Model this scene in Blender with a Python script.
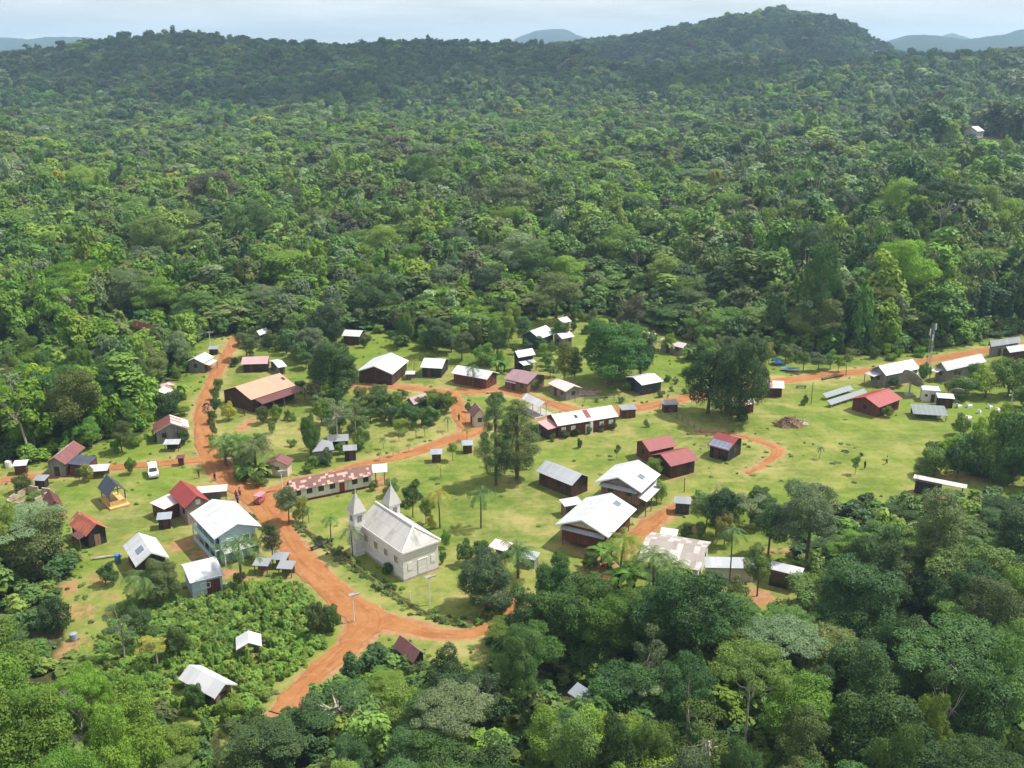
import bpy, math, random
import numpy as np
from mathutils import Vector, Matrix

for o in list(bpy.data.objects):
    bpy.data.objects.remove(o)
SC = bpy.context.scene
COL = SC.collection
R = math.radians

# ------------------------------------------------------------------ camera, sky, sun, exposure
CAM_H, PITCH, FPX = 75.0, 18.5, 1005.0
cam_data = bpy.data.cameras.new('camera')
cam = bpy.data.objects.new('camera', cam_data)
COL.objects.link(cam)
cam.location = (0, 0, CAM_H)
cam.rotation_euler = (R(90 - PITCH), 0, 0)
cam_data.sensor_width = 36.0
cam_data.lens = 36.0 * FPX / 1024.0
cam_data.clip_start = 0.5
cam_data.clip_end = 40000
SC.camera = cam

SUN_AZ, SUN_EL = 74.0, 58.0          # azimuth clockwise from +Y (straight ahead), elevation
world = bpy.data.worlds.new('World')
SC.world = world
world.use_nodes = True
wn, wl = world.node_tree.nodes, world.node_tree.links
wn.clear()
w_out = wn.new('ShaderNodeOutputWorld')
w_bg = wn.new('ShaderNodeBackground')
w_sky = wn.new('ShaderNodeTexSky')
w_sky.sky_type = 'NISHITA'
w_sky.sun_disc = False
w_sky.sun_elevation = R(SUN_EL)
w_sky.sun_rotation = R(SUN_AZ)
w_sky.altitude = 100
w_sky.air_density = 1.0
w_sky.dust_density = 1.2
w_bg.inputs['Strength'].default_value = 0.085
# broken pale cloud over the blue
w_tc = wn.new('ShaderNodeTexCoord')
w_map = wn.new('ShaderNodeMapping')
w_map.inputs['Scale'].default_value = (1.0, 1.0, 9.0)
w_noise = wn.new('ShaderNodeTexNoise')
w_noise.inputs['Scale'].default_value = 5.0
w_noise.inputs['Detail'].default_value = 7
w_noise.inputs['Roughness'].default_value = 0.58
w_ramp = wn.new('ShaderNodeValToRGB')
w_ramp.color_ramp.elements[0].position = 0.40
w_ramp.color_ramp.elements[0].color = (0.6, 0.6, 0.6, 1)
w_ramp.color_ramp.elements[1].position = 0.60
w_ramp.color_ramp.elements[1].color = (0.95, 0.95, 0.95, 1)
w_mix = wn.new('ShaderNodeMix')
w_mix.data_type = 'RGBA'
w_mix.inputs[7].default_value = (9.2, 9.2, 9.2, 1)
wl.new(w_tc.outputs['Generated'], w_map.inputs['Vector'])
wl.new(w_map.outputs['Vector'], w_noise.inputs['Vector'])
wl.new(w_noise.outputs['Fac'], w_ramp.inputs['Fac'])
wl.new(w_ramp.outputs['Color'], w_mix.inputs[0])
wl.new(w_sky.outputs['Color'], w_mix.inputs[6])
wl.new(w_mix.outputs[2], w_bg.inputs['Color'])
wl.new(w_bg.outputs['Background'], w_out.inputs['Surface'])

sun_data = bpy.data.lights.new('sun', 'SUN')
sun_data.energy = 4.7
sun_data.angle = R(0.5)
sun_data.color = (1.0, 0.95, 0.87)
sun = bpy.data.objects.new('sun', sun_data)
COL.objects.link(sun)
sd = Vector((math.cos(R(SUN_EL)) * math.sin(R(SUN_AZ)), math.cos(R(SUN_EL)) * math.cos(R(SUN_AZ)), math.sin(R(SUN_EL))))
sun.rotation_euler = sd.to_track_quat('Z', 'Y').to_euler()
sun.location = sd * 300

SC.view_settings.view_transform = 'Standard'
SC.view_settings.look = 'None'
SC.view_settings.exposure = 0.6
SC.view_settings.gamma = 1
SC.view_settings.use_curve_mapping = False
SC.render.engine = 'CYCLES'
DENOISE = True
cy = SC.cycles
cy.use_denoising = DENOISE
cy.denoising_prefilter = 'FAST'
cy.max_bounces = 5
cy.diffuse_bounces = 3
cy.glossy_bounces = 2
cy.transmission_bounces = 3
cy.transparent_max_bounces = 4
cy.volume_bounces = 0
cy.caustics_reflective = False
cy.caustics_refractive = False
cy.sample_clamp_indirect = 4.0

# ------------------------------------------------------------------ measuring the place
cp, sp = math.cos(R(PITCH)), math.sin(R(PITCH))
def ray(px, py):
    dx, dy = (px - 512.0) / FPX, (384.0 - py) / FPX
    return dx, cp + dy * sp, -sp + dy * cp
def at(px, py, z=0.0):
    dx, dy, dz = ray(px, py)
    t = (z - CAM_H) / dz
    return Vector((dx * t, dy * t, z))
def to_px(x, y, z):
    zz = z - CAM_H
    dep = y * cp - zz * sp
    up = y * sp + zz * cp
    return 512.0 + FPX * x / dep, 384.0 - FPX * up / dep
def px_per_m(p):
    return FPX / max(1.0, (p.y * cp - (p.z - CAM_H) * sp))
def smooth(t):
    t = np.clip(t, 0, 1)
    return t * t * (3 - 2 * t)

_rs = np.random.RandomState(7)
_TAB = _rs.rand(256, 256)
def vnoise(x, y):
    xi, yi = np.floor(x).astype(np.int64), np.floor(y).astype(np.int64)
    fx, fy = x - xi, y - yi
    fx, fy = fx * fx * (3 - 2 * fx), fy * fy * (3 - 2 * fy)
    a, b = _TAB[xi & 255, yi & 255], _TAB[(xi + 1) & 255, yi & 255]
    c, d = _TAB[xi & 255, (yi + 1) & 255], _TAB[(xi + 1) & 255, (yi + 1) & 255]
    return (a * (1 - fx) + b * fx) * (1 - fy) + (c * (1 - fx) + d * fx) * fy
def fbm(x, y, oct=4):
    x, y = np.asarray(x, float), np.asarray(y, float)
    s, a, t = 0.0, 1.0, 0.0
    for k in range(oct):
        s = s + a * vnoise(x * 2 ** k + 17.3 * k, y * 2 ** k + 5.1 * k)
        t += a
        a *= 0.5
    return s / t
def in_poly(x, y, poly):
    x, y = np.asarray(x, float), np.asarray(y, float)
    inside = np.zeros(x.shape, bool)
    n = len(poly)
    for i in range(n):
        x0, y0 = poly[i][0], poly[i][1]
        x1, y1 = poly[(i + 1) % n][0], poly[(i + 1) % n][1]
        if y0 == y1:
            continue
        c = ((y0 > y) != (y1 > y)) & (x < (x1 - x0) * (y - y0) / (y1 - y0) + x0)
        inside ^= c
    return inside
def line_dist(x, y, pts):
    d = np.full(np.shape(x), 1e9)
    for (a, b) in zip(pts[:-1], pts[1:]):
        vx, vy = b[0] - a[0], b[1] - a[1]
        L2 = vx * vx + vy * vy + 1e-9
        t = np.clip(((x - a[0]) * vx + (y - a[1]) * vy) / L2, 0, 1)
        d = np.minimum(d, np.hypot(x - a[0] - t * vx, y - a[1] - t * vy))
    return d

# ------------------------------------------------------------------ mesh collector
class MB:
    def __init__(self):
        self.v, self.f, self.uv, self.mi, self.sm = [], [], [], [], []
    def quad(self, *p, uv=None, m=0, s=False):
        i = len(self.v)
        self.v += [tuple(q) for q in p]
        self.f.append(tuple(range(i, i + len(p))))
        if uv is None:
            a, b, c = Vector(p[0]), Vector(p[1]), Vector(p[-1])
            e1 = (b - a)
            L = e1.length or 1
            e1 = e1 / L
            n = e1.cross(c - a)
            e2 = n.cross(e1).normalized() if n.length > 1e-9 else Vector((0, 0, 1))
            uv = [((Vector(q) - a).dot(e1), (Vector(q) - a).dot(e2)) for q in p]
        self.uv.append(uv)
        self.mi.append(m)
        self.sm.append(s)
    def box(self, cx, cy, cz, sx, sy, sz, rz=0.0, m=0):
        c, s = math.cos(rz), math.sin(rz)
        P = []
        for dz in (-sz / 2, sz / 2):
            for dx, dy in ((-sx / 2, -sy / 2), (sx / 2, -sy / 2), (sx / 2, sy / 2), (-sx / 2, sy / 2)):
                P.append((cx + dx * c - dy * s, cy + dx * s + dy * c, cz + dz))
        for q in ((0, 1, 5, 4), (1, 2, 6, 5), (2, 3, 7, 6), (3, 0, 4, 7), (4, 5, 6, 7), (3, 2, 1, 0)):
            self.quad(*[P[k] for k in q], m=m)
        return self
    def slab(self, a, b, c, d, t=0.06, m=0):
        """a-b along the top edge, c-d the lower edge (a,b,c,d counter-clockwise from outside)."""
        a, b, c, d = map(Vector, (a, b, c, d))
        n = (b - a).cross(d - a).normalized()
        lo = [q - n * t for q in (a, b, c, d)]
        W, S = (b - a).length, (d - a).length
        u0 = a.x * 0 
        uvs = [(0, 0), (W, 0), ((c - a).dot((b - a) / W), S), ((d - a).dot((b - a) / W), S)]
        self.quad(a, b, c, d, uv=uvs, m=m)
        self.quad(lo[3], lo[2], lo[1], lo[0], m=m)
        P = (a, b, c, d)
        for k in range(4):
            j = (k + 1) % 4
            self.quad(lo[k], lo[j], P[j], P[k], m=m)
        return self
    def prism(self, prof, x0, x1, m=0):
        """closed profile [(y,z)...] swept along x"""
        n = len(prof)
        self.quad(*[(x1, y, z) for y, z in prof], m=m, uv=[(y, z) for y, z in prof])
        self.quad(*[(x0, y, z) for y, z in reversed(prof)], m=m, uv=[(y, z) for y, z in reversed(prof)])
        for k in range(n):
            (ya, za), (yb, zb) = prof[k], prof[(k + 1) % n]
            if abs(yb - ya) < 1e-6:
                uv = [(x0, za), (x0, zb), (x1, zb), (x1, za)]
                self.quad((x0, ya, za), (x0, yb, zb), (x1, yb, zb), (x1, ya, za), m=m, uv=uv)
            else:
                self.quad((x0, ya, za), (x0, yb, zb), (x1, yb, zb), (x1, ya, za), m=m)
        return self
    def tube(self, path, rad, n=8, cap=True, m=0):
        path = [Vector(p) for p in path]
        if not hasattr(rad, '__len__'):
            rad = [rad] * len(path)
        rings = []
        for k, p in enumerate(path):
            t = (path[min(k + 1, len(path) - 1)] - path[max(k - 1, 0)])
            t = t.normalized() if t.length > 1e-9 else Vector((0, 0, 1))
            a = Vector((1, 0, 0)) if abs(t.x) < 0.8 else Vector((0, 1, 0))
            u = t.cross(a).normalized()
            w = t.cross(u)
            rings.append([p + (u * math.cos(6.28319 * j / n) + w * math.sin(6.28319 * j / n)) * rad[k] for j in range(n)])
        for k in range(len(rings) - 1):
            for j in range(n):
                i = (j + 1) % n
                self.quad(rings[k][j], rings[k][i], rings[k + 1][i], rings[k + 1][j], m=m, s=True)
        if cap:
            self.quad(*rings[-1], m=m)
            self.quad(*reversed(rings[0]), m=m)
        return self
    def mesh(self, name, mats):
        me = bpy.data.meshes.new(name)
        me.from_pydata(self.v, [], self.f)
        uvl = me.uv_layers.new(name='UVMap')
        flat = np.array([c for u in self.uv for q in u for c in q], dtype=np.float32)
        uvl.data.foreach_set('uv', flat)
        for m in (mats if isinstance(mats, (list, tuple)) else [mats]):
            me.materials.append(m)
        me.polygons.foreach_set('material_index', np.array(self.mi, dtype=np.int32))
        me.polygons.foreach_set('use_smooth', np.array(self.sm, dtype=bool))
        me.update()
        return me
    def build(self, name, mats, parent=None):
        o = bpy.data.objects.new(name, self.mesh(name, mats))
        COL.objects.link(o)
        if parent is not None:
            o.parent = parent
        return o

def tag(o, label=None, cat=None, group=None, kind=None):
    if label: o['label'] = label
    if cat: o['category'] = cat
    if group: o['group'] = group
    if kind: o['kind'] = kind
    return o
def thing(name, label, cat, loc, rz=0.0, group=None):
    o = bpy.data.objects.new(name, None)
    o.empty_display_size = 0.5
    COL.objects.link(o)
    o.location = loc
    o.rotation_euler = (0, 0, rz)
    return tag(o, label, cat, group)

# ------------------------------------------------------------------ materials
class NT:
    """tiny helper round a material's node tree"""
    def __init__(self, name):
        self.mat = bpy.data.materials.new(name)
        self.mat.use_nodes = True
        self.n, self.l = self.mat.node_tree.nodes, self.mat.node_tree.links
        self.n.clear()
        self.out = self.n.new('ShaderNodeOutputMaterial')
    def node(self, t, **kw):
        nd = self.n.new(t)
        for k, v in kw.items():
            if k in nd.inputs: nd.inputs[k].default_value = v
            else: setattr(nd, k, v)
        return nd
    def link(self, a, b): self.l.new(a, b)
    def noise(self, vec, scale, detail=4, rough=0.55):
        nd = self.node('ShaderNodeTexNoise', Scale=scale, Detail=detail, Roughness=rough)
        if vec is not None: self.link(vec, nd.inputs['Vector'])
        return nd.outputs['Fac']
    def math(self, op, a, b=None, c=None, clamp=False):
        nd = self.n.new('ShaderNodeMath')
        nd.operation, nd.use_clamp = op, clamp
        for k, v in enumerate((a, b, c)):
            if v is None: continue
            if isinstance(v, (int, float)): nd.inputs[k].default_value = v
            else: self.link(v, nd.inputs[k])
        return nd.outputs[0]
    def ramp(self, fac, lo, hi, a=0.0, b=1.0):
        nd = self.n.new('ShaderNodeMapRange')
        nd.interpolation_type = 'SMOOTHSTEP'
        nd.inputs['From Min'].default_value, nd.inputs['From Max'].default_value = lo, hi
        nd.inputs['To Min'].default_value, nd.inputs['To Max'].default_value = a, b
        self.link(fac, nd.inputs['Value'])
        return nd.outputs['Result']
    def mix(self, fac, a, b, mode='MIX'):
        nd = self.n.new('ShaderNodeMix')
        nd.data_type, nd.blend_type = 'RGBA', mode
        for k, v in ((0, fac), (6, a), (7, b)):
            if isinstance(v, (int, float)): nd.inputs[k].default_value = v
            elif isinstance(v, (tuple, list)): nd.inputs[k].default_value = (*v[:3], 1)
            else: self.link(v, nd.inputs[k])
        return nd.outputs[2]
    def attr(self, name):
        return self.node('ShaderNodeAttribute', attribute_name=name)
    def bump(self, h, strength=0.3, dist=0.05):
        nd = self.node('ShaderNodeBump', Strength=strength, Distance=dist)
        self.link(h, nd.inputs['Height'])
        return nd.outputs['Normal']
    def finish(self, color, rough=0.7, spec=0.3, normal=None, metal=0.0):
        p = self.n.new('ShaderNodeBsdfPrincipled')
        for key, v in (('Base Color', color), ('Roughness', rough), ('Metallic', metal), ('Specular IOR Level', spec)):
            if isinstance(v, (int, float)): p.inputs[key].default_value = v
            elif isinstance(v, (tuple, list)): p.inputs[key].default_value = (*v[:3], 1)
            else: self.link(v, p.inputs[key])
        if normal is not None: self.link(normal, p.inputs['Normal'])
        self.link(p.outputs[0], self.out.inputs['Surface'])
        return self.mat

def roof_mat(name, base, base2, rust=(0.19, 0.075, 0.035), rust_amt=0.25, patch=None, patch_amt=0.0, rough=0.45, cell=(0.85, 2.3)):
    """corrugated sheet roof: ridges down the slope, sheets of slightly different colour, rust streaks, odd replaced sheets"""
    t = NT(name)
    uv = t.node('ShaderNodeUVMap').outputs[0]
    sep = t.node('ShaderNodeSeparateXYZ'); t.link(uv, sep.inputs[0])
    u, v = sep.outputs[0], sep.outputs[1]
    su = t.math('FLOOR', t.math('DIVIDE', u, cell[0]))
    sv = t.math('FLOOR', t.math('DIVIDE', v, cell[1]))
    rnd = t.node('ShaderNodeObjectInfo').outputs['Random']
    cb = t.node('ShaderNodeCombineXYZ'); t.link(su, cb.inputs[0]); t.link(sv, cb.inputs[1])
    t.link(t.math('MULTIPLY', rnd, 91.0), cb.inputs[2])
    wnz = t.node('ShaderNodeTexWhiteNoise'); t.link(cb.outputs[0], wnz.inputs['Vector'])
    w1 = wnz.outputs['Value']
    sepc = t.node('ShaderNodeSeparateColor'); t.link(wnz.outputs['Color'], sepc.inputs[0])
    obj = t.node('ShaderNodeTexCoord').outputs['Object']
    mp = t.node('ShaderNodeMapping'); t.link(uv, mp.inputs['Vector']); mp.inputs['Scale'].default_value = (1.6, 0.28, 1)
    adv = t.node('ShaderNodeVectorMath', operation='ADD'); t.link(mp.outputs[0], adv.inputs[0])
    cb2 = t.node('ShaderNodeCombineXYZ'); t.link(t.math('MULTIPLY', rnd, 57.0), cb2.inputs[0]); t.link(cb2.outputs[0], adv.inputs[1])
    streak = t.noise(adv.outputs[0], 1.6, 6, 0.65)
    blot = t.noise(obj, 0.45, 5, 0.6)
    c = t.mix(t.math('MULTIPLY', w1, 0.75), base, base2)
    if patch is not None:
        c = t.mix(t.ramp(sepc.outputs[1], 1 - patch_amt - 0.01, 1 - patch_amt), c, patch)
    rf = t.math('ADD', t.math('MULTIPLY', streak, 0.65), t.math('MULTIPLY', blot, 0.5))
    rf = t.math('ADD', rf, t.math('MULTIPLY', sepc.outputs[2], 0.1))
    c = t.mix(t.ramp(rf, 0.80 - rust_amt * 0.55, 1.02 - rust_amt * 0.45), c, rust)
    # dirt gathering at overlaps of the sheets
    fv = t.math('FRACT', t.math('DIVIDE', v, 2.3))
    seam = t.ramp(fv, 0.955, 0.985)
    c = t.mix(t.math('MULTIPLY', seam, 0.3), c, (0.12, 0.10, 0.09))
    wave = t.math('SINE', t.math('MULTIPLY', u, 6.2832 / 0.19))
    h = t.math('ADD', t.math('MULTIPLY', wave, 0.5), t.math('MULTIPLY', t.math('FRACT', t.math('DIVIDE', u, 0.85)), 0.3))
    return t.finish(c, t.math('ADD', t.math('MULTIPLY', streak, 0.3), rough - 0.1), 0.4, t.bump(h, 0.4, 0.03))

def wall_mat(name, base, dark, plank=0.18, vertical=True, stain=0.35, rough=0.8):
    t = NT(name)
    uv = t.node('ShaderNodeUVMap').outputs[0]
    sep = t.node('ShaderNodeSeparateXYZ'); t.link(uv, sep.inputs[0])
    a = sep.outputs[0 if vertical else 1]
    k = t.math('FLOOR', t.math('DIVIDE', a, plank))
    wnz = t.node('ShaderNodeTexWhiteNoise', noise_dimensions='1D'); t.link(k, wnz.inputs['W'])
    obj = t.node('ShaderNodeTexCoord').outputs['Object']
    n1 = t.noise(obj, 0.9, 6, 0.65)
    n2 = t.noise(obj, 5.0, 4, 0.6)
    f = t.math('ADD', t.math('MULTIPLY', wnz.outputs['Value'], 0.45), t.math('MULTIPLY', n1, stain * 1.4))
    c = t.mix(t.ramp(f, 0.15, 0.85), base, dark)
    fr = t.math('FRACT', t.math('DIVIDE', a, plank))
    gap = t.math('MULTIPLY', t.ramp(fr, 0.86, 0.97), 0.55 if plank < 1 else 0.25)
    c = t.mix(gap, c, tuple(q * 0.35 for q in dark))
    h = t.math('ADD', t.math('MULTIPLY', gap, -1.0), t.math('MULTIPLY', n2, 0.3))
    return t.finish(c, rough, 0.2, t.bump(h, 0.35, 0.02))

def plain_mat(name, a, b=None, scale=3.0, rough=0.7, spec=0.3, metal=0.0, bump=0.15):
    t = NT(name)
    obj = t.node('ShaderNodeTexCoord').outputs['Object']
    n = t.noise(obj, scale, 5, 0.6)
    b = b or tuple(q * 0.7 for q in a)
    c = t.mix(t.ramp(n, 0.3, 0.72), a, b)
    return t.finish(c, rough, spec, t.bump(n, bump, 0.03), metal)

def leaf_mat(name, a, b, trans=0.28, yellow=(0.13, 0.14, 0.02), yel_amt=0.0):
    """foliage: leaf tone per leaf, per clump and per plant, some light passing through"""
    t = NT(name)
    tone = t.attr('tone').outputs['Fac']
    oi = t.node('ShaderNodeObjectInfo')
    zone = t.noise(oi.outputs['Location'], 0.013, 3, 0.6)
    f = t.math('ADD', t.math('MULTIPLY', tone, 0.62), t.math('MULTIPLY', oi.outputs['Random'], 0.38))
    c = t.mix(t.ramp(f, 0.05, 0.95), a, b)
    if yel_amt > 0:
        r2 = t.node('ShaderNodeTexWhiteNoise', noise_dimensions='1D')
        t.link(t.math('MULTIPLY', oi.outputs['Random'], 733.0), r2.inputs['W'])
        c = t.mix(t.math('MULTIPLY', t.ramp(r2.outputs['Value'], 1 - yel_amt - 0.04, 1 - yel_amt + 0.02), 0.6), c, yellow)
    r3 = t.node('ShaderNodeTexWhiteNoise', noise_dimensions='1D')
    t.link(t.math('MULTIPLY', oi.outputs['Random'], 391.0), r3.inputs['W'])
    hsv = t.node('ShaderNodeHueSaturation')
    t.link(t.math('ADD', 0.492, t.math('MULTIPLY', r3.outputs['Value'], 0.035)), hsv.inputs['Hue'])
    t.link(t.math('ADD', 0.60, t.math('MULTIPLY', zone, 0.8)), hsv.inputs['Saturation'])
    t.link(t.math('ADD', 0.50, t.math('ADD', t.math('MULTIPLY', oi.outputs['Random'], 0.45), t.math('MULTIPLY', zone, 0.62))), hsv.inputs['Value'])
    t.link(c, hsv.inputs['Color'])
    col = hsv.outputs['Color']
    p = t.n.new('ShaderNodeBsdfPrincipled')
    t.link(col, p.inputs['Base Color'])
    p.inputs['Roughness'].default_value = 0.55
    p.inputs['Specular IOR Level'].default_value = 0.22
    tr = t.n.new('ShaderNodeBsdfTranslucent')
    t.link(t.mix(1.0, col, (1.25, 1.15, 0.6), 'MULTIPLY'), tr.inputs['Color'])
    mx = t.n.new('ShaderNodeMixShader')
    mx.inputs[0].default_value = trans
    t.link(p.outputs[0], mx.inputs[1]); t.link(tr.outputs[0], mx.inputs[2])
    t.link(mx.outputs[0], t.out.inputs['Surface'])
    return t.mat

M = {}
M['bark'] = plain_mat('bark', (0.17, 0.13, 0.09), (0.08, 0.06, 0.045), 2.5, 0.9, 0.1, bump=0.6)
M['pale_bark'] = plain_mat('pale_bark', (0.42, 0.38, 0.32), (0.25, 0.21, 0.17), 1.4, 0.85, 0.15, bump=0.4)
M['leaf_mid'] = leaf_mat('leaf_mid', (0.060, 0.117, 0.024), (0.143, 0.224, 0.047), yel_amt=0.05)
M['leaf_dark'] = leaf_mat('leaf_dark', (0.029, 0.068, 0.019), (0.074, 0.132, 0.033), 0.22)
M['leaf_bright'] = leaf_mat('leaf_bright', (0.089, 0.172, 0.021), (0.210, 0.299, 0.045), 0.32)
M['leaf_olive'] = leaf_mat('leaf_olive', (0.071, 0.103, 0.029), (0.155, 0.191, 0.057))
M['leaf_grey'] = leaf_mat('leaf_grey', (0.072, 0.115, 0.052), (0.150, 0.196, 0.091))
M['leaf_pale'] = leaf_mat('leaf_pale', (0.160, 0.240, 0.115), (0.265, 0.345, 0.170), 0.3)
M['leaf_brown'] = leaf_mat('leaf_brown', (0.077, 0.081, 0.046), (0.150, 0.142, 0.084))
M['leaf_weed'] = leaf_mat('leaf_weed', (0.115, 0.215, 0.024), (0.235, 0.350, 0.055), 0.34)
M['leaf_yellow'] = leaf_mat('leaf_yellow', (0.200, 0.212, 0.031), (0.361, 0.337, 0.062), 0.32)
# ------------------------------------------------------------------ the lie of the land
def crest_z(px, ytop, D, canopy):
    dx, dy, dz = ray(px, ytop)
    return CAM_H + D * dz / dy - canopy
HORK = math.cos(R(PITCH)) + math.tan(R(PITCH)) * math.sin(R(PITCH))
RIDGES = [
    ([(-400, 86), (-100, 84), (0, 82), (120, 78), (240, 82), (340, 76), (460, 74), (560, 78), (650, 86), (720, 96), (800, 92), (900, 88), (1024, 84), (1300, 84)],
     lambda px: 1180 + 0 * px, 190.0, 21.0),
    # skyline in the photo, distance, front width, canopy on top
    ([(-400, 66), (-150, 58), (0, 51), (60, 45), (100, 38), (130, 34), (200, 30), (260, 36), (300, 42), (350, 42), (400, 39), (470, 40), (530, 41),
      (580, 50), (620, 62), (680, 66), (760, 64), (850, 62), (900, 57), (960, 54), (1024, 50), (1200, 50), (1500, 66)],
     lambda px: 1520 - 210 * smooth((px - 520) / 120.0), 520.0, 27.0),
    ([(420, 60), (480, 50), (540, 41), (600, 33), (650, 27), (700, 20), (740, 13), (775, 7), (800, 11), (825, 16), (850, 24), (870, 35), (890, 46), (930, 60)],
     lambda px: 2300 + 0 * px, 800.0, 30.0),
]
FAR = [
    ([(-300, 36), (-100, 38), (0, 38), (50, 38), (90, 40), (115, 52)], 6200.0, 1500.0),
    ([(860, 60), (885, 40), (910, 33), (935, 32), (960, 37), (985, 36), (1005, 34), (1024, 31), (1100, 30), (1300, 36)], 5200.0, 1500.0),
    ([(495, 60), (515, 40), (535, 31), (550, 29), (570, 31), (585, 37), (610, 52), (640, 62)], 7600.0, 1500.0),
    ([(930, 50), (940, 38), (951, 34), (962, 36), (978, 42), (990, 52)], 8200.0, 1300.0),
]
KNOLL = None
def terr(x, y):
    x, y = np.asarray(x, float), np.asarray(y, float)
    ys = np.maximum(y, 5.0)
    px = 512 + FPX * HORK * x / ys
    r = np.hypot(x, y)
    z = np.zeros(np.shape(x))
    rough = smooth((r - 420) / 600)
    for pts, Df, w, can in RIDGES:
        D = Df(px)
        P = np.array(pts, float)
        top = np.interp(px, P[:, 0], P[:, 1])
        dxx, dyy = (px - 512) / FPX, (384 - top) / FPX
        zc = CAM_H + D * (-sp + dyy * cp) / (cp + dyy * sp) - can
        zc = np.maximum(zc, -20)
        front = smooth((y - (D - w)) / w)
        back = 1 - smooth((y - D) / (w * 1.3))
        n = fbm(x / 170.0 + 3, y / 170.0, 4) - 0.5
        hz = np.where(y < D, front, back) * zc
        hz = hz + n * 34 * np.clip(front * 4 * (1 - front), 0, 1) * np.where(y < D, 1, back)
        z = np.maximum(z, hz)
    for pts, D, w in FAR:
        P = np.array(pts, float)
        top = np.interp(px, P[:, 0], P[:, 1], left=90, right=90)
        dyy = (384 - top) / FPX
        zc = np.maximum(CAM_H + D * (-sp + dyy * cp) / (cp + dyy * sp) - 4, -10)
        s = np.where(y < D, smooth((y - (D - w)) / w), 1 - smooth((y - D) / w))
        z = np.maximum(z, zc * s)
    z = z + (fbm(x / 60.0, y / 60.0, 3) - 0.5) * 5 * rough
    z = z + smooth((r - 2900) / 900) * ((fbm(x / 90.0 + 3, y / 260.0, 3) - .5) * 26 + (fbm(x / 420.0, y / 700.0, 3) - .5) * 60)
    z = z + smooth((r - 340) / 260) * (fbm(x / 220.0 + 9, y / 220.0, 2) - 0.45) * 12
    if KNOLL is not None:
        z = np.maximum(z, KNOLL[2] * smooth(1.6 - np.hypot(x - KNOLL[0], y - KNOLL[1]) / 45.0))
    return z
_k = at(974, 131, 24.0)
KNOLL = (float(_k.x), float(_k.y), 20.0)

# ------------------------------------------------------------------ plan of the village, measured on the ground
def g(pts):
    return [tuple(at(a, b)[:2]) for a, b in pts]
ROADS = [
    # name, centre line (photo), half widths in metres
    ('main_road', [(236, 338), (226, 355), (214, 378), (205, 400), (203, 425), (206, 448), (222, 472), (246, 490), (266, 508), (279, 526), (294, 550), (321, 580), (347, 603), (367, 619), (355, 640), (332, 661), (306, 686), (291, 701), (284, 708), (278, 714)],
     [1.3, 1.3, 1.35, 1.45, 1.6, 1.8, 2.4, 2.7, 2.4, 2.1, 2.0, 2.1, 2.3, 2.5, 2.0, 1.7, 1.5, 1.4, 1.2, 1.0]),
    ('side_road', [(214, 460), (190, 461), (150, 465), (112, 468), (70, 474), (30, 478), (-10, 482), (-60, 486)], [1.6, 1.4, 1.3, 1.25, 1.2, 1.2, 1.2, 1.2]),
    ('lane', [(262, 498), (292, 484), (330, 473), (366, 464), (400, 456), (436, 445), (468, 433), (482, 424)], [2.2, 1.8, 1.0, 1.1, 1.4, 1.6, 1.9, 1.2]),
    ('crossing_lane', [(470, 434), (462, 418), (456, 402), (449, 391)], [1.7, 1.6, 1.5, 1.5]),
    ('upper_lane', [(338, 387), (372, 386), (410, 388), (452, 392), (500, 390), (528, 397), (556, 405), (586, 413), (622, 410), (655, 405), (692, 397), (735, 390), (782, 381), (830, 375), (876, 370), (926, 361), (983, 351), (1045, 341)],
     [0.8, 1.1, 1.3, 1.7, 1.9, 1.5, 1.7, 1.5, 1.8, 1.8, 1.5, 1.2, 1.7, 1.9, 1.6, 1.6, 1.6, 1.6]),
    ('field_path', [(694, 432), (722, 433), (750, 438), (772, 445), (778, 452), (767, 463), (746, 473)], [0.25, 0.5, 0.6, 0.95, 1.0, 0.6, 0.3]),
    ('yard_track', [(690, 500), (674, 508), (655, 521), (640, 535), (622, 552), (600, 570)], [0.4, 1.1, 1.7, 1.5, 1.1, 0.8]),
    ('lower_road', [(376, 622), (404, 626), (438, 634), (470, 634), (494, 624), (512, 610), (528, 596)], [2.3, 1.6, 1.35, 1.3, 1.2, 1.1, 0.9]),
]
CLEARING = g([(-60, 462), (0, 462), (48, 462), (95, 443), (140, 437), (150, 412), (152, 388), (183, 372), (188, 346), (212, 336), (240, 334), (262, 345), (300, 352), (338, 342), (346, 330), (420, 330),
              (440, 345), (500, 345), (515, 320), (590, 312), (650, 325), (700, 345), (760, 354), (860, 356), (930, 350), (1000, 337), (1100, 324), (1100, 500), (1000, 500), (900, 505), (840, 508), (815, 520), (790, 545), (800, 560), (830, 585), (815, 612), (760, 622), (700, 600), (640, 600), (585, 604), (540, 600),
              (522, 618), (500, 640), (486, 672), (455, 690), (430, 668), (392, 652), (366, 668), (330, 700), (296, 724), (262, 752), (240, 770), (215, 770), (225, 735), (200, 725), (150, 720), (105, 735), (90, 690), (62, 640), (55, 590), (78, 555), (40, 530), (15, 512), (-60, 508)])
WEEDS = g([(128, 598), (180, 590), (255, 585), (300, 582), (325, 600), (345, 622), (335, 645), (300, 672), (268, 700), (235, 728), (205, 722), (150, 716), (110, 728), (92, 690), (100, 640)])
WEEDS2 = g([(392, 655), (420, 668), (450, 690), (440, 720), (380, 745), (330, 740), (330, 705), (365, 672)])
GARDENS = [
    g([(400, 322), (470, 316), (515, 322), (520, 345), (505, 362), (440, 352), (410, 345)]),
    g([(262, 345), (300, 350), (330, 360), (340, 385), (300, 388), (268, 368)]),
    g([(590, 322), (640, 330), (700, 348), (690, 366), (660, 352), (600, 340)]),
]
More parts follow.
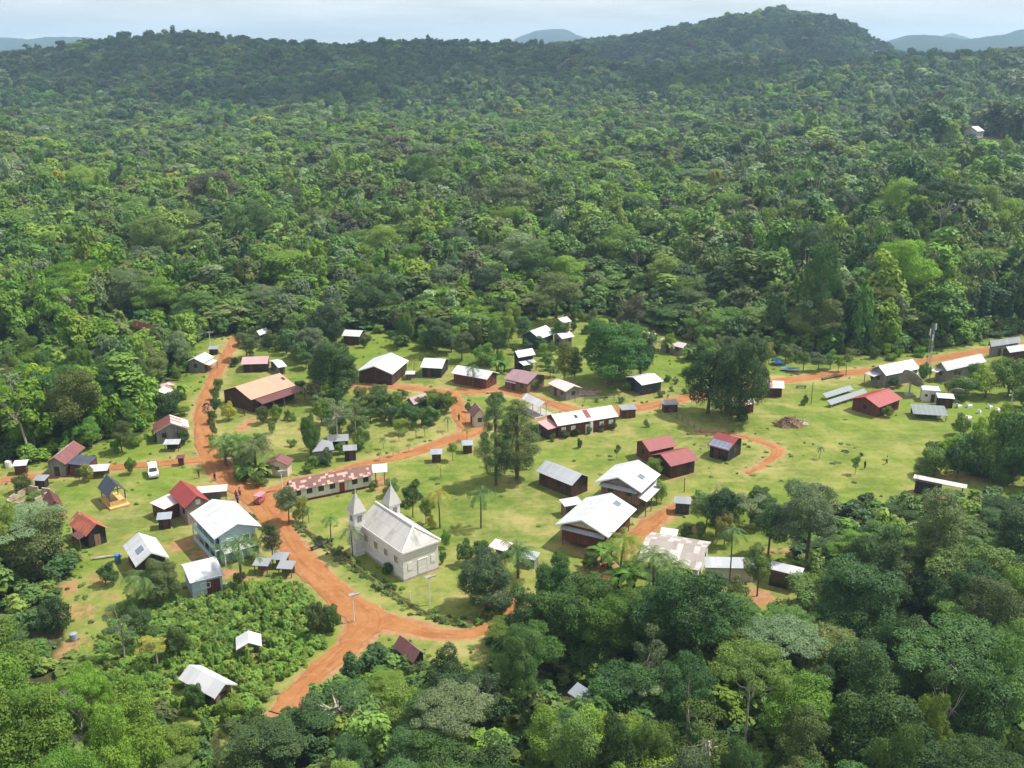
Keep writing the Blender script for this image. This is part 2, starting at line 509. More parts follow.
# bare earth and dry grass: (photo x, y, half width m, half depth m, bare, dry)
PATCHES = [
    (262, 430, 9, 10, .35, .8), (300, 428, 12, 9, .2, .9), (285, 442, 8, 6, .15, .8), (350, 432, 7, 6, .1, .9), (430, 420, 10, 9, .15, .9), (400, 436, 9, 7, .2, .8), (455, 440, 7, 5, .5, .4),
    (238, 440, 4, 9, .5, .6), (246, 425, 3, 8, .75, .3), (545, 416, 5, 4, .8, .2), (520, 430, 4, 3, .5, .4), (352, 596, 3, 5, .1, .9), (310, 556, 2.5, 6, .1, .9), (385, 608, 5, 3, .1, .8), (560, 473, 9, 4, .35, .5), (500, 482, 6, 3, .5, .5), (515, 478, 4, 2, .4, .4), (600, 395, 18, 5, .35, .6),
    (640, 388, 12, 4, .3, .5), (680, 420, 14, 3, .4, .6), (720, 412, 10, 4, .5, .4), (775, 392, 7, 6, .5, .4), (548, 540, 10, 3, .3, .5), (540, 525, 12, 6, .0, .7), (640, 445, 16, 6, .05, .5), (700, 465, 14, 5, .05, .5),
    (590, 556, 7, 3, .6, .3), (615, 556, 6, 3, .7, .2), (592, 577, 4, 2.5, .95, 0), (480, 552, 6, 4, .1, .8), (420, 595, 9, 4, .05, .8), (350, 555, 4, 8, .0, .5), (395, 575, 8, 2, .5, .2), (425, 572, 7, 1.5, .55, .2),
    (76, 612, 6, 5, .6, .4), (72, 648, 3.5, 6, .6, .3), (86, 690, 3, 6, .6, .3), (64, 590, 5, 3, .65, .3), (92, 622, 6, 6, .4, .6), (105, 600, 6, 6, .4, .6), (110, 595, 3, 3, .6, .2), (75, 608, 7, 3, .55, .1), (68, 650, 3.5, 6, .7, .1), (80, 700, 2.5, 6, .6, .1), (95, 580, 4, 3, .6, .3), (180, 545, 4, 5, .75, .1), (205, 552, 4, 6, .65, .1), (165, 548, 4, 3, .4, .3), (225, 575, 4, 3, .8, .1), (252, 580, 4, 2, .7, .2), (265, 545, 3, 5, .6, .4),
    (190, 478, 5, 2.5, .5, .4), (205, 485, 5, 3, .55, .4), (130, 515, 8, 3, .1, .6), (165, 535, 5, 3, .3, .5), (120, 540, 4, 3, .2, .4),
    (690, 560, 3, 2, .8, .1), (762, 598, 3.2, 3.5, 1.0, 0), (750, 590, 3, 2, .7, .1), (740, 610, 6, 3, .2, .6), (820, 548, 6, 3, .7, .1), (780, 552, 6, 3, .6, .1), (700, 530, 3, 2, .7, .1),
    (960, 478, 8, 2.5, .7, .2), (1000, 484, 8, 2, .55, .3), (455, 655, 8, 6, .1, .9), (470, 672, 6, 5, .25, .7), (440, 640, 8, 2, .2, .6), (320, 665, 3, 9, .1, .9), (350, 632, 3, 5, .35, .7), (300, 690, 3, 8, .1, .7),
    (770, 418, 5, 3, .2, .5), (950, 358, 20, 3, .3, .3), (845, 384, 20, 3, .1, .5), (215, 360, 3, 10, .0, .6), (190, 400, 3, 12, .0, .5), (560, 340, 4, 12, .4, .6), (590, 355, 3, 9, .5, .5), (548, 378, 4, 7, .5, .4), (440, 378, 5, 4, .1, .4), (395, 385, 10, 3, .7, .2),
    (430, 592, 14, 6, .15, .6), (400, 600, 6, 4, .2, .6), (800, 470, 25, 6, .0, .4), (880, 445, 22, 7, .0, .35), (820, 440, 20, 6, .0, .3), (690, 400, 12, 5, .35, .4), (186, 740, 3, 3, .9, .1), (182, 728, 2.5, 2, .8, .1), (618, 520, 3, 4, .6, .3), (660, 505, 6, 5, .35, .4), (480, 610, 6, 3, .4, .4),
]
LUSH = [(965, 412, 24, 7), (340, 450, 6, 7), (318, 470, 8, 3), (375, 345, 12, 16), (600, 350, 5, 12), (620, 350, 10, 9), (850, 398, 12, 4), (700, 530, 7, 5), (20, 355, 16, 16), (200, 385, 3, 14), (110, 450, 14, 3), (150, 447, 9, 3), (680, 362, 9, 10), (230, 625, 20, 14), (60, 560, 5, 5), (160, 470, 8, 4), (860, 352, 20, 5), (710, 520, 8, 4), (320, 640, 6, 3)]
road_w = []
for nm, pts, ws in ROADS:
    road_w.append((nm, g(pts), ws))

PATHS = [g(q) for q in ([(748, 472), (720, 485), (692, 499)], [(176, 518), (190, 500), (205, 486), (216, 474)], [(225, 562), (252, 556), (272, 548)], [(300, 545), (352, 520), (372, 500), (384, 478)], [(402, 576), (430, 570), (452, 556), (500, 520), (540, 492), (560, 478)], [(560, 500), (610, 478), (640, 468), (690, 470)], [(470, 440), (500, 470), (520, 500)], [(590, 556), (560, 548), (510, 556), (470, 548)], [(620, 425), (640, 440), (690, 436)], [(240, 402), (246, 425), (250, 445), (240, 458)], [(392, 384), (384, 372)], [(436, 388), (436, 372)], [(530, 395), (548, 372), (556, 345), (566, 326)], [(640, 402), (646, 388)], [(880, 418), (920, 420), (960, 414)], [(760, 402), (800, 408), (860, 412), (884, 410)], [(140, 566), (120, 572), (100, 590), (80, 602)], [(130, 478), (118, 500), (100, 520)], [(90, 545), (120, 540), (140, 530), (165, 520)])]
def road_dist(x, y):
    """signed-ish distance past the edge of the nearest road (negative on it)"""
    d = np.full(np.shape(x), 1e9)
    for nm, P, ws in road_w:
        for k in range(len(P) - 1):
            a, b = P[k], P[k + 1]
            vx, vy = b[0] - a[0], b[1] - a[1]
            L2 = vx * vx + vy * vy + 1e-9
            t = np.clip(((x - a[0]) * vx + (y - a[1]) * vy) / L2, 0, 1)
            d = np.minimum(d, np.hypot(x - a[0] - t * vx, y - a[1] - t * vy) - (ws[k] + t * (ws[k + 1] - ws[k])))
    return d

def make_ground():
    rr = np.concatenate([np.arange(18, 85, 3.0), np.arange(85, 335, 0.85), 335 * np.exp(np.linspace(0.004, math.log(9700 / 335.0), 170))])
    aa = np.radians(np.linspace(-62, 62, 700))
    RR, AA = np.meshgrid(rr, aa, indexing='ij')
    X, Y = RR * np.sin(AA), RR * np.cos(AA)
    Z = terr(X, Y)
    nr, na = X.shape
    co = np.stack([X, Y, Z], -1).reshape(-1, 3)
    idx = np.arange(nr * na).reshape(nr, na)
    F = np.stack([idx[:-1, :-1], idx[:-1, 1:], idx[1:, 1:], idx[1:, :-1]], -1).reshape(-1, 4)[:, ::-1]
    me = bpy.data.meshes.new('ground')
    me.vertices.add(len(co)); me.vertices.foreach_set('co', co.astype(np.float32).ravel())
    me.loops.add(F.size); me.loops.foreach_set('vertex_index', F.astype(np.int32).ravel())
    me.polygons.add(len(F)); me.polygons.foreach_set('loop_start', np.arange(0, F.size, 4, dtype=np.int32))
    me.polygons.foreach_set('use_smooth', np.ones(len(F), bool))
    me.update()
    x, y = co[:, 0], co[:, 1]
    r = np.hypot(x, y)
    near = r < 345
    dirt, dry, lush, wood = np.zeros(len(x)), np.zeros(len(x)), np.zeros(len(x)), np.ones(len(x))
    xn, yn = x[near], y[near]
    wx = xn + (fbm(xn / 3.0, yn / 3.0, 3) - 0.5) * 3.2
    wy = yn + (fbm(xn / 3.0 + 31, yn / 3.0 + 7, 3) - 0.5) * 3.2
    rd = road_dist(xn + (wx - xn) * 0.45, yn + (wy - yn) * 0.45)
    dn = 0.95 * (1 - smooth((rd + 0.2) / 1.5))
    dd = 1.0 * (1 - smooth((rd - 0.2) / 4.2))
    ln = np.zeros(len(xn))
    for px, py, a, b, bare, dr in PATCHES:
        c = at(px, py)
        q = np.exp(-(((wx - c.x) / a) ** 2 + ((wy - c.y) / b) ** 2) * 1.1)
        dn = np.maximum(dn, q * bare); dd = np.maximum(dd, q * dr)
    for P in PATHS:
        pd = line_dist(wx, wy, P)
        dn = np.maximum(dn, .42 * np.exp(-(pd / .55) ** 2)); dd = np.maximum(dd, .6 * np.exp(-(pd / 1.3) ** 2))
    for px, py, a, b in LUSH:
        c = at(px, py)
        ln = np.maximum(ln, np.exp(-(((wx - c.x) / a) ** 2 + ((wy - c.y) / b) ** 2)))
    inc = in_poly(wx, wy, CLEARING).astype(float)
    dirt[near], dry[near], lush[near], wood[near] = dn, dd, ln, 1 - inc
    farv = smooth((r - 2500) / 500)
    for nm, arr in (('dirt', dirt), ('dry', dry), ('lush', lush), ('wood', wood), ('far', farv)):
        at_ = me.attributes.new(nm, 'FLOAT', 'POINT')
        at_.data.foreach_set('value', arr.astype(np.float32))
    t = NT('ground_grass_and_earth')
    pos = t.node('ShaderNodeTexCoord').outputs['Object']
    big, med, fine, tiny = t.noise(pos, 0.035, 4), t.noise(pos, 0.16, 5, .6), t.noise(pos, 0.7, 5, .65), t.noise(pos, 2.6, 4, .7)
    gA, gB, gC = (0.072, 0.122, 0.017), (0.148, 0.202, 0.030), (0.28, 0.245, 0.095)
    f = t.math('ADD', t.math('MULTIPLY', big, 0.6), t.math('ADD', t.math('MULTIPLY', med, 0.6), t.math('MULTIPLY', fine, 0.5)))
    c = t.mix(t.ramp(f, 0.62, 1.05), gA, gB)
    # mown stripes and worn threads of straw colour
    mpn = t.node('ShaderNodeMapping'); t.link(pos, mpn.inputs['Vector']); mpn.inputs['Rotation'].default_value = (0, 0, 0.5); mpn.inputs['Scale'].default_value = (0.06, 0.45, 1)
    stripe = t.noise(mpn.outputs[0], 1.0, 4, .6)
    dryf = t.math('ADD', t.math('MULTIPLY', t.attr('dry').outputs['Fac'], 0.95), t.math('ADD', t.math('MULTIPLY', t.ramp(stripe, .42, .72), 0.42), t.math('MULTIPLY', t.ramp(med, .47, .68), .30)))
    dryf = t.math('MULTIPLY', dryf, t.ramp(t.math('ADD', t.math('MULTIPLY', fine, .5), t.math('MULTIPLY', med, .5)), 0.25, 0.62))
    c = t.mix(dryf, c, gC)
    lushf = t.math('MULTIPLY', t.attr('lush').outputs['Fac'], t.ramp(med, 0.2, 0.5))
    c = t.mix(t.math('MULTIPLY', lushf, .85), c, t.mix(fine, (0.085, 0.145, 0.016), (0.165, 0.22, 0.03)))
    c = t.mix(t.math('MULTIPLY', t.ramp(t.noise(pos, 0.085, 5, .65), .52, .70), .36), c, (0.100, 0.120, 0.028))
    c = t.mix(t.math('MULTIPLY', t.ramp(t.noise(pos, 0.42, 5, .7), .60, .74), .5), c, (0.23, 0.165, 0.065))
    # weeds: dark flecks
    c = t.mix(t.math('MULTIPLY', t.ramp(tiny, 0.56, 0.74), 0.5), c, (0.05, 0.075, 0.015))
    earth = t.mix(t.ramp(fine, .3, .7), (0.265, 0.128, 0.062), (0.34, 0.20, 0.11))
    earth = t.mix(t.math('MULTIPLY', t.ramp(med, .5, .75), .5), earth, (0.25, 0.105, 0.050))
    df = t.math('ADD', t.attr('dirt').outputs['Fac'], t.math('MULTIPLY', t.math('SUBTRACT', t.math('ADD', t.math('MULTIPLY', fine, .6), t.math('MULTIPLY', tiny, .4)), .5), 0.95))
    c = t.mix(t.ramp(df, 0.36, 0.72), c, earth)
    # the litter of leaves under the forest
    litter = t.mix(t.ramp(fine, .3, .7), (0.030, 0.042, 0.014), (0.075, 0.070, 0.030))
    c = t.mix(t.math('MULTIPLY', t.attr('wood').outputs['Fac'], t.math('SUBTRACT', 1.0, t.ramp(t.attr('dirt').outputs['Fac'], .4, .8))), c, litter)
    canopy = t.mix(t.ramp(t.noise(pos, 0.03, 6, .7), .35, .65), (0.006, 0.018, 0.012), (0.026, 0.046, 0.024))
    c = t.mix(t.attr('far').outputs['Fac'], c, canopy)
    h = t.math('ADD', t.math('MULTIPLY', fine, .6), t.math('MULTIPLY', tiny, .7))
    me.materials.append(t.finish(c, 0.95, 0.08, t.bump(h, 0.55, 0.25)))
    o = bpy.data.objects.new('ground', me)
    COL.objects.link(o)
    tag(o, kind='structure')
    return o
GROUND = make_ground()

def road_material():
    t = NT('red_laterite_road')
    uv = t.node('ShaderNodeUVMap').outputs[0]
    sep = t.node('ShaderNodeSeparateXYZ'); t.link(uv, sep.inputs[0])
    pos = t.node('ShaderNodeTexCoord').outputs['Object']
    med, fine, tiny = t.noise(pos, 0.22, 5, .6), t.noise(pos, 0.9, 5, .65), t.noise(pos, 4.0, 4, .7)
    mp = t.node('ShaderNodeMapping'); t.link(uv, mp.inputs['Vector']); mp.inputs['Scale'].default_value = (0.16, 1.5, 1)
    ruts = t.noise(mp.outputs[0], 1.0, 5, .6)
    c = t.mix(t.ramp(med, .28, .7), (0.260, 0.106, 0.037), (0.320, 0.152, 0.060))
    c = t.mix(t.math('MULTIPLY', t.ramp(ruts, .48, .68), .65), c, (0.19, 0.074, 0.031))
    c = t.mix(t.math('MULTIPLY', t.ramp(fine, .52, .78), .7), c, (0.37, 0.225, 0.125))
    c = t.mix(t.math('MULTIPLY', t.ramp(tiny, .62, .8), .35), c, (0.22, 0.09, 0.04))
    return t.finish(c, 0.95, 0.1, t.bump(t.math('ADD', ruts, t.math('MULTIPLY', tiny, .5)), 0.5, 0.12))
M['road'] = road_material()

def resample(P, ws, step):
    P = [Vector((a, b, 0)) for a, b in P]
    out, wo = [], []
    n = len(P)
    for k in range(n - 1):
        p0, p1, p2, p3 = P[max(k - 1, 0)], P[k], P[k + 1], P[min(k + 2, n - 1)]
        m = max(2, int((p2 - p1).length / step))
        for j in range(m):
            t = j / m
            q = 0.5 * ((2 * p1) + (p2 - p0) * t + (2 * p0 - 5 * p1 + 4 * p2 - p3) * t * t + (3 * p1 - p0 - 3 * p2 + p3) * t ** 3)
            out.append(q); wo.append(ws[k] + (ws[k + 1] - ws[k]) * t)
    out.append(P[-1]); wo.append(ws[-1])
    return out, wo
for k, (nm, P, ws) in enumerate(road_w):
    pts, w = resample(P, ws, 0.6)
    z = 0.05 + 0.012 * (len(road_w) - k)
    b = MB()
    s, prev = 0.0, None
    NL = 6
    rows = []
    for j, p in enumerate(pts):
        t = (pts[min(j + 1, len(pts) - 1)] - pts[max(j - 1, 0)]).normalized()
        nrm = Vector((-t.y, t.x, 0))
        if j: s += (p - pts[j - 1]).length
        jl = (fbm(s / 1.7, 3.1 + 9 * k, 3) - .5) * 1.1 + (fbm(s / 9.0, 7.7 + 9 * k, 2) - .5) * 1.2
        jr = (fbm(s / 1.7, 23.1 + 9 * k, 3) - .5) * 1.1 + (fbm(s / 9.0, 27.7 + 9 * k, 2) - .5) * 1.2
        lo, hi = -(w[j] + jl), w[j] + jr
        row = []
        for q in range(NL + 1):
            o_ = lo + (hi - lo) * q / NL
            v = p + nrm * o_
            edge = min(q, NL - q)
            row.append(((v.x, v.y, z - (0.075 if edge == 0 else 0.0)), (s, o_)))
        rows.append(row)
    for j in range(len(rows) - 1):
        for q in range(NL):
            a, b1, c, d = rows[j][q], rows[j + 1][q], rows[j + 1][q + 1], rows[j][q + 1]
            b.quad(a[0], d[0], c[0], b1[0], uv=[a[1], d[1], c[1], b1[1]], s=True) if False else b.quad(d[0], a[0], b1[0], c[0], uv=[d[1], a[1], b1[1], c[1]], s=True)
    o = b.build(nm, M['road'])
    tag(o, kind='structure')

# creek water and muddy pools in the lower left
t = NT('creek_water')
n = t.noise(t.node('ShaderNodeTexCoord').outputs['Object'], 1.2, 3)
M['water'] = t.finish(t.mix(n, (0.05, 0.05, 0.045), (0.09, 0.08, 0.075)), 0.12, 0.5, t.bump(n, 0.1, 0.05))
b = MB()
cr = g([(62, 672), (66, 690), (70, 712), (62, 728), (74, 745), (84, 775)])
pts, w = resample(cr, [.8, 1.3, 0.9, 1.0, 1.8, 1.5], 0.7)
for j in range(len(pts) - 1):
    def ed(i, sgn):
        tt = (pts[min(i + 1, len(pts) - 1)] - pts[max(i - 1, 0)]).normalized()
        return pts[i] + Vector((-tt.y, tt.x, 0)) * sgn * w[i] * (0.7 + 0.6 * float(fbm(i / 3.0, sgn * 3.0 + 11, 2)))
    a, bb, c, d = ed(j, 1), ed(j, -1), ed(j + 1, -1), ed(j + 1, 1)
    b.quad(*[(q.x, q.y, 0.05) for q in (a, bb, c, d)])
tag(b.build('creek_water', M['water']), kind='structure')

# cut earth bank along the churchyard side of the road
def earth_bank(name, line, hw, h):
    pts, w = resample(g(line), [1.0] * len(line), 0.6)
    b = MB()
    prof = [(-1.0, -0.03), (-0.55, 0.35), (-0.2, 0.9), (0.2, 1.0), (0.6, 0.6), (1.1, -0.03)]
    rows, s = [], 0
    for j, p in enumerate(pts):
        tt = (pts[min(j + 1, len(pts) - 1)] - pts[max(j - 1, 0)]).normalized()
        nn = Vector((-tt.y, tt.x, 0))
        if j: s += (p - pts[j - 1]).length
        k = 0.75 + 0.5 * float(fbm(s / 2.2, 4.4, 3))
        e = min(1.0, j / 4.0, (len(pts) - 1 - j) / 4.0)
        rows.append([(p.x + nn.x * u * hw * k, p.y + nn.y * u * hw * k, v * h * k * e if v > 0 else v) for u, v in prof])
    for j in range(len(rows) - 1):
        for q in range(len(prof) - 1):
            b.quad(rows[j][q + 1], rows[j][q], rows[j + 1][q], rows[j + 1][q + 1], s=True)
    t = NT('bank_earth')
    pos = t.node('ShaderNodeTexCoord').outputs['Object']
    n1, n2 = t.noise(pos, 0.8, 5, .65), t.noise(pos, 3.5, 4, .7)
    c = t.mix(t.ramp(n1, .35, .65), (0.12, 0.075, 0.04), (0.085, 0.10, 0.026))
    return tag(b.build(name, t.finish(c, .95, .1, t.bump(n2, .7, .2))), kind='structure')
earth_bank('earth_bank', [(298, 526), (322, 543), (362, 572), (398, 597), (422, 612), (446, 621), (470, 623), (490, 618), (506, 606)], 0.55, 0.42)
# ------------------------------------------------------------------ plants
def leaf_mesh(name, cen, nor, size, tone, mat, aspect=0.62, rng=None, droop=None):
    """one small four-sided leaf per row of cen"""
    n = len(cen)
    rng = rng or np.random.RandomState(1)
    a = rng.normal(size=(n, 3))
    nor = nor / (np.linalg.norm(nor, axis=1, keepdims=True) + 1e-9)
    tx = np.cross(nor, a); tx /= np.linalg.norm(tx, axis=1, keepdims=True) + 1e-9
    ty = np.cross(nor, tx)
    s = (size * (0.65 + 0.7 * rng.rand(n)))[:, None]
    hx, hy = tx * s, ty * s * aspect
    V = np.empty((n, 4, 3))
    V[:, 0] = cen - hx; V[:, 1] = cen - hy * 0.9 + hx * 0.15; V[:, 2] = cen + hx; V[:, 3] = cen + hy * 0.9 + hx * 0.15
    me = bpy.data.meshes.new(name)
    me.vertices.add(n * 4); me.vertices.foreach_set('co', V.astype(np.float32).ravel())
    me.loops.add(n * 4); me.loops.foreach_set('vertex_index', np.arange(n * 4, dtype=np.int32))
    me.polygons.add(n); me.polygons.foreach_set('loop_start', np.arange(0, n * 4, 4, dtype=np.int32))
    me.update()
    at_ = me.attributes.new('tone', 'FLOAT', 'FACE')
    at_.data.foreach_set('value', np.clip(tone, 0, 1).astype(np.float32))
    me.materials.append(mat)
    return me

def cloud(clumps, dens, leaf, rng, up=0.5, rnd=0.42, under=0.45):
    """leaves on the outer shells of ellipsoid clumps (x,y,z,rx,ry,rz)"""
    C, N, T = [], [], []
    cl = np.array(clumps, float)
    for k, c in enumerate(cl):
        r3 = c[3:6]
        area = 4 * math.pi * ((r3[0] * r3[1]) ** 1.6 / 3 + (r3[0] * r3[2]) ** 1.6 / 3 + (r3[1] * r3[2]) ** 1.6 / 3) ** (1 / 1.6)
        n = max(6, int(area * dens / (leaf * leaf * 1.24)))
        d = rng.normal(size=(n, 3)); d /= np.linalg.norm(d, axis=1, keepdims=True)
        keep = (d[:, 2] > -0.1) | (rng.rand(n) < under)
        d = d[keep]; n = len(d)
        rad = 1 - np.abs(rng.normal(size=n)) * 0.16 + 0.05 * rng.normal(size=n)
        # knobbly outline inside each clump
        kn = 1 + 0.16 * np.sin(d[:, 0] * 7 + k * 3.1) * np.sin(d[:, 1] * 7 + k) + 0.12 * np.sin(d[:, 2] * 9 + d[:, 0] * 5 + k * 1.7)
        p = c[:3] + d * r3 * (rad * kn)[:, None]
        nn = d / r3 * r3.mean() + np.array([0, 0, up]) + rng.normal(size=(n, 3)) * rnd
        # drop what is buried in other clumps
        ok = np.ones(n, bool)
        for j, e in enumerate(cl):
            if j == k: continue
            q = (((p - e[:3]) / e[3:6]) ** 2).sum(1)
            ok &= q > 0.55
        C.append(p[ok]); N.append(nn[ok])
        ct = rng.rand()
        T.append(np.clip(0.15 + 0.5 * ct + 0.35 * rng.rand(ok.sum()), 0, 1))
    return np.concatenate(C), np.concatenate(N), np.concatenate(T)

def limb_mesh(name, base_r, height, clumps, mat, rng, lean=0.3, nlimb=7, n=7, fork=0.5):
    b = MB()
    top = Vector((rng.uniform(-lean, lean), rng.uniform(-lean, lean), height))
    mid = Vector((top.x * 0.4 + rng.uniform(-lean, lean) * .5, top.y * 0.4, height * 0.5))
    b.tube([(0, 0, -0.35), (0, 0, height * 0.06), mid, top], [base_r * 1.5, base_r, base_r * 0.8, base_r * 0.55], n)
    sel = sorted(clumps, key=lambda c: rng.rand())[:nlimb]
    for c in sel:
        e = Vector(c[:3])
        st = mid.lerp(top, rng.uniform(fork, 1.0))
        m = st.lerp(e, 0.5) + Vector((0, 0, -0.08 * (e - st).length))
        b.tube([st, m, e], [base_r * 0.42, base_r * 0.28, base_r * 0.08], 5, cap=False)
    return b.mesh(name, mat)

def clump_dome(rng, Rr, H0, Hc, n, flat=0.7, irregular=0.25, csize=(0.3, 0.46)):
    """big lobes set unevenly through a crown of radius Rr and depth Hc, each carrying smaller ones"""
    main = max(4, n // 4)
    lop = (rng.uniform(-.18, .18) * Rr, rng.uniform(-.18, .18) * Rr)
    out = [(lop[0] * .5, lop[1] * .5, H0 + Hc * .5, Rr * .5, Rr * .5, Hc * .38)]
    for i in range(main):
        u = (i + .6) / main
        az = i * 2.39996 + rng.uniform(-.6, .6)
        rad = Rr * (0.28 + .5 * math.sqrt(1 - u * .85)) * (1 - irregular * rng.rand())
        s = Rr * rng.uniform(csize[0], csize[1]) * (1.15 - .3 * u)
        x, y = lop[0] + math.cos(az) * rad * .8, lop[1] + math.sin(az) * rad * .8
        z = H0 + Hc * (.22 + .62 * u) + rng.uniform(-.5, .5) * irregular * Hc * .45
        z = min(z, H0 + Hc - s * flat * .6)
        out.append((x, y, z, s, s, s * flat))
        for j in range(max(2, (n - main) // main)):
            a2, e2 = az + rng.uniform(-1.7, 1.7), rng.uniform(-.35, 1.1)
            q = s * rng.uniform(.42, .72)
            out.append((x + math.cos(a2) * math.cos(e2) * s * .85, y + math.sin(a2) * math.cos(e2) * s * .85, z + math.sin(e2) * s * flat * .9, q, q, q * flat))
    return out

def make_kind(kind, seed, q):
    """(crown mesh data, trunk mesh) of one plant, in metres; q scales the leaf size (1 near, more = coarser)"""
    rng = np.random.RandomState(seed)
    r2 = random.Random(seed)
    up = rng.uniform
    if kind == 'dome':                      # ordinary broadleaf, R 4.5 H 13
        cl = clump_dome(up_(rng), 4.6, 2.6, 10.0, 28, 0.74, 0.42)
        leaf, dens, tr = 0.23 * q, 1.1, ('bark', .24, 7.5)
    elif kind == 'big':                     # R 7.5 H 20
        cl = clump_dome(up_(rng), 7.8, 6.0, 13.0, 44, 0.72, 0.4, (0.26, 0.42))
        leaf, dens, tr = 0.27 * q, 1.0, ('bark', .45, 11.5)
    elif kind == 'dense':                   # mango-like, to the ground almost
        cl = clump_dome(up_(rng), 6.2, 1.2, 11.4, 48, 0.82, 0.22, (0.32, 0.46))
        leaf, dens, tr = 0.24 * q, 1.25, ('bark', .45, 6.5)
    elif kind == 'tall':                    # narrow tall
        cl = []
        for i in range(20):
            z = 7 + 13 * i / 19.0
            rad = 2.9 * (math.sin(math.pi * min(1, 0.22 + 0.74 * i / 19.0))) ** .7
            az = i * 2.4
            s = rng.uniform(1.1, 1.9)
            cl.append((math.cos(az) * rad * .62, math.sin(az) * rad * .62, z, s, s, s * .9))
        leaf, dens, tr = 0.22 * q, 0.95, ('pale_bark', .26, 16)
    elif kind == 'umbrella':                # flat layered top
        cl = []
        for i in range(22):
            a, rr = i * 2.39996, math.sqrt((i + .5) / 22) * 6.0
            s = rng.uniform(1.1, 1.9)
            cl.append((math.cos(a) * rr, math.sin(a) * rr, 12.4 - rr * rr * 0.035 + rng.uniform(-.5, .5), s, s, s * .38))
        leaf, dens, tr = 0.23 * q, 1.0, ('pale_bark', .26, 9.5)
    elif kind == 'sparse':                  # open crown, limbs seen through it
        cl = clump_dome(up_(rng), 5.2, 5.0, 9.0, 30, 0.6, 0.5, (0.18, 0.28))[1:]
        leaf, dens, tr = 0.27 * q, 0.7, ('pale_bark', .25, 9.0)
    elif kind == 'weeping':                 # casuarina / cypress feel
        cl = []
        for i in range(60):
            t_ = i / 59.0
            z = 3.2 + 15.5 * t_
            rad = 4.0 * (1 - t_) ** .42 * min(1, .35 + t_ * 2.4) * rng.uniform(.6, 1.15)
            a = i * 2.39996
            s = rng.uniform(.6, 1.1) * (1.15 - .5 * t_)
            cl.append((math.cos(a) * rad * .75, math.sin(a) * rad * .75, z, s, s, s * 1.25))
        leaf, dens, tr = 0.15 * q, 0.7, ('bark', .26, 17)
    elif kind == 'shrub':                   # R 1.9 H 2.6
        cl = clump_dome(up_(rng), 1.9, -0.2, 2.7, 13, 0.85, 0.3, (0.32, 0.5))
        leaf, dens, tr = 0.20 * q, 1.2, ('bark', .07, 1.4)
    elif kind == 'bush':                    # R 3.2 H 5
        cl = clump_dome(up_(rng), 3.3, 0.1, 5.3, 24, 0.8, 0.36, (0.28, 0.44))
        leaf, dens, tr = 0.25 * q, 1.15, ('bark', .16, 3.0)
    elif kind == 'small':                   # young round tree R 1.7 H 4.6
        cl = clump_dome(up_(rng), 1.7, 1.6, 3.0, 11, 0.8, 0.3, (0.3, 0.48))
        leaf, dens, tr = 0.19 * q, 1.0, ('bark', .09, 2.6)
    C, N, T = cloud(cl, dens * (1.0 if q < 1.2 else 1.35), leaf, rng, *((0.45, 0.55) if q < 1.2 else (0.85, 0.32)))
    return cl, C, N, T, leaf, tr, rng

class up_:
    """adapter: a RandomState with the two calls clump_dome uses"""
    def __init__(self, r): self.r = r
    def uniform(self, a, b): return self.r.uniform(a, b)
    def rand(self): return self.r.rand()

KIND_H = {'dome': 12.6, 'big': 19.2, 'dense': 12.8, 'tall': 21.3, 'umbrella': 13.0, 'sparse': 14.2, 'weeping': 19.5, 'shrub': 2.6, 'bush': 5.5, 'small': 4.7}
KIND_R = {'dome': 4.8, 'big': 8.0, 'dense': 6.6, 'tall': 3.4, 'umbrella': 7.0, 'sparse': 5.4, 'weeping': 4.3, 'shrub': 2.1, 'bush': 3.5, 'small': 1.9}
LEAF_OF = {}
def kind_meshes(kind, seed, q=1.0, mat='leaf_mid'):
    cl, C, N, T, leaf, tr, rng = make_kind(kind, seed, q)
    crown = leaf_mesh(kind + '_crown', C, N, leaf, T, M[mat], rng=rng)
    zs = C[:, 2].max()
    trunk = limb_mesh(kind + '_trunk', tr[1], tr[2], cl, M[tr[0]], rng_wrap(rng), lean=0.25 if kind != 'shrub' else 0.05,
                      nlimb={'sparse': 14, 'umbrella': 10, 'big': 10}.get(kind, 6), fork=.25 if kind in ('dense', 'weeping', 'tall') else .5)
    return crown, trunk, float(zs), float(np.abs(C[:, :2]).max())
class rng_wrap:
    def __init__(self, r): self.r = r
    def uniform(self, a, b): return self.r.uniform(a, b)
    def rand(self): return self.r.rand()

NEAR = {}
def near_kind(kind, seed):
    key = (kind, seed)
    if key not in NEAR:
        NEAR[key] = kind_meshes(kind, 100 + seed * 7 + len(kind) * 31, 0.54)
    return NEAR[key]
def mat_crown(me, mat):
    """the same crown with another foliage; one mesh per pair, shared by all its copies"""
    key = ('m', me.name, mat)
    if key not in NEAR:
        c = me.copy(); c.materials[0] = M[mat]; c.name = me.name
        NEAR[key] = c
    return NEAR[key]
def tree(name, label, kind, seed, loc, h, w, mat, group=None, cat='tree', rz=None, bark=None, crown_name='crown'):
    """top-level Empty > trunk, crown; h total height, w crown width in metres"""
    crown, trunk, zs, rs = near_kind(kind, seed)
    crown = mat_crown(crown, mat)
    if bark: trunk = mat_crown(trunk, bark)
    t = thing(name, label, cat, loc, rz if rz is not None else (seed * 1.7 + loc[0] * .37 + loc[1] * .11), group)
    t.scale = (w / (2 * rs) , w / (2 * rs), h / zs)
    for nm, me in (('trunk', trunk), (crown_name, crown)):
        o = bpy.data.objects.new(nm, me); COL.objects.link(o); o.parent = t
    return t

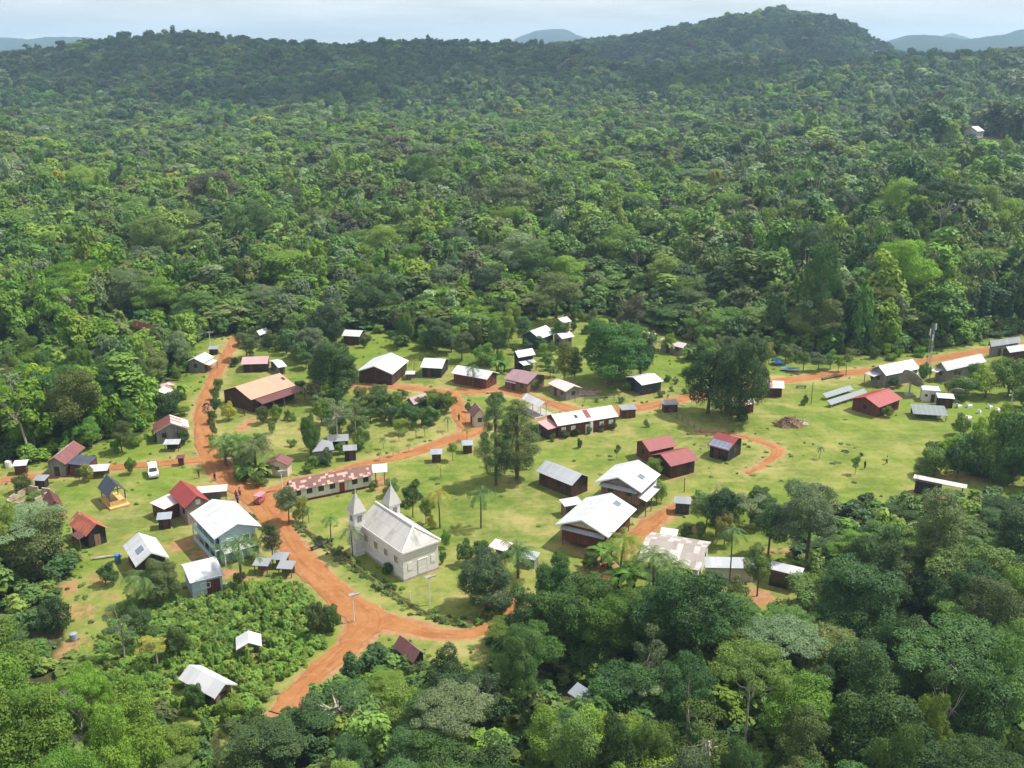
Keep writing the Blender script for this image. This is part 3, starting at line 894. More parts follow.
# ---- palms, bananas
def frond(b, base, az, length, rise, droop, wid, rng, n=12, leaflets=True):
    """one feather frond: a rachis strip with two drooping rows of leaflets"""
    d = Vector((math.cos(az), math.sin(az), 0)); s = Vector((-d.y, d.x, 0))
    pts = []
    for k in range(n + 1):
        t = k / n
        pts.append(Vector(base) + d * (length * (t - 0.12 * t * t)) + Vector((0, 0, length * (rise * t - droop * t * t))))
    for k in range(n):
        for sg in (-1, 1):
            t0, t1 = k / n, (k + 1) / n
            for j in (0, 1):
                ta = (k + j * .5) / n
                a = pts[k].lerp(pts[k + 1], j * .5); c = pts[k].lerp(pts[k + 1], j * .5 + .4)
                w = wid * math.sin(math.pi * min(1, 0.12 + 0.88 * (1 - ta))) ** .6 * (0.55 + .45 * min(1, ta * 5))
                tip = s * sg * w + d * w * .55 + Vector((0, 0, -w * rng.uniform(.35, .9)))
                b.quad(a, c, c.lerp(a, .4) + tip, a.lerp(c, .2) + tip * .97, s=False)
PALM = {}
def palm_meshes(key, seed, h, nf, L, rise, droop, wid, lean, crown_mat, tr_r=.13):
    if key in PALM: return PALM[key]
    rng = random.Random(seed)
    top = Vector((lean, lean * .3, h))
    tb = MB(); tb.tube([(0, 0, -.3), (0, 0, .3), (lean * .25, 0, h * .5), top], [tr_r * 1.7, tr_r * 1.2, tr_r, tr_r * .85], 8)
    cb = MB()
    for i in range(nf):
        u = i / nf
        frond(cb, top, i * 2.39996, L * rng.uniform(.85, 1.1), rise * (1.25 - 1.5 * u) + rng.uniform(-.08, .08), droop * rng.uniform(.85, 1.2), wid, rng)
    cm = cb.mesh(key + '_crown', M[crown_mat])
    at_ = cm.attributes.new('tone', 'FLOAT', 'FACE')
    at_.data.foreach_set('value', np.repeat(np.random.RandomState(seed).rand(len(cm.polygons) // 4 + 1), 4)[:len(cm.polygons)].astype(np.float32))
    PALM[key] = (cm, tb.mesh(key + '_trunk', M['bark']), h)
    return PALM[key]
def palm(name, label, style, loc, h, mat, group=None, scale=None, rz=0.0):
    spec = {'coconut': (31, 7.0, 20, 3.6, .55, .62, .62, .5, .17), 'slim': (32, 5.2, 13, 2.1, .62, .75, .42, .2, .10), 'tall': (33, 9.0, 16, 2.9, .6, .8, .5, .4, .13),
            'low': (34, 1.6, 18, 3.6, .85, .75, .6, .1, .25), 'acai': (35, 9.5, 12, 2.6, .45, .9, .5, .3, .1), 'moriche': (36, 4.5, 22, 3.0, .7, .6, .75, .2, .2)}[style]
    cm, tm, hh = palm_meshes(style, spec[0], spec[1], spec[2], spec[3], spec[4], spec[5], spec[6], spec[7], 'leaf_mid', spec[8])
    cm = mat_crown(cm, mat)
    t = thing(name, label, 'palm', loc, rz if rz else loc[0] * .7 + loc[1], group)
    s = scale or h / (spec[1] + spec[3] * .35)
    t.scale = (s, s, s)
    for nm, me in (('trunk', tm), ('crown', cm)):
        o = bpy.data.objects.new(nm, me); COL.objects.link(o); o.parent = t
    return t
def banana_mesh(seed):
    rng = random.Random(seed)
    b = MB()
    for st in range(4):
        bx, by = rng.uniform(-.9, .9), rng.uniform(-.9, .9)
        for i in range(7):
            az = i * 2.4 + rng.uniform(-.3, .3) + st
            d = Vector((math.cos(az), math.sin(az), 0)); s = Vector((-d.y, d.x, 0))
            L = rng.uniform(1.5, 2.3); base = Vector((bx, by, rng.uniform(1.3, 2.2)))
            pp = [base + d * L * t_ + Vector((0, 0, L * (.85 * t_ - .95 * t_ * t_))) for t_ in (0, .25, .5, .75, 1)]
            ww = [.08, .3, .36, .28, .04]
            for k in range(4):
                b.quad(pp[k] + s * ww[k] - Vector((0, 0, ww[k] * .3)), pp[k], pp[k + 1], pp[k + 1] + s * ww[k + 1] - Vector((0, 0, ww[k + 1] * .3)))
                b.quad(pp[k], pp[k] - s * ww[k] - Vector((0, 0, ww[k] * .3)), pp[k + 1] - s * ww[k + 1] - Vector((0, 0, ww[k + 1] * .3)), pp[k + 1])
    cm = b.mesh('banana_leaves', M['leaf_bright'])
    at_ = cm.attributes.new('tone', 'FLOAT', 'FACE')
    at_.data.foreach_set('value', np.repeat(np.random.RandomState(seed).rand(len(cm.polygons) // 8 + 1), 8)[:len(cm.polygons)].astype(np.float32))
    sb = MB()
    rng = random.Random(seed)
    for st in range(4):
        bx, by = rng.uniform(-.9, .9), rng.uniform(-.9, .9)
        sb.tube([(bx, by, -.1), (bx, by, 2.0)], [.14, .09], 7)
        for i in range(7): rng.uniform(0, 1); rng.uniform(0, 1); rng.uniform(0, 1)
    return cm, sb.mesh('banana_stems', M['leaf_olive'])
BAN = banana_mesh(5)
def banana(label, loc, s, rz, group=None):
    t = thing('banana_plant', label, 'banana plant', loc, rz, group)
    t.scale = (s, s, s)
    for nm, me in (('stem', BAN[1]), ('leaves', BAN[0])):
        o = bpy.data.objects.new(nm, me); COL.objects.link(o); o.parent = t
    return t

# ------------------------------------------------------------------ the forest: every tree's place
FR = np.random.RandomState(11)
def scatter(spacing, y0, y1, halfang=33.0, keep=None):
    """jittered grid of points between two distances, inside the wedge in front of the camera"""
    W = y1 * math.tan(R(halfang)) + 20
    nx, ny = int(2 * W / spacing), int((y1 - y0) / (spacing * .87)) + 1
    I, J = np.meshgrid(np.arange(nx), np.arange(ny))
    x = -W + (I + 0.5 * (J % 2)) * spacing + FR.uniform(-.42, .42, I.shape) * spacing
    y = y0 + J * spacing * .87 + FR.uniform(-.42, .42, I.shape) * spacing
    x, y = x.ravel(), y.ravel()
    ok = (np.abs(x) < y * math.tan(R(halfang)) + 12) & (y >= y0) & (y < y1)
    return x[ok], y[ok]

NEAR_END = 175.0
allx, ally, sp_ = [], [], []
for s, a, b in ((5.6, 52, 330), (6.6, 330, 620), (8.4, 620, 1150), (10.5, 1150, 1700), (14.0, 1700, 2750)):
    x, y = scatter(s, a, b)
    allx.append(x); ally.append(y); sp_.append(np.full(len(x), s))
fx, fy, fs = np.concatenate(allx), np.concatenate(ally), np.concatenate(sp_)
def grow_poly(P, m):
    c = np.mean(P, axis=0)
    return P
near_clear = in_poly(fx, fy, CLEARING)
rd = np.full(len(fx), 99.0)
nn_ = np.hypot(fx, fy) < 420
rd[nn_] = road_dist(fx[nn_], fy[nn_])
# a margin so that trunks stand a little back from the village
edge = np.full(len(fx), 99.0)
edge[nn_] = line_dist(fx[nn_], fy[nn_], CLEARING + [CLEARING[0]])
ok = ~near_clear & (rd > 2.8) & (edge > 1.6)
# creek bed and the bare ground on the lower left stay open; so do the places of the hand-set trees and the two roofs in the forest
def near_any(pts, rads):
    m = np.zeros(len(fx), bool)
    for (p, r_) in zip(pts, rads):
        c = at(*p)
        m |= np.hypot(fx - c.x, fy - c.y) < r_
    return m
OPEN = [((62, 690), 3.5), ((70, 712), 3.5), ((75, 745), 4), ((70, 650), 6), ((75, 615), 6), ((90, 690), 5), ((60, 612), 5), ((186, 740), 2.5), ((574, 705), 6.0), ((592, 702), 6.5), ((605, 705), 4), ((574, 722), 5.0), ((578, 735), 4.0), ((2, 384), 9), ((2, 392), 8), ((145, 334), 11), ((146, 343), 12), ((30, 352), 9), ((40, 362), 9), ((62, 356), 7), ((12, 362), 9)]
ok &= ~near_any([p for p, r_ in OPEN], [r_ for p, r_ in OPEN])
_kd = lambda x, y: (np.abs(x - KNOLL[0]) < 19) & (y - KNOLL[1] < 14) & (y - KNOLL[1] > -62)
ok &= ~_kd(fx, fy)
fx, fy, fs = fx[ok], fy[ok], fs[ok]
fz = terr(fx, fy)
fpx, fpy = to_px(fx, fy, fz)
vis = (fpx > -90) & (fpx < 1114)
fx, fy, fs, fz, fpx, fpy = (a[vis] for a in (fx, fy, fs, fz, fpx, fpy))
N_F = len(fx)
u1, u2, u3, u4 = (FR.rand(N_F) for _ in range(4))
# how tall the forest stands: low regrowth round the village and in the valley, high forest to the right and on the hills
zone = fbm(fx / 95.0, fy / 95.0, 3)
right = smooth((fpx - 600) / 200)
hill = smooth((fy - 900) / 300)
tallness = np.clip(0.48 + 0.55 * (zone - .35) + 0.30 * right * smooth((fy - 250) / 60) + 0.3 * hill + 0.2 * smooth((150 - fy) / 60), .36, 1.15)
leftlow = (fpx < 150) & (fpy > 325) & (fpy < 480)
tallness = np.where(leftlow, .46 + .2 * u3, tallness)
FH = (7.0 + 15.0 * tallness) * (0.72 + 0.55 * u1 ** 1.3)
FH = np.where((fy > 130) & (fy < 205) & (fpx > 740), FH * .62, FH)      # low trees round the right-hand end of the field
nearf = smooth((168 - fy) / 30)
FH = FH * (1 - .36 * nearf)
FH = np.where((fy <= 140) & (fpx < 520) & (fpx > 150), FH * .66, FH)
FH = np.where((fpx > 150) & (fpx < 330) & (fy < 140), FH * .8, FH)
FH = np.where((fpx < 130) & (fpy > 480), FH * 1.15, FH)
LINE = np.array([(-90, 480), (0, 490), (40, 503), (70, 550), (100, 610), (150, 690), (190, 722), (230, 722), (258, 712), (285, 705), (310, 704), (335, 692), (380, 668), (440, 652), (480, 642), (508, 628), (520, 575), (560, 565), (600, 588), (640, 585), (680, 580), (720, 590), (760, 612), (790, 600), (815, 575), (835, 545), (870, 520), (900, 498), (960, 494), (1024, 500), (1110, 500)], float)
lim = np.interp(fpx, LINE[:, 0], LINE[:, 1]) + 14 * u3
_dx, _dy = (fpx - 512) / FPX, (384 - lim) / FPX
hmax = CAM_H + fy * (-sp + _dy * cp) / (cp + _dy * sp)
front = (fpy > 500) | ((fpx < 45) & (fpy > 488))
FH = np.where(front, np.minimum(FH, np.maximum(hmax, 0)), FH)
for _wx, _hw, _yl, _y0, _y1 in ((579, 42, 711, 702, 900), (974, 18, 139, 131.5, 180), (141, 28, 339, 334, 440)):
    _w = (np.abs(fpx - _wx) < _hw) & (fpy > _y0) & (fpy < _y1)
    _h = CAM_H + fy * (-sp + (384 - _yl) / FPX * cp) / (cp + (384 - _yl) / FPX * sp) - fz
    FH = np.where(_w, np.minimum(FH, np.maximum(_h, 0)), FH)
l2 = np.where(fpx < 110, 364, 331) + 8 * u3
_dy = (384 - l2) / FPX
hm2 = CAM_H + fy * (-sp + _dy * cp) / (cp + _dy * sp)
lz = (fpx < 195) & (fpy < 488) & (fpy > np.where(fpx < 110, 366, 334))
FH = np.where(lz, np.clip(np.minimum(FH * 1.3, hm2), 0, 99), FH)
FW = np.clip(fs * (0.95 + 1.75 * u2 ** 2.0) * (0.72 + 0.28 * FH / 15.0), 3.4, 30)
back = (fy > 215) & (fpx < 770) & ~lz
FH = np.where(back, FH * (0.5 + 0.5 * smooth(edge[ok][vis] / 42.0)), FH)
emerg = (u4 > 0.94) & ~front & ~lz
FH = np.where(emerg, FH * 1.3, FH); FW = np.where(emerg, FW * 1.35, FW)
MATS = ['leaf_mid', 'leaf_dark', 'leaf_bright', 'leaf_olive', 'leaf_grey', 'leaf_pale', 'leaf_brown', 'leaf_yellow']
KINDS_F = ['dome', 'big', 'tall', 'umbrella', 'sparse', 'dense']
mz = fbm(fx / 60.0 + 50, fy / 60.0, 3)
pm = np.stack([np.full(N_F, .36), .09 + .32 * right + .9 * hill, .34 + .6 * (mz > .5) - .2 * right - .34 * hill + .35 * ((fpx < 560) & (fy > 215) & (fy < 620)), .16 + 0 * mz, .09 + 0 * mz, .03 + .02 * (mz < .42), .006 + .016 * (fy > 300), .003 + .014 * (fy > 400)], 1)  # more dark leaves on the hills: part of their shade is put into colour
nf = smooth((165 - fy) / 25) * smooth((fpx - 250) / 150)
pm[:, 1] += .55 * nf; pm[:, 2] *= 1 - .55 * nf; pm[:, 5] *= 1 - nf; pm[:, 4] *= 1 - .5 * nf; pm[:, 6:] *= (1 - nf)[:, None]  # foreground leaf choice darkened: shade put into the foliage colour
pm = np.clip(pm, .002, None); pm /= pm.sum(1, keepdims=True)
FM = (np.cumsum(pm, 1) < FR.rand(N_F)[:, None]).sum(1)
pk = np.stack([np.full(N_F, .46), .30 + .25 * emerg, .05 + 0 * zone, .03 * (fy < 900), (.045 + .03 * emerg) * (fy < 1000), .14 + 0 * zone], 1)
pk /= pk.sum(1, keepdims=True)
FK = (np.cumsum(pk, 1) < FR.rand(N_F)[:, None]).sum(1)
FW = FW * (1 + .16 * smooth((fy - 190) / 60))
FW = np.where(FK == 2, FW * .62, FW); FW = np.where(FK == 3, FW * 1.15, FW); FH = np.where(FK == 2, FH * 1.12, FH)
FROT = FR.rand(N_F) * 6.283

# which stand as single trees: the nearest three hundred whose crown is in the picture
tpx, tpy = to_px(fx, fy, fz + FH * .75)
infr = (tpx > -8) & (tpx < 1032) & (tpy < 850) & (tpy > 0)
size = np.where(infr, FW / np.hypot(fy, 40), 0)
order = np.argsort(-size)
FTOP = 298
size = np.where(FH < 2.6, 0, size); order = np.argsort(-size)
single = np.zeros(N_F, bool)
single[order[:FTOP]] = True
single &= infr
# things in front of the picture's edge that hide the lens are not wanted
rest = ~single & (fy > 168) & (FH > 2.6)

def region_of(px, py, y):
    if y < 142:
        if px < 90: return 'beside the muddy creek at the lower left'
        if px < 300: return 'below the white roof among the weeds'
        if px < 470: return 'below the bend of the red road'
        if px < 700: return 'in the forest around the lone blue-grey roof'
        if px < 860: return 'in the forest below the compound with the long shed'
        return 'in the lower right corner of the forest'
    if px < 130 and y < 200: return 'on the left edge behind the rusty house'
    if px < 200: return 'on the left behind the roadside houses'
    if px > 780 and y < 215: return 'between the long striped roof and the lower forest'
    if px > 880: return 'at the right end of the sports field'
    if px < 330: return 'behind the barn at the top of the red road'
    if px < 560: return 'behind the upper row of white roofs'
    if px < 760: return 'behind the two huge round trees'
    return 'behind the upper red road on the right'
ADJ = {0: 'mid-green', 1: 'dark green', 2: 'bright green', 3: 'olive green', 4: 'grey-green', 5: 'pale green', 6: 'brownish', 7: 'yellow-green'}
KADJ = {'dome': 'round-crowned', 'big': 'broad-crowned', 'tall': 'narrow', 'umbrella': 'flat-topped', 'sparse': 'open-crowned', 'dense': 'dense'}
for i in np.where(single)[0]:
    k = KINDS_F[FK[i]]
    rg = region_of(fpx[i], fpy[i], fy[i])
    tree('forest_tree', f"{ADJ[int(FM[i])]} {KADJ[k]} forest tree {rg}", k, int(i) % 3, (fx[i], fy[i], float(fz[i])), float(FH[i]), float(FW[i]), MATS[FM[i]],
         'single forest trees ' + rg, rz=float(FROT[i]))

# all the others: one mass, each tree an instance of a coarser crown
def proto_collection(name, specs):
    c = bpy.data.collections.new(name)
    for k, (kind, seed, q, mat) in enumerate(specs):
        crown, trunk, zs, rs = kind_meshes(kind, 300 + seed * 13, q, mat)
        nb, nt = len(crown.polygons), len(trunk.polygons)
        # join crown and trunk in one mesh of unit height and unit width
        vc = np.empty(len(crown.vertices) * 3, np.float32); crown.vertices.foreach_get('co', vc)
        vt = np.empty(len(trunk.vertices) * 3, np.float32); trunk.vertices.foreach_get('co', vt)
        V = np.concatenate([vc.reshape(-1, 3), vt.reshape(-1, 3)]) / np.array([2 * rs, 2 * rs, zs], np.float32)
        lt = np.empty(len(trunk.loops), np.int32); trunk.loops.foreach_get('vertex_index', lt)
        ls = np.empty(nt, np.int32); trunk.polygons.foreach_get('loop_start', ls)
        me = bpy.data.meshes.new(f'{name}_{k:02d}')
        me.vertices.add(len(V)); me.vertices.foreach_set('co', V.ravel())
        me.loops.add(nb * 4 + len(lt)); me.loops.foreach_set('vertex_index', np.concatenate([np.arange(nb * 4, dtype=np.int32), lt + nb * 4]))
        me.polygons.add(nb + nt); me.polygons.foreach_set('loop_start', np.concatenate([np.arange(0, nb * 4, 4, dtype=np.int32), ls + nb * 4]))
        me.polygons.foreach_set('material_index', np.concatenate([np.zeros(nb, np.int32), np.ones(nt, np.int32)]))
        me.update()
        tn = np.empty(nb, np.float32); crown.attributes['tone'].data.foreach_get('value', tn)
        a_ = me.attributes.new('tone', 'FLOAT', 'FACE'); a_.data.foreach_set('value', np.concatenate([tn, np.zeros(nt, np.float32)]))
        me.materials.append(M[mat]); me.materials.append(trunk.materials[0])
        bpy.data.meshes.remove(crown); bpy.data.meshes.remove(trunk)
        o = bpy.data.objects.new(f'{name}_{k:02d}', me)
        c.objects.link(o)
    return c
def mass(name, coll, pos, idx, scl, rot, label=None, cat=None):
    me = bpy.data.meshes.new(name)
    n = len(pos)
    me.vertices.add(n); me.vertices.foreach_set('co', np.asarray(pos, np.float32).ravel())
    a = me.attributes.new('idx', 'INT', 'POINT'); a.data.foreach_set('value', np.asarray(idx, np.int32))
    a = me.attributes.new('scl', 'FLOAT_VECTOR', 'POINT'); a.data.foreach_set('vector', np.asarray(scl, np.float32).ravel())
    a = me.attributes.new('rot', 'FLOAT_VECTOR', 'POINT'); a.data.foreach_set('vector', np.asarray(rot, np.float32).ravel())
    me.update()
    o = bpy.data.objects.new(name, me); COL.objects.link(o)
    ng = bpy.data.node_groups.new(name + '_instances', 'GeometryNodeTree')
    ng.interface.new_socket('Geometry', in_out='INPUT', socket_type='NodeSocketGeometry')
    ng.interface.new_socket('Geometry', in_out='OUTPUT', socket_type='NodeSocketGeometry')
    N, L = ng.nodes, ng.links
    gi, go = N.new('NodeGroupInput'), N.new('NodeGroupOutput')
    ci = N.new('GeometryNodeCollectionInfo')
    ci.inputs['Collection'].default_value = coll
    ci.inputs['Separate Children'].default_value = True
    ci.inputs['Reset Children'].default_value = True
    ip = N.new('GeometryNodeInstanceOnPoints')
    ip.inputs['Pick Instance'].default_value = True
    def na(nm, ty):
        q = N.new('GeometryNodeInputNamedAttribute'); q.data_type = ty; q.inputs['Name'].default_value = nm
        return q.outputs['Attribute']
    L.new(gi.outputs[0], ip.inputs['Points']); L.new(ci.outputs[0], ip.inputs['Instance'])
    L.new(na('idx', 'INT'), ip.inputs['Instance Index']); L.new(na('scl', 'FLOAT_VECTOR'), ip.inputs['Scale'])
    L.new(na('rot', 'FLOAT_VECTOR'), ip.inputs['Rotation'])
    L.new(ip.outputs[0], go.inputs[0])
    md = o.modifiers.new('instances', 'NODES'); md.node_group = ng
    tag(o, label, cat, None, 'stuff')
    return o
specs, lut = [], {}
for ki, k in enumerate(KINDS_F):
    for mi, m in enumerate(MATS):
        if k in ('umbrella', 'tall', 'dense') and m in ('leaf_yellow', 'leaf_brown'): continue
        for s in range(2 if m in ('leaf_mid', 'leaf_dark', 'leaf_bright') and k in ('dome', 'big') else 1):
            lut.setdefault((ki, mi), []).append(len(specs))
            specs.append((k, ki * 10 + mi + s * 3, {'big': 2.5, 'tall': 2.5, 'sparse': 1.8}.get(k, 2.35), m))
FC = proto_collection('forest_crowns', specs)
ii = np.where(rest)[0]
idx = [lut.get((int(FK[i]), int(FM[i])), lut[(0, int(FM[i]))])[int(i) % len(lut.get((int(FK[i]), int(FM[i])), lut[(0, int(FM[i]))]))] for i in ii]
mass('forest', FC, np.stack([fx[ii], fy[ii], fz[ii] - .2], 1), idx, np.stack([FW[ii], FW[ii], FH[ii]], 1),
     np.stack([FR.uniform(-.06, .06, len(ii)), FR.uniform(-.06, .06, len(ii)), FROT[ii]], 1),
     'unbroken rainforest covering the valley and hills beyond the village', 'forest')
print('forest singles', int(single.sum()), 'mass', len(ii))

# undergrowth between the trunks, and the rank weeds of the lower left
UC = proto_collection('undergrowth_plants', [(k, 90 + i, q, m) for i, (k, q, m) in enumerate((('shrub', 1.4, 'leaf_mid'), ('shrub', 1.6, 'leaf_dark'), ('shrub', 1.6, 'leaf_bright'), ('shrub', 1.5, 'leaf_olive'), ('bush', 1.5, 'leaf_mid'), ('bush', 1.5, 'leaf_dark'), ('shrub', 1.2, 'leaf_weed'), ('bush', 1.4, 'leaf_bright')))])
def undergrowth(name, spacing, y0, y1, cond, hr, wr, choice, label, cat):
    x, y = scatter(spacing, y0, y1)
    ok = cond(x, y)
    x, y = x[ok], y[ok]
    n = len(x)
    z = terr(x, y)
    w = FR.uniform(*wr, n); h = FR.uniform(*hr, n) * (0.55 + 0.9 * fbm(x / 7.0, y / 7.0, 2))
    return mass(name, UC, np.stack([x, y, z - .1], 1), FR.choice(choice, n), np.stack([w, w, h], 1), np.stack([np.zeros(n), np.zeros(n), FR.rand(n) * 6.28], 1), label, cat)
def open_spot(x, y):
    m = np.zeros(len(x), bool)
    for p, r_ in OPEN[:9] + OPEN[17:19]:
        c = at(*p); m |= np.hypot(x - c.x, y - c.y) < r_ * .62
    return m
undergrowth('undergrowth', 3.0, 55, 345, lambda x, y: ~in_poly(x, y, CLEARING) & (road_dist(x, y) > 1.2) & ~open_spot(x, y), (1.6, 3.4), (3.0, 5.5), [0, 1, 2, 3, 4, 5, 0, 1], 'leafy undergrowth filling the ground between the forest trunks', 'undergrowth')
undergrowth('understory', 5.4, 60, 1000, lambda x, y: ~in_poly(x, y, CLEARING) & (road_dist(x, y) > 3) & ~open_spot(x, y) & ~_kd(x, y) & ((y > 190) | (fbm(x / 9.0, y / 9.0, 2) > .5)) & ~((y < 190) & (np.abs(x) < 99) & (line_dist(x, y, CLEARING + [CLEARING[0]]) < 9)), (3.2, 8.0), (5.0, 9.0), [0, 4, 4, 7, 7, 2, 3, 5], 'bushy young growth under and between the forest trees', 'undergrowth')
def weeds_ok(x, y):
    m = in_poly(x, y, WEEDS) | in_poly(x, y, WEEDS2)
    for p, r_ in (((203, 688), 2.8), ((216, 690), 2.6), ((247, 650), 1.6), ((410, 655), 4.2), ((405, 664), 3.5), ((204, 585), 4.5)):
        c = at(*p); m &= np.hypot(x - c.x, y - c.y) > r_
    return m & (road_dist(x, y) > 1.4)
undergrowth('weeds', 1.1, 75, 160, weeds_ok, (0.6, 1.6), (1.1, 2.4), [6, 6, 6, 6, 6, 2], 'rank bright green weeds and low scrub left of the red road', 'weeds')

def tuft_ok(x, y):
    rdv = road_dist(x, y)
    e = line_dist(x, y, CLEARING + [CLEARING[0]])
    n = fbm(x / 6.0, y / 6.0, 3)
    bankd = line_dist(x, y, g([(298, 526), (322, 543), (362, 572), (398, 597), (422, 612), (446, 621), (470, 623), (490, 618), (506, 606)]))
    p = np.where(rdv < 2.2, .16, .004) + .5 * (e < 4) + .9 * (bankd < 1.6) + .10 * np.clip((n - .6) * 6, 0, 1)
    lu = np.zeros(len(x))
    for px, py, a, b in LUSH:
        c = at(px, py); lu = np.maximum(lu, np.exp(-(((x - c.x) / a) ** 2 + ((y - c.y) / b) ** 2)))
    p = p + .16 * (lu > .4)
    return in_poly(x, y, CLEARING) & (rdv > .5) & (FR.rand(len(x)) < p * .8)
undergrowth('tall_grass', 1.3, 88, 320, tuft_ok, (0.12, 0.5), (0.5, 1.3), [6, 6, 2, 6, 3], 'tufts of taller grass and weeds scattered over the village lawns and verges', 'grass')
BANK = g([(298, 526), (322, 543), (362, 572), (398, 597), (422, 612), (446, 621), (470, 623), (490, 618), (506, 606)])
undergrowth('bank_weeds', 0.8, 88, 190, lambda x, y: (line_dist(x, y, BANK) < .9) & (FR.rand(len(x)) < .62), (0.25, 1.1), (0.7, 1.7), [0, 1, 3, 6, 0, 3], 'dark weedy growth along the earth bank between the red road and the churchyard', 'weeds')

# greenery of the gardens between the upper houses
def garden(poly, spacing, hr, wr, kinds, mats, label, group, name, cat, avoid, seed):
    P = g(poly); rng = np.random.RandomState(seed)
    xs, ys = [p[0] for p in P], [p[1] for p in P]
    n = 0
    yy = min(ys)
    while yy < max(ys):
        xx = min(xs)
        while xx < max(xs):
            x, y = xx + rng.uniform(-.4, .4) * spacing, yy + rng.uniform(-.4, .4) * spacing
            xx += spacing
            if not in_poly(np.array([x]), np.array([y]), P)[0]: continue
            if any(math.hypot(x - at(*a).x, y - at(*a).y) < r_ for a, r_ in avoid): continue
            if road_dist(np.array([x]), np.array([y]))[0] < 1.5: continue
            k = rng.randint(len(kinds))
            h, w = rng.uniform(*hr), rng.uniform(*wr)
            m = mats[rng.randint(len(mats))]
            tree(name, ADJ[MATS.index(m)] + ' ' + label, kinds[k], rng.randint(3), (x, y, 0), h, w, m, group, cat, rz=rng.uniform(0, 6.28))
            n += 1
        yy += spacing * .9
    print(name, n)
MX = ['leaf_mid', 'leaf_mid', 'leaf_bright', 'leaf_bright', 'leaf_dark', 'leaf_olive']
garden([(398, 326), (440, 320), (505, 316), (516, 326), (512, 348), (470, 356), (445, 352), (418, 350), (396, 350)], 4.6, (4, 10), (4, 7.5), ['dome', 'bush', 'bush', 'dense', 'dome'], MX,
       'garden tree behind the bungalow and cottage', 'garden trees behind the bungalow and cottage', 'garden_tree', 'tree', [((424, 362), 4), ((436, 362), 4), ((410, 374), 4), ((525, 350), 4)], 4)
garden([(262, 340), (300, 336), (338, 345), (340, 384), (318, 388), (298, 366), (262, 350)], 4.4, (2.5, 7), (3.5, 6), ['bush', 'bush', 'dome'], MX,
       'bush or low tree in the garden behind the barn', 'garden bushes behind the barn', 'garden_bush', 'bush', [((278, 366), 4), ((260, 334), 3), ((286, 334), 3), ((268, 362), 4)], 5)
garden([(640, 334), (700, 346), (745, 352), (770, 352), (760, 362), (700, 366), (690, 356), (650, 350), (628, 350)], 4.0, (2, 5.5), (3, 5.5), ['bush', 'bush', 'shrub', 'dome'], ['leaf_bright', 'leaf_bright', 'leaf_mid', 'leaf_olive', 'leaf_weed'] if False else ['leaf_bright', 'leaf_bright', 'leaf_mid', 'leaf_olive'],
       'bush in the sunny strip by the long pink roof', 'bushes in the sunny strip by the long pink roof', 'sunny_bush', 'bush', [((655, 338), 4), ((676, 344), 6), ((666, 346), 4)], 6)
garden([(316, 408), (352, 398), (372, 404), (372, 440), (345, 442), (330, 430)], 4.2, (2.5, 6), (3.5, 5.5), ['bush', 'dome', 'sparse'], MX + ['leaf_grey'],
       'bush in the middle garden left of the plum-coloured roof', 'bushes of the middle garden', 'garden_bush', 'bush', [((322, 455), 4), ((340, 446), 4)], 7)
garden([(225, 440), (262, 442), (266, 470), (246, 476), (224, 466)], 4.0, (2, 4.5), (3, 4.5), ['bush', 'shrub'], ['leaf_bright', 'leaf_mid', 'leaf_mid'],
       'bush under the palm clump by the junction', 'bushes under the palm clump', 'garden_bush', 'bush', [((278, 464), 3)], 8)
garden([(100, 440), (150, 438), (180, 420), (196, 440), (188, 452), (140, 457), (104, 456)], 4.2, (1.2, 3.2), (2.5, 4.2), ['bush', 'shrub', 'shrub'], ['leaf_bright', 'leaf_bright', 'leaf_mid', 'leaf_olive'],
       'bush on the grassy slope above the side road', 'bushes above the side road', 'slope_bush', 'bush', [((170, 425), 5), ((173, 450), 3)], 9)
garden([(690, 500), (760, 492), (790, 520), (770, 545), (738, 552), (690, 545)], 5.2, (2, 5), (3, 5.5), ['bush', 'dome', 'shrub'], ['leaf_mid', 'leaf_dark', 'leaf_grey', 'leaf_bright', 'leaf_olive'],
       'bush of the compound garden', 'bushes of the compound garden', 'compound_bush', 'bush', [((724, 546), 5), ((668, 540), 4), ((682, 512), 4), ((700, 552), 4), ((740, 536), 3.5)], 10)
garden([(400, 655), (430, 650), (480, 640), (500, 645), (470, 690), (420, 690)], 4.0, (1.5, 3.5), (2.6, 4.2), ['bush', 'shrub'], ['leaf_mid', 'leaf_bright', 'leaf_olive'],
       'bush around the collapsed maroon shed', 'bushes around the collapsed maroon shed', 'scrub_bush', 'bush', [((410, 655), 4.5), ((405, 664), 3.5), ((460, 655), 5), ((470, 668), 5)], 12)
garden([(905, 440), (1040, 400), (1060, 480), (985, 484), (930, 480), (912, 468)], 4.4, (2.5, 5.5), (4, 7), ['bush', 'dense', 'bush'], ['leaf_dark', 'leaf_mid', 'leaf_mid', 'leaf_dark', 'leaf_bright'],
       'bushy tree filling the grove at the end of the sports field', 'grove at the right end of the sports field', 'grove_tree', 'tree', [((940, 418), 7), ((968, 420), 9), ((1000, 412), 9), ((985, 410), 9), ((938, 484), 7), ((960, 486), 6), ((925, 440), 7), ((905, 452), 5)], 13)

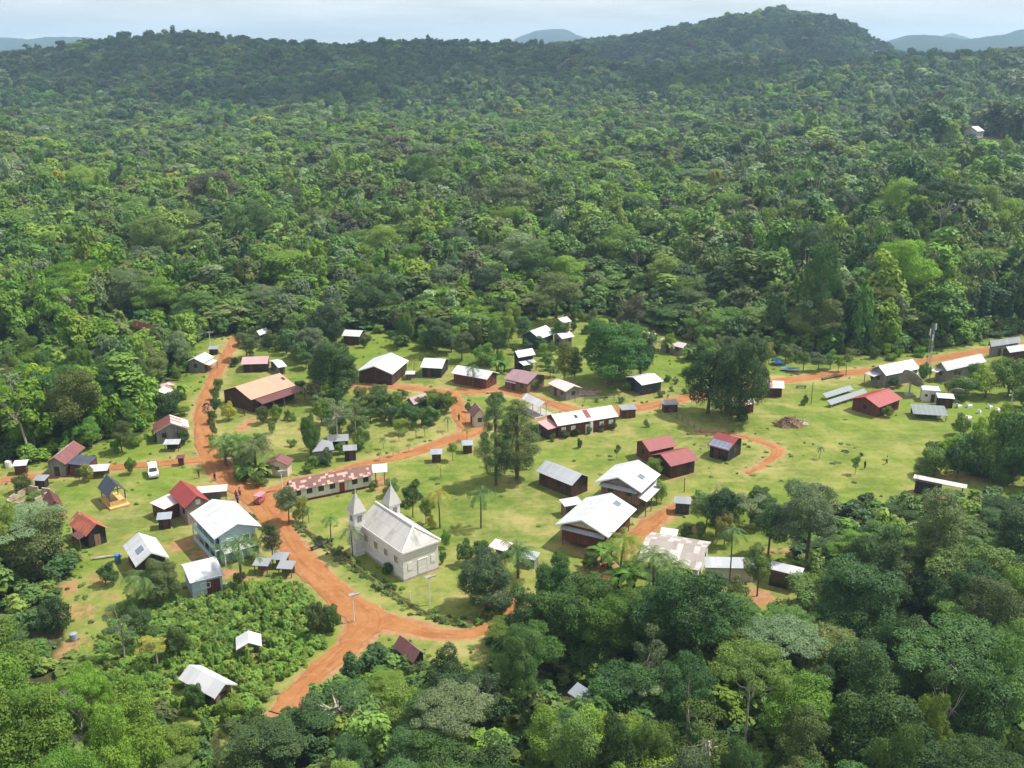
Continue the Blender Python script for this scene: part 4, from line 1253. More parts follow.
garden([(-10, 380), (60, 372), (110, 380), (150, 392), (150, 412), (140, 436), (95, 443), (48, 456), (-10, 456)], 6.0, (6, 12), (5, 9), ['dome', 'dense', 'dome', 'bush'], ['leaf_dark', 'leaf_mid', 'leaf_bright', 'leaf_olive', 'leaf_mid'],
       'tree in the wooded left part of the village', 'trees of the wooded left part of the village', 'woodlot_tree', 'tree', [((103, 432), 5), ((66, 455), 6)], 21)
garden([(180, 345), (192, 345), (190, 366), (180, 400), (190, 430), (160, 440), (152, 400)], 4.2, (1.5, 4.5), (2.5, 4.5), ['bush', 'shrub', 'dome'], ['leaf_mid', 'leaf_bright', 'leaf_dark'],
       'bush along the left verge of the upper red road', 'bushes along the left verge of the upper red road', 'verge_bush', 'bush', [((200, 360), 4), ((170, 428), 6), ((173, 450), 3), ((166, 390), 4), ((170, 417), 2)], 22)
garden([(372, 392), (450, 398), (448, 424), (392, 432), (374, 420)], 3.8, (1.8, 4.2), (2.6, 4.6), ['bush', 'bush', 'shrub'], ['leaf_mid', 'leaf_bright', 'leaf_dark', 'leaf_olive'],
       'shrub of the thick garden round the plum-coloured roof', 'shrubs of the thick garden round the plum-coloured roof', 'garden_shrub', 'shrub', [((417, 402), 3.2), ((460, 415), 4)], 23)
garden([(300, 455), (372, 448), (360, 462), (320, 474), (298, 478)], 3.4, (.9, 2.4), (1.6, 3.2), ['shrub', 'bush'], ['leaf_bright', 'leaf_mid', 'leaf_bright'],
       'low shrub behind the patchwork-roofed building', 'low shrubs behind the patchwork-roofed building', 'garden_shrub', 'shrub', [((323, 456), 3), ((340, 446), 3), ((350, 458), 2.5)], 24)
garden([(500, 352), (540, 345), (556, 372), (556, 384), (540, 396), (498, 366)], 4.2, (1.5, 4), (2.5, 4.5), ['bush', 'shrub', 'dome'], ['leaf_mid', 'leaf_bright', 'leaf_dark'],
       'bush between the two-level house and the giant round tree', 'bushes between the two-level house and the giant round tree', 'yard_bush', 'bush', [((524, 360), 4.5), ((525, 378), 6), ((566, 385), 5)], 25)
garden([(860, 350), (990, 332), (1010, 332), (925, 358), (862, 364)], 4.0, (1.5, 4.0), (2.6, 4.6), ['bush', 'shrub'], ['leaf_bright', 'leaf_mid', 'leaf_bright', 'leaf_olive'],
       'bush on the verge behind the upper red road', 'bushes on the verge behind the upper red road', 'verge_bush', 'bush', [((928, 369), 2)], 26)
garden([(150, 690), (240, 740), (300, 712), (262, 702), (220, 715), (170, 690)], 3.0, (1.2, 3.2), (2.2, 3.8), ['bush', 'shrub'], ['leaf_mid', 'leaf_bright', 'leaf_olive', 'leaf_mid'],
       'scrub bush below the largest white roof among the weeds', 'scrub bushes below the largest white roof', 'scrub_bush', 'bush', [((207, 688), 4.5)], 27)

garden([(342, 338), (400, 328), (424, 346), (404, 350), (364, 348)], 6.0, (1.5, 5), (2.6, 4.8), ['bush', 'dome', 'shrub'], ['leaf_mid', 'leaf_bright', 'leaf_dark', 'leaf_olive'],
       'bush on the meadow below the small white house at the forest edge', 'bushes on the meadow at the forest edge', 'meadow_bush', 'bush', [((354, 334), 6), ((385, 345), 5)], 31)
garden([(540, 314), (600, 316), (640, 332), (632, 354), (604, 340), (574, 332)], 5.2, (1.2, 5), (2.4, 4.6), ['bush', 'shrub', 'dome'], ['leaf_mid', 'leaf_bright', 'leaf_dark', 'leaf_olive'],
       'bush on the clearing behind the giant round tree', 'bushes on the clearing behind the giant round tree', 'clearing_bush', 'bush', [((540, 334), 7), ((563, 336), 5), ((563, 322), 5)], 32)
garden([(226, 352), (242, 345), (258, 350), (240, 366), (232, 384), (222, 384)], 4.2, (1.2, 3.4), (2.2, 4), ['bush', 'shrub'], ['leaf_mid', 'leaf_bright', 'leaf_dark'],
       'bush between the red road and the pink shed roof', 'bushes between the red road and the pink shed roof', 'roadside_bush', 'bush', [((254, 361), 4.5)], 33)
garden([(258, 404), (330, 404), (372, 436), (380, 446), (300, 452), (262, 440)], 8.0, (0.8, 3.2), (1.6, 3.6), ['bush', 'shrub', 'small'], ['leaf_mid', 'leaf_bright', 'leaf_olive'],
       'small shrub scattered on the dry yard below the barn', 'small shrubs on the dry yard below the barn', 'yard_shrub', 'shrub', [((276, 464), 5), ((323, 456), 4), ((340, 446), 4)], 34)
# ------------------------------------------------------------------ building materials
WHITE, ZINC, GREY = (0.70, 0.71, 0.72), (0.50, 0.52, 0.54), (0.36, 0.37, 0.38)
M['roof_white'] = roof_mat('roof_white_sheet', (0.51, 0.52, 0.535), (0.39, 0.405, 0.42), rust=(0.30, 0.265, 0.24), rust_amt=0.22)
M['roof_zinc'] = roof_mat('roof_zinc_sheet', (0.38, 0.40, 0.425), (0.30, 0.32, 0.345), rust=(0.22, 0.16, 0.12), rust_amt=0.24)
M['roof_zinc_old'] = roof_mat('roof_old_zinc', (0.56, 0.54, 0.53), (0.42, 0.38, 0.36), rust=(0.22, 0.11, 0.07), rust_amt=0.34)
M['roof_grey'] = roof_mat('roof_grey_sheet', (0.25, 0.26, 0.28), (0.19, 0.20, 0.215), rust_amt=0.12)
M['roof_bluegrey'] = roof_mat('roof_bluegrey_sheet', (0.27, 0.30, 0.34), (0.21, 0.24, 0.28), rust_amt=0.04)
M['roof_navy'] = roof_mat('roof_navy_sheet', (0.045, 0.055, 0.080), (0.065, 0.075, 0.10), rust=(0.03, 0.03, 0.04), rust_amt=0.1)
M['roof_red'] = roof_mat('roof_red_sheet', (0.28, 0.038, 0.036), (0.23, 0.032, 0.031), rust=(0.22, 0.05, 0.05), rust_amt=0.12)
M['roof_crimson'] = roof_mat('roof_crimson_sheet', (0.215, 0.036, 0.040), (0.175, 0.031, 0.034), rust=(0.20, 0.06, 0.06), rust_amt=0.08)
M['roof_maroon'] = roof_mat('roof_maroon_sheet', (0.175, 0.062, 0.062), (0.13, 0.050, 0.048), rust=(0.26, 0.18, 0.15), rust_amt=0.22)
M['roof_plum'] = roof_mat('roof_faded_plum', (0.27, 0.17, 0.19), (0.21, 0.125, 0.14), rust=(0.15, 0.08, 0.07), rust_amt=0.22)
M['roof_rust'] = roof_mat('roof_rusty_sheet', (0.42, 0.11, 0.055), (0.31, 0.075, 0.04), rust=(0.17, 0.055, 0.035), rust_amt=0.52, patch=(0.50, 0.25, 0.17), patch_amt=0.16, cell=(0.85, 1.2))
M['roof_pink'] = roof_mat('roof_faded_pink', (0.50, 0.27, 0.27), (0.43, 0.21, 0.22), rust=(0.34, 0.16, 0.14), rust_amt=0.15)
M['roof_palepink'] = roof_mat('roof_pale_pink', (0.60, 0.47, 0.46), (0.55, 0.42, 0.41), rust=(0.32, 0.17, 0.14), rust_amt=0.16)
M['roof_salmon'] = roof_mat('roof_salmon_sheet', (0.48, 0.27, 0.185), (0.43, 0.235, 0.16), rust=(0.42, 0.22, 0.15), rust_amt=0.12)
M['roof_patch'] = roof_mat('roof_patched_red_and_white', (0.17, 0.062, 0.046), (0.11, 0.043, 0.034), rust=(0.14, 0.06, 0.045), rust_amt=0.22, patch=(0.44, 0.28, 0.225), patch_amt=0.32, cell=(0.5, 0.45))
M['roof_patch_pale'] = roof_mat('roof_patched_pale', (0.58, 0.50, 0.48), (0.48, 0.37, 0.35), rust=(0.24, 0.12, 0.09), rust_amt=0.26, patch=(0.30, 0.12, 0.10), patch_amt=0.22)
M['roof_brown'] = roof_mat('roof_brown_and_white', (0.31, 0.275, 0.25), (0.24, 0.205, 0.18), rust=(0.20, 0.13, 0.10), rust_amt=0.3, patch=(0.42, 0.40, 0.385), patch_amt=0.28, cell=(0.85, 1.6))
M['roof_darkred'] = roof_mat('roof_dark_redbrown', (0.12, 0.040, 0.036), (0.10, 0.034, 0.03), rust_amt=0.25)
M['roof_church'] = roof_mat('roof_church_grey', (0.45, 0.44, 0.41), (0.36, 0.35, 0.325), rust=(0.24, 0.23, 0.21), rust_amt=0.34, rough=0.7)
M['wall_brown'] = wall_mat('wall_dark_boards', (0.085, 0.045, 0.030), (0.045, 0.026, 0.020))
M['wall_black'] = wall_mat('wall_blackened_boards', (0.040, 0.034, 0.032), (0.020, 0.018, 0.018))
M['wall_redwood'] = wall_mat('wall_red_boards', (0.16, 0.055, 0.036), (0.085, 0.032, 0.024))
M['wall_tan'] = wall_mat('wall_tan_boards', (0.24, 0.155, 0.10), (0.15, 0.095, 0.062))
M['wall_cream'] = wall_mat('wall_cream_boards', (0.56, 0.50, 0.38), (0.42, 0.36, 0.27), plank=0.22, stain=.3)
M['wall_white'] = wall_mat('wall_white_render', (0.66, 0.64, 0.58), (0.50, 0.47, 0.42), plank=3.0, stain=.5)
M['wall_church'] = wall_mat('wall_church_boards', (0.76, 0.74, 0.71), (0.60, 0.575, 0.545), plank=0.2, vertical=False, stain=.5)
M['wall_grey'] = wall_mat('wall_grey_boards', (0.26, 0.24, 0.22), (0.16, 0.145, 0.13))
M['wall_pinkish'] = wall_mat('wall_pinkish_boards', (0.36, 0.27, 0.235), (0.26, 0.18, 0.155))
M['wall_blue'] = wall_mat('wall_pale_blue', (0.42, 0.545, 0.575), (0.33, 0.46, 0.50), plank=0.25, vertical=False, stain=.25)
M['wall_navy'] = wall_mat('wall_dark_blue', (0.05, 0.07, 0.10), (0.035, 0.045, 0.065))
M['timber_yellow'] = wall_mat('new_yellow_timber', (0.62, 0.42, 0.17), (0.52, 0.33, 0.12), plank=0.15)
M['timber'] = plain_mat('grey_timber', (0.17, 0.13, 0.10), (0.10, 0.075, 0.055), 6, .85, .15)
M['concrete'] = plain_mat('concrete', (0.40, 0.37, 0.34), (0.28, 0.25, 0.22), 2, .9, .2)
M['white_paint'] = plain_mat('white_paint', (0.76, 0.75, 0.72), (0.64, 0.62, 0.58), 3, .5, .4, bump=.04)
M['dark_opening'] = plain_mat('dark_window_glass', (0.022, 0.024, 0.028), (0.035, 0.035, 0.036), 2, .25, .5, bump=.0)
M['church_glass'] = plain_mat('brown_lattice_window', (0.24, 0.15, 0.10), (0.16, 0.10, 0.07), 8, .5, .3)
M['brown_door'] = plain_mat('brown_door', (0.10, 0.045, 0.028), (0.07, 0.03, 0.02), 5, .6, .3)
M['red_door'] = plain_mat('red_door', (0.20, 0.035, 0.03), (0.15, 0.03, 0.025), 5, .6, .3)
M['steel'] = plain_mat('grey_steel', (0.40, 0.41, 0.42), (0.28, 0.29, 0.30), 4, .45, .5, .5)
t = NT('solar_cells')
_uv = t.node('ShaderNodeUVMap').outputs[0]
_sep = t.node('ShaderNodeSeparateXYZ'); t.link(_uv, _sep.inputs[0])
_gx = t.ramp(t.math('FRACT', t.math('DIVIDE', _sep.outputs[0], 1.0)), .95, .97)
_gy = t.ramp(t.math('FRACT', t.math('DIVIDE', _sep.outputs[1], 1.6)), .96, .975)
M['solar'] = t.finish(t.mix(t.math('MAXIMUM', _gx, _gy), (0.13, 0.16, 0.22), (0.40, 0.42, 0.45)), .25, .6)
t = NT('solar_cells_pale')
_uv = t.node('ShaderNodeUVMap').outputs[0]
_sep = t.node('ShaderNodeSeparateXYZ'); t.link(_uv, _sep.inputs[0])
_gx = t.ramp(t.math('FRACT', t.math('DIVIDE', _sep.outputs[0], 1.0)), .93, .96)
M['solar_pale'] = t.finish(t.mix(_gx, (0.17, 0.20, 0.205), (0.36, 0.37, 0.36)), .3, .5)

# ------------------------------------------------------------------ houses
HOUSES = []
def opening(parent, kind, p, n, w, h, mat, frame=None, frm=0.09):
    """a door or window standing a little proud of the wall: p base centre, n outward (2D unit)"""
    a = math.atan2(n[1], n[0]) + math.pi / 2
    b = MB(); b.box(p[0] + n[0] * .03, p[1] + n[1] * .03, p[2] + h / 2, w, .06, h, a)
    o = b.build(kind, mat, parent)
    if frame:
        f = MB()
        tx, ty = -n[1], n[0]
        for s in (-1, 1):
            f.box(p[0] + n[0] * .045 + tx * s * (w / 2 + frm / 2), p[1] + n[1] * .045 + ty * s * (w / 2 + frm / 2), p[2] + h / 2, frm, .1, h + frm * 2, a)
        f.box(p[0] + n[0] * .05, p[1] + n[1] * .05, p[2] + h + frm / 2, w, .1, frm, a)
        if kind == 'window': f.box(p[0] + n[0] * .06, p[1] + n[1] * .06, p[2] - frm / 2, w, .14, frm, a)
        f.build('frame', frame, o)
    return o

def house(label, A, B, E, zr, ze, roof, wall, cat='house', name='house', over=(0.45, 0.5), back=None, stilts=0.0, floor=0.0, group=None,
          walls=True, open_sides='', win=(2, 'dark_opening'), door=('e', 0.35, 'brown_door'), gwin=(1, 1), lower=None, frame=None, mono=False, thick=.07, roof_back=None, ridge_cap=None, posts=False, gable=None, base_h=None, fascia=None):
    """A, B the ridge's two ends and E a point on the nearer eave, all as pixels of the photograph; zr, ze their heights.
    Local frame: x along the ridge, -y towards the eave E."""
    a, b_, e = at(*A, zr), at(*B, zr), at(*E, ze)
    mid = (a + b_) / 2
    d = (b_ - a); d.z = 0
    L = d.length
    ang = math.atan2(d.y, d.x)
    rel = Vector((e.x - mid.x, e.y - mid.y))
    ly = -rel.x * math.sin(ang) + rel.y * math.cos(ang)
    if ly > 0:
        ang += math.pi
    hw = abs(ly)
    hb = back if back is not None else hw
    t = thing(name, label, cat, (mid.x, mid.y, 0), ang, group)
    x0, x1 = -L / 2, L / 2
    rb = MB()
    rb.slab((x0, 0, zr), (x0, -hw, ze), (x1, -hw, ze), (x1, 0, zr), thick) if False else rb.slab((x1, 0, zr), (x0, 0, zr), (x0, -hw, ze), (x1, -hw, ze), thick)
    zb = zr - (zr - ze) * hb / hw
    if not mono:
        if roof_back is None:
            rb.slab((x0, 0, zr + .012), (x1, 0, zr + .012), (x1, hb, zb), (x0, hb, zb), thick)
        else:
            q = MB(); q.slab((x0, .02, zr + .012), (x1, .02, zr + .012), (x1, hb, zb), (x0, hb, zb), thick)
    ro = rb.build('roof', M[roof], t)
    if not mono and roof_back is not None:
        bo = q.build('roof', M[roof_back], t)
    if ridge_cap:
        c = MB()
        s = (zr - ze) / hw
        c.slab((x1 + .02, 0, zr + .05), (x0 - .02, 0, zr + .05), (x0 - .02, -.28, zr + .05 - .28 * s), (x1 + .02, -.28, zr + .05 - .28 * s), .03)
        c.slab((x0 - .02, 0, zr + .052), (x1 + .02, 0, zr + .052), (x1 + .02, .28, zr + .052 - .28 * s), (x0 - .02, .28, zr + .052 - .28 * s), .03)
        c.build('ridge_cap', M[ridge_cap], ro)
    if fascia:
        for xx in (x0, x1):
            c = MB(); s = -1 if xx == x0 else 1
            for yy, zz in ((-hw, ze), (hb, zb)):
                if yy > 0 and mono: continue
                P = [(xx + s * .015, 0, zr - .02), (xx + s * .015, yy, zz - .02)]
                c.quad((xx + s * .02, 0, zr + .02), (xx + s * .02, yy, zz + .02), (xx + s * .02, yy, zz - .2), (xx + s * .02, 0, zr - .2))
                c.quad((xx + s * .02, 0, zr - .2), (xx + s * .02, yy, zz - .2), (xx + s * .02, yy, zz + .02), (xx + s * .02, 0, zr + .02)) if False else None
            c.build('bargeboard', M[fascia], t)
    wx0, wx1 = x0 + over[0], x1 - over[0]
    wf = -(hw - over[1])
    wb = (hb - over[1]) if not mono else (0 - 0.05)
    if mono: wb = max(wb, wf + .5)
    sl = (zr - ze) / hw
    zf = floor if floor else stilts
    zt = lambda y: zr - abs(y) * sl - thick - .035
    if walls:
        wbm = MB()
        if mono:
            prof = [(wf, zf), (wb, zf), (wb, zt(wb)), (wf, zt(wf))]
        else:
            prof = [(wf, zf), (wb, zf), (wb, zt(wb)), (0, zt(0)), (wf, zt(wf))]
        wbm.prism(prof, wx0, wx1)
        wo = wbm.build('wall', M[wall], t)
        if gable and not mono:
            for xx, s in ((wx0, -1), (wx1, 1)):
                gm = MB(); zz = zt(wf) - .05
                gm.quad(*([(xx + s * .02, wf * .97, zz), (xx + s * .02, 0, zt(0) - .04), (xx + s * .02, wb * .97, zt(wb) - .05)] if s < 0 else [(xx + s * .02, wf * .97, zz), (xx + s * .02, wb * .97, zt(wb) - .05), (xx + s * .02, 0, zt(0) - .04)]))
                gm.build('gable_panel', M[gable], t)
        if base_h:
            bm_ = MB(); bm_.box((wx0 + wx1) / 2, (wf + wb) / 2, base_h / 2, wx1 - wx0 + .12, wb - wf + .12, base_h); bm_.build('plinth', M['wall_redwood' if base_h > .3 else 'concrete'], t)
        rng = random.Random(int(A[0] * 7 + A[1]))
        hh = zt(wf) - zf
        if door:
            side, u, dm = door
            dh = min(1.95, hh - .15)
            if side == 'e': opening(t, 'door', (wx0 + (wx1 - wx0) * u, wf, zf + .02), (0, -1), .95, dh, M[dm])
            elif side == 'a': opening(t, 'door', (wx0, wf + (wb - wf) * u, zf + .02), (-1, 0), .95, dh, M[dm])
            elif side == 'b': opening(t, 'door', (wx1, wf + (wb - wf) * u, zf + .02), (1, 0), .95, dh, M[dm])
        if win and win[0]:
            n = win[0]
            for k in range(n):
                u = (k + .5) / n
                if door and door[0] == 'e' and abs(u - door[1]) * (wx1 - wx0) < 1.2: continue
                opening(t, 'window', (wx0 + (wx1 - wx0) * u, wf, zf + hh * .42), (0, -1), min(1.0, (wx1 - wx0) / n * .5), min(.95, hh * .38), M[win[1]], M[frame] if frame else None)
            for xx, s, c in ((wx0, -1, gwin[0]), (wx1, 1, gwin[1])):
                if door and door[0] == ('a' if s < 0 else 'b'): c = 0
                for k in range(c):
                    u = (k + .5) / c
                    opening(t, 'window', (xx, wf + (wb - wf) * u, zf + hh * .42), (s, 0), min(.9, (wb - wf) / c * .45), min(.95, hh * .38), M[win[1]], M[frame] if frame else None)
    if stilts or posts or not walls:
        n = max(2, int((wx1 - wx0) / 2.6) + 1)
        for k in range(n):
            x = wx0 + .12 + (wx1 - wx0 - .24) * k / (n - 1)
            for y in (wf + .12, wb - .12):
                p = MB()
                top = stilts if (stilts and walls) else zt(y)
                p.box(x, y, top / 2 - .1, .16, .16, top + .2)
                p.build('post', M['timber' if wall != 'wall_white' else 'white_paint'], t)
    HOUSES.append((mid.x, mid.y, ang, L / 2, (hw + hb) / 2, (hb - hw) / 2 if not mono else -hw / 2))
    return t, dict(x0=x0, x1=x1, hw=hw, hb=hb, zr=zr, ze=ze, wx0=wx0, wx1=wx1, wf=wf, wb=wb, sl=sl, ang=ang, mid=mid, zt=zt)

def roof_panel(t, d, u0, u1, v0, v1, mat, name, side=-1, lift=.07, n=1):
    """a panel lying on the roof slope: u along the ridge 0..1, v down the slope 0..1"""
    h = d['hw'] if side < 0 else d['hb']
    xs = [d['x0'] + (d['x1'] - d['x0']) * u for u in (u0, u1)]
    P = lambda x, v: (x, side * h * v, d['zr'] - d['sl'] * h * v + lift)
    b = MB()
    if side < 0: b.slab(P(xs[1], v0), P(xs[0], v0), P(xs[0], v1), P(xs[1], v1), .05)
    else: b.slab(P(xs[0], v0), P(xs[1], v0), P(xs[1], v1), P(xs[0], v1), .05)
    return b.build(name, M[mat], t)
def lean_to(t, d, side, u0, u1, z0, depth, z1, mat, wallmat=None, name='porch_roof', posts=True, postmat='timber', inset=0.0):
    """a lower roof running out from one side of the house: 'e' eave side, 'a'/'b' the ridge ends, 'o' the far side"""
    if side in 'eo':
        s = -1 if side == 'e' else 1
        y0 = (d['wf'] if s < 0 else d['wb']) + s * (.02 + inset)
        xa, xb = d['wx0'] + (d['wx1'] - d['wx0']) * u0, d['wx0'] + (d['wx1'] - d['wx0']) * u1
        q = [(xb, y0, z0), (xa, y0, z0), (xa, y0 + s * depth, z1), (xb, y0 + s * depth, z1)]
        if s > 0: q = [q[1], q[0], q[3], q[2]]
        pp = [(xa + .1, y0 + s * (depth - .2)), (xb - .1, y0 + s * (depth - .2))]
    else:
        s = -1 if side == 'a' else 1
        xx = (d['wx0'] if s < 0 else d['wx1']) + s * (.02 + inset)
        ya, yb = d['wf'] + (d['wb'] - d['wf']) * u0, d['wf'] + (d['wb'] - d['wf']) * u1
        q = [(xx, ya, z0), (xx, yb, z0), (xx + s * depth, yb, z1), (xx + s * depth, ya, z1)]
        if s < 0: q = [q[1], q[0], q[3], q[2]]
        pp = [(xx + s * (depth - .2), ya + .1), (xx + s * (depth - .2), yb - .1)]
    b = MB(); b.slab(*q, .05)
    o = b.build(name, M[mat], t)
    if posts:
        n = max(2, int(math.dist(pp[0], pp[1]) / 2.4) + 1)
        for k in range(n):
            f = k / (n - 1)
            p = MB(); p.box(pp[0][0] + (pp[1][0] - pp[0][0]) * f, pp[0][1] + (pp[1][1] - pp[0][1]) * f, (z1 - .06) / 2 - .1, .13, .13, z1 + .1)
            p.build('post', M[postmat], t)
    if wallmat:
        xs, ys = [v[0] for v in q], [v[1] for v in q]
        cx, cy_ = (min(xs) + max(xs)) / 2, (min(ys) + max(ys)) / 2
        w, dd = max(xs) - min(xs) - .5, max(ys) - min(ys) - .4
        p = MB(); p.box(cx, cy_ , (z1 - .12) / 2 - .05, w, dd, z1 - .02); p.build('wall', M[wallmat], t)
    return o

def hut(label, px, py, w, d, h, ang, roof, wall, name='hut', cat='hut', group=None, slope=.3, over=.28, open_front=False, door='brown_door', loc=None):
    """a small single-pitch outbuilding on the ground point under (px, py)"""
    p = loc or at(px, py)
    HOUSES.append((p.x, p.y, R(ang), w / 2 + .2, d / 2 + .2, 0))
    t = thing(name, label, cat, (p.x, p.y, 0), R(ang), group)
    b = MB()
    zb, zf = h, h - slope
    b.slab((w / 2 + over, d / 2 + over, zb), (-w / 2 - over, d / 2 + over, zb), (-w / 2 - over, -d / 2 - over, zf), (w / 2 + over, -d / 2 - over, zf), .06)
    b.build('roof', M[roof], t)
    if open_front:
        for x in (-w / 2, w / 2):
            for y in (-d / 2, d / 2):
                q = MB(); q.box(x, y, (zf - .05) / 2 - .1, .12, .12, zf + .1 + (slope * .75 if y > 0 else 0)); q.build('post', M['timber'], t)
        q = MB(); q.box(0, d / 2 - .05, zf * .45, w - .15, .08, zf * .9); q.build('wall', M[wall], t)
    else:
        sl = slope / (d + 2 * over)
        q = MB(); zz = lambda y: zf + (y + d / 2 + over) * sl - .09
        q.prism([(-d / 2, -.05), (d / 2, -.05), (d / 2, zz(d / 2)), (-d / 2, zz(-d / 2))], -w / 2, w / 2)
        q.build('wall', M[wall], t)
        if door: opening(t, 'door', (w * .12, -d / 2, 0.03), (0, -1), min(.8, w * .45), min(1.8, zf - .2), M[door])
        if w > 2.2: opening(t, 'window', (-w * .28, -d / 2, zf * .45), (0, -1), .6, .55, M['dark_opening'])
    return t
# ------------------------------------------------------------------ the village, left to right
# --- left end, along the side road
t, d = house('half-hidden crimson roof among the trees at the upper left', (134, 320), (152, 325), (142, 329.5), 7.0, 5.4, 'roof_crimson', 'wall_brown')
t, d = house('long pale greenish roof at the left edge, cut by the frame', (-14, 377), (20, 374.6), (5, 381.5), 3.4, 2.7, 'roof_zinc', 'wall_grey')
t, d = house('small white-roofed house with a grey lean-to at the head of the red road', (194, 358.5), (205, 352), (207.5, 361), 3.6, 2.5, 'roof_white', 'wall_grey')
lean_to(t, d, 'e', .0, .9, 2.3, 1.8, 1.9, 'roof_zinc_old')
hut('dark little shed at the very top of the red road', 214, 354, 1.9, 1.6, 1.9, 5, 'roof_grey', 'wall_black')
t, d = house('ruined shack with pale pink and white roofing left of the red road', (157, 391), (170, 381.5), (174.5, 391), 3.0, 2.1, 'roof_patch_pale', 'wall_grey')
t, d = house('brown-red gabled house with white sheets on its right slope, beside the red road', (170.6, 423), (169.4, 414.5), (153, 429), 4.2, 2.5, 'roof_maroon', 'wall_grey', roof_back='roof_patch_pale', gwin=(2, 2), fascia='wall_cream')
hut('grey open shed in front of the brown-red gabled house', 173, 450, 2.5, 1.5, 1.9, 4, 'roof_zinc', 'wall_black', open_front=True, name='open_shed', cat='shed')
t, d = house('long house with rusty striped roof and dark blue lean-to on the side road', (53.5, 457.5), (74, 440.5), (67, 463.5), 4.0, 2.6, 'roof_maroon', 'wall_grey', back=2.0, gwin=(2, 1), roof_back='roof_patch_pale', door=('a', .5, 'dark_opening'))
lean_to(t, d, 'e', .02, .62, 2.55, 3.6, 2.1, 'roof_navy', 'wall_redwood', inset=.5)
hut('grey-roofed hut by the side road, next to the left edge of the photo', 22, 473, 1.9, 1.6, 2.2, 12, 'roof_zinc_old', 'wall_brown')
hut('dark hut just below the side road, behind the ruined walls', 42.5, 487, 1.7, 1.5, 2.0, -4, 'roof_grey', 'wall_black')
t, d = house('dark red barrel-shaped small house beside the ruined walls', (54.5, 501), (49, 489.5), (64, 507), 3.3, 1.9, 'roof_darkred', 'wall_grey', gwin=(1, 1), door=None, win=(1, 'dark_opening'))
t, d = house('black-walled house with an orange rusty roof on the left lawn', (96.5, 524), (77.5, 511.5), (81, 533.5), 3.9, 2.4, 'roof_rust', 'wall_black', win=(2, 'dark_opening'), gwin=(0, 2), door=('b', .5, 'wall_tan'), ridge_cap='roof_rust', frame=None)
lean_to(t, d, 'e', .55, 1.0, 2.5, 1.5, 2.1, 'roof_darkred', posts=True)
t, d = house('dark navy-roofed shelter with yellow timber floor and open front', (116.5, 484.5), (106.3, 474.5), (102.3, 493), 4.3, 2.3, 'roof_navy', 'timber_yellow', walls=False, name='shelter', cat='shelter', over=(.5, .35))
b = MB(); b.box(0, 0, .2, d['x1'] - d['x0'] + .9, d['hw'] * 2 - .3, .3); b.build('deck', M['timber_yellow'], t)
b = MB(); b.box(d['x1'] - .4 if d['ang'] < 0 or True else 0, 0, .75, .08, d['hw'] * 2 - .8, .8); b.build('low_wall', M['timber_yellow'], t)
b = MB(); b.box(-.4, -(d['hw'] - .5), .75, d['x1'] - d['x0'] - .9, .08, .8); b.build('low_wall', M['timber_yellow'], t)
b = MB(); b.box(0, 0, 2.25, .12, d['hw'] * 2 - .8, .14); b.build('beam', M['timber_yellow'], t)
hut('low white-roofed awning beside the straw-coloured bush', 99, 476, 3.2, 2.0, 1.8, 10, 'roof_white', 'wall_tan', open_front=True, name='awning', cat='awning')
t, d = house('red-roofed house with a white gable window behind the pale blue house', (197, 496), (180.6, 480.3), (182.7, 507), 5.0, 3.3, 'roof_red', 'wall_pinkish', gwin=(1, 1), fascia='roof_darkred')
opening(t, 'window', (d['wx1'], .2, 3.3), (1, 0), .8, .9, M['white_paint'])
hut('pale pink lean-to shed against the left side of the red-roofed house', 168.5, 515, 3.6, 3.4, 2.7, -38, 'roof_palepink', 'wall_redwood', name='lean_to_shed', cat='shed')
hut('long pale open shed between the red-roofed house and the road', 213, 499.5, 4.6, 1.7, 2.2, 12, 'roof_palepink', 'wall_grey', open_front=True, name='open_shed', cat='shed')
hut('grey-roofed latrine hut on the lawn left of the pale blue house', 165.6, 527, 1.8, 1.6, 2.2, 12, 'roof_bluegrey', 'wall_black')
# the pale blue house
t, d = house('two-storey pale blue house with a bright white gable roof', (237.5, 524), (212, 499), (213.5, 539), 6.0, 4.5, 'roof_white', 'wall_blue', over=(.35, 1.0), win=None, door=None)
x0, x1, wf, wb = d['wx0'], d['wx1'], d['wf'], d['wb']
s = 1 if math.cos(d['ang']) * 0 + math.sin(d['ang']) < 0 else -1   # which end looks at the road bend
gx = x1 if s > 0 else x0
for k in range(5): opening(t, 'window', (x0 + (x1 - x0) * (k + .5) / 5, wf, 2.75), (0, -1), 1.2, 1.05, M['dark_opening'])
for k in range(4): opening(t, 'door' if k in (1, 3) else 'window', (x0 + (x1 - x0) * (k + .5) / 4, wf, .08 if k in (1, 3) else .9), (0, -1), 1.1, 1.9 if k in (1, 3) else 1.0, M['dark_opening'])
b = MB(); b.box((x0 + x1) / 2, wf - .45, 2.28, x1 - x0, .9, .1); b.build('balcony_floor', M['wall_blue'], t)
b = MB(); b.box((x0 + x1) / 2, wf - .88, 2.75, x1 - x0, .07, .8); b.build('balcony_rail', M['wall_blue'], t)
for k in range(5):
    b = MB(); b.box(x0 + .08 + (x1 - x0 - .16) * k / 4, wf - .86, 2.25, .13, .13, 4.45); b.build('post', M['wall_blue'], t)
b = MB(); b.box((x0 + x1) / 2, wf - .9, .45, x1 - x0, .07, .9); b.build('porch_wall', M['wall_blue'], t)
for y in (wf * .45, wb * .45): opening(t, 'window', (gx, y, 2.7), (s, 0), 1.0, 1.1, M['dark_opening'] if y > 0 else M['wall_blue'], M['white_paint'])
b = MB(); b.box(gx + s * .03, 0, 3.0, .05, .9, 1.5); b.build('shutter', M['wall_navy'] if False else M['wall_blue'], t)
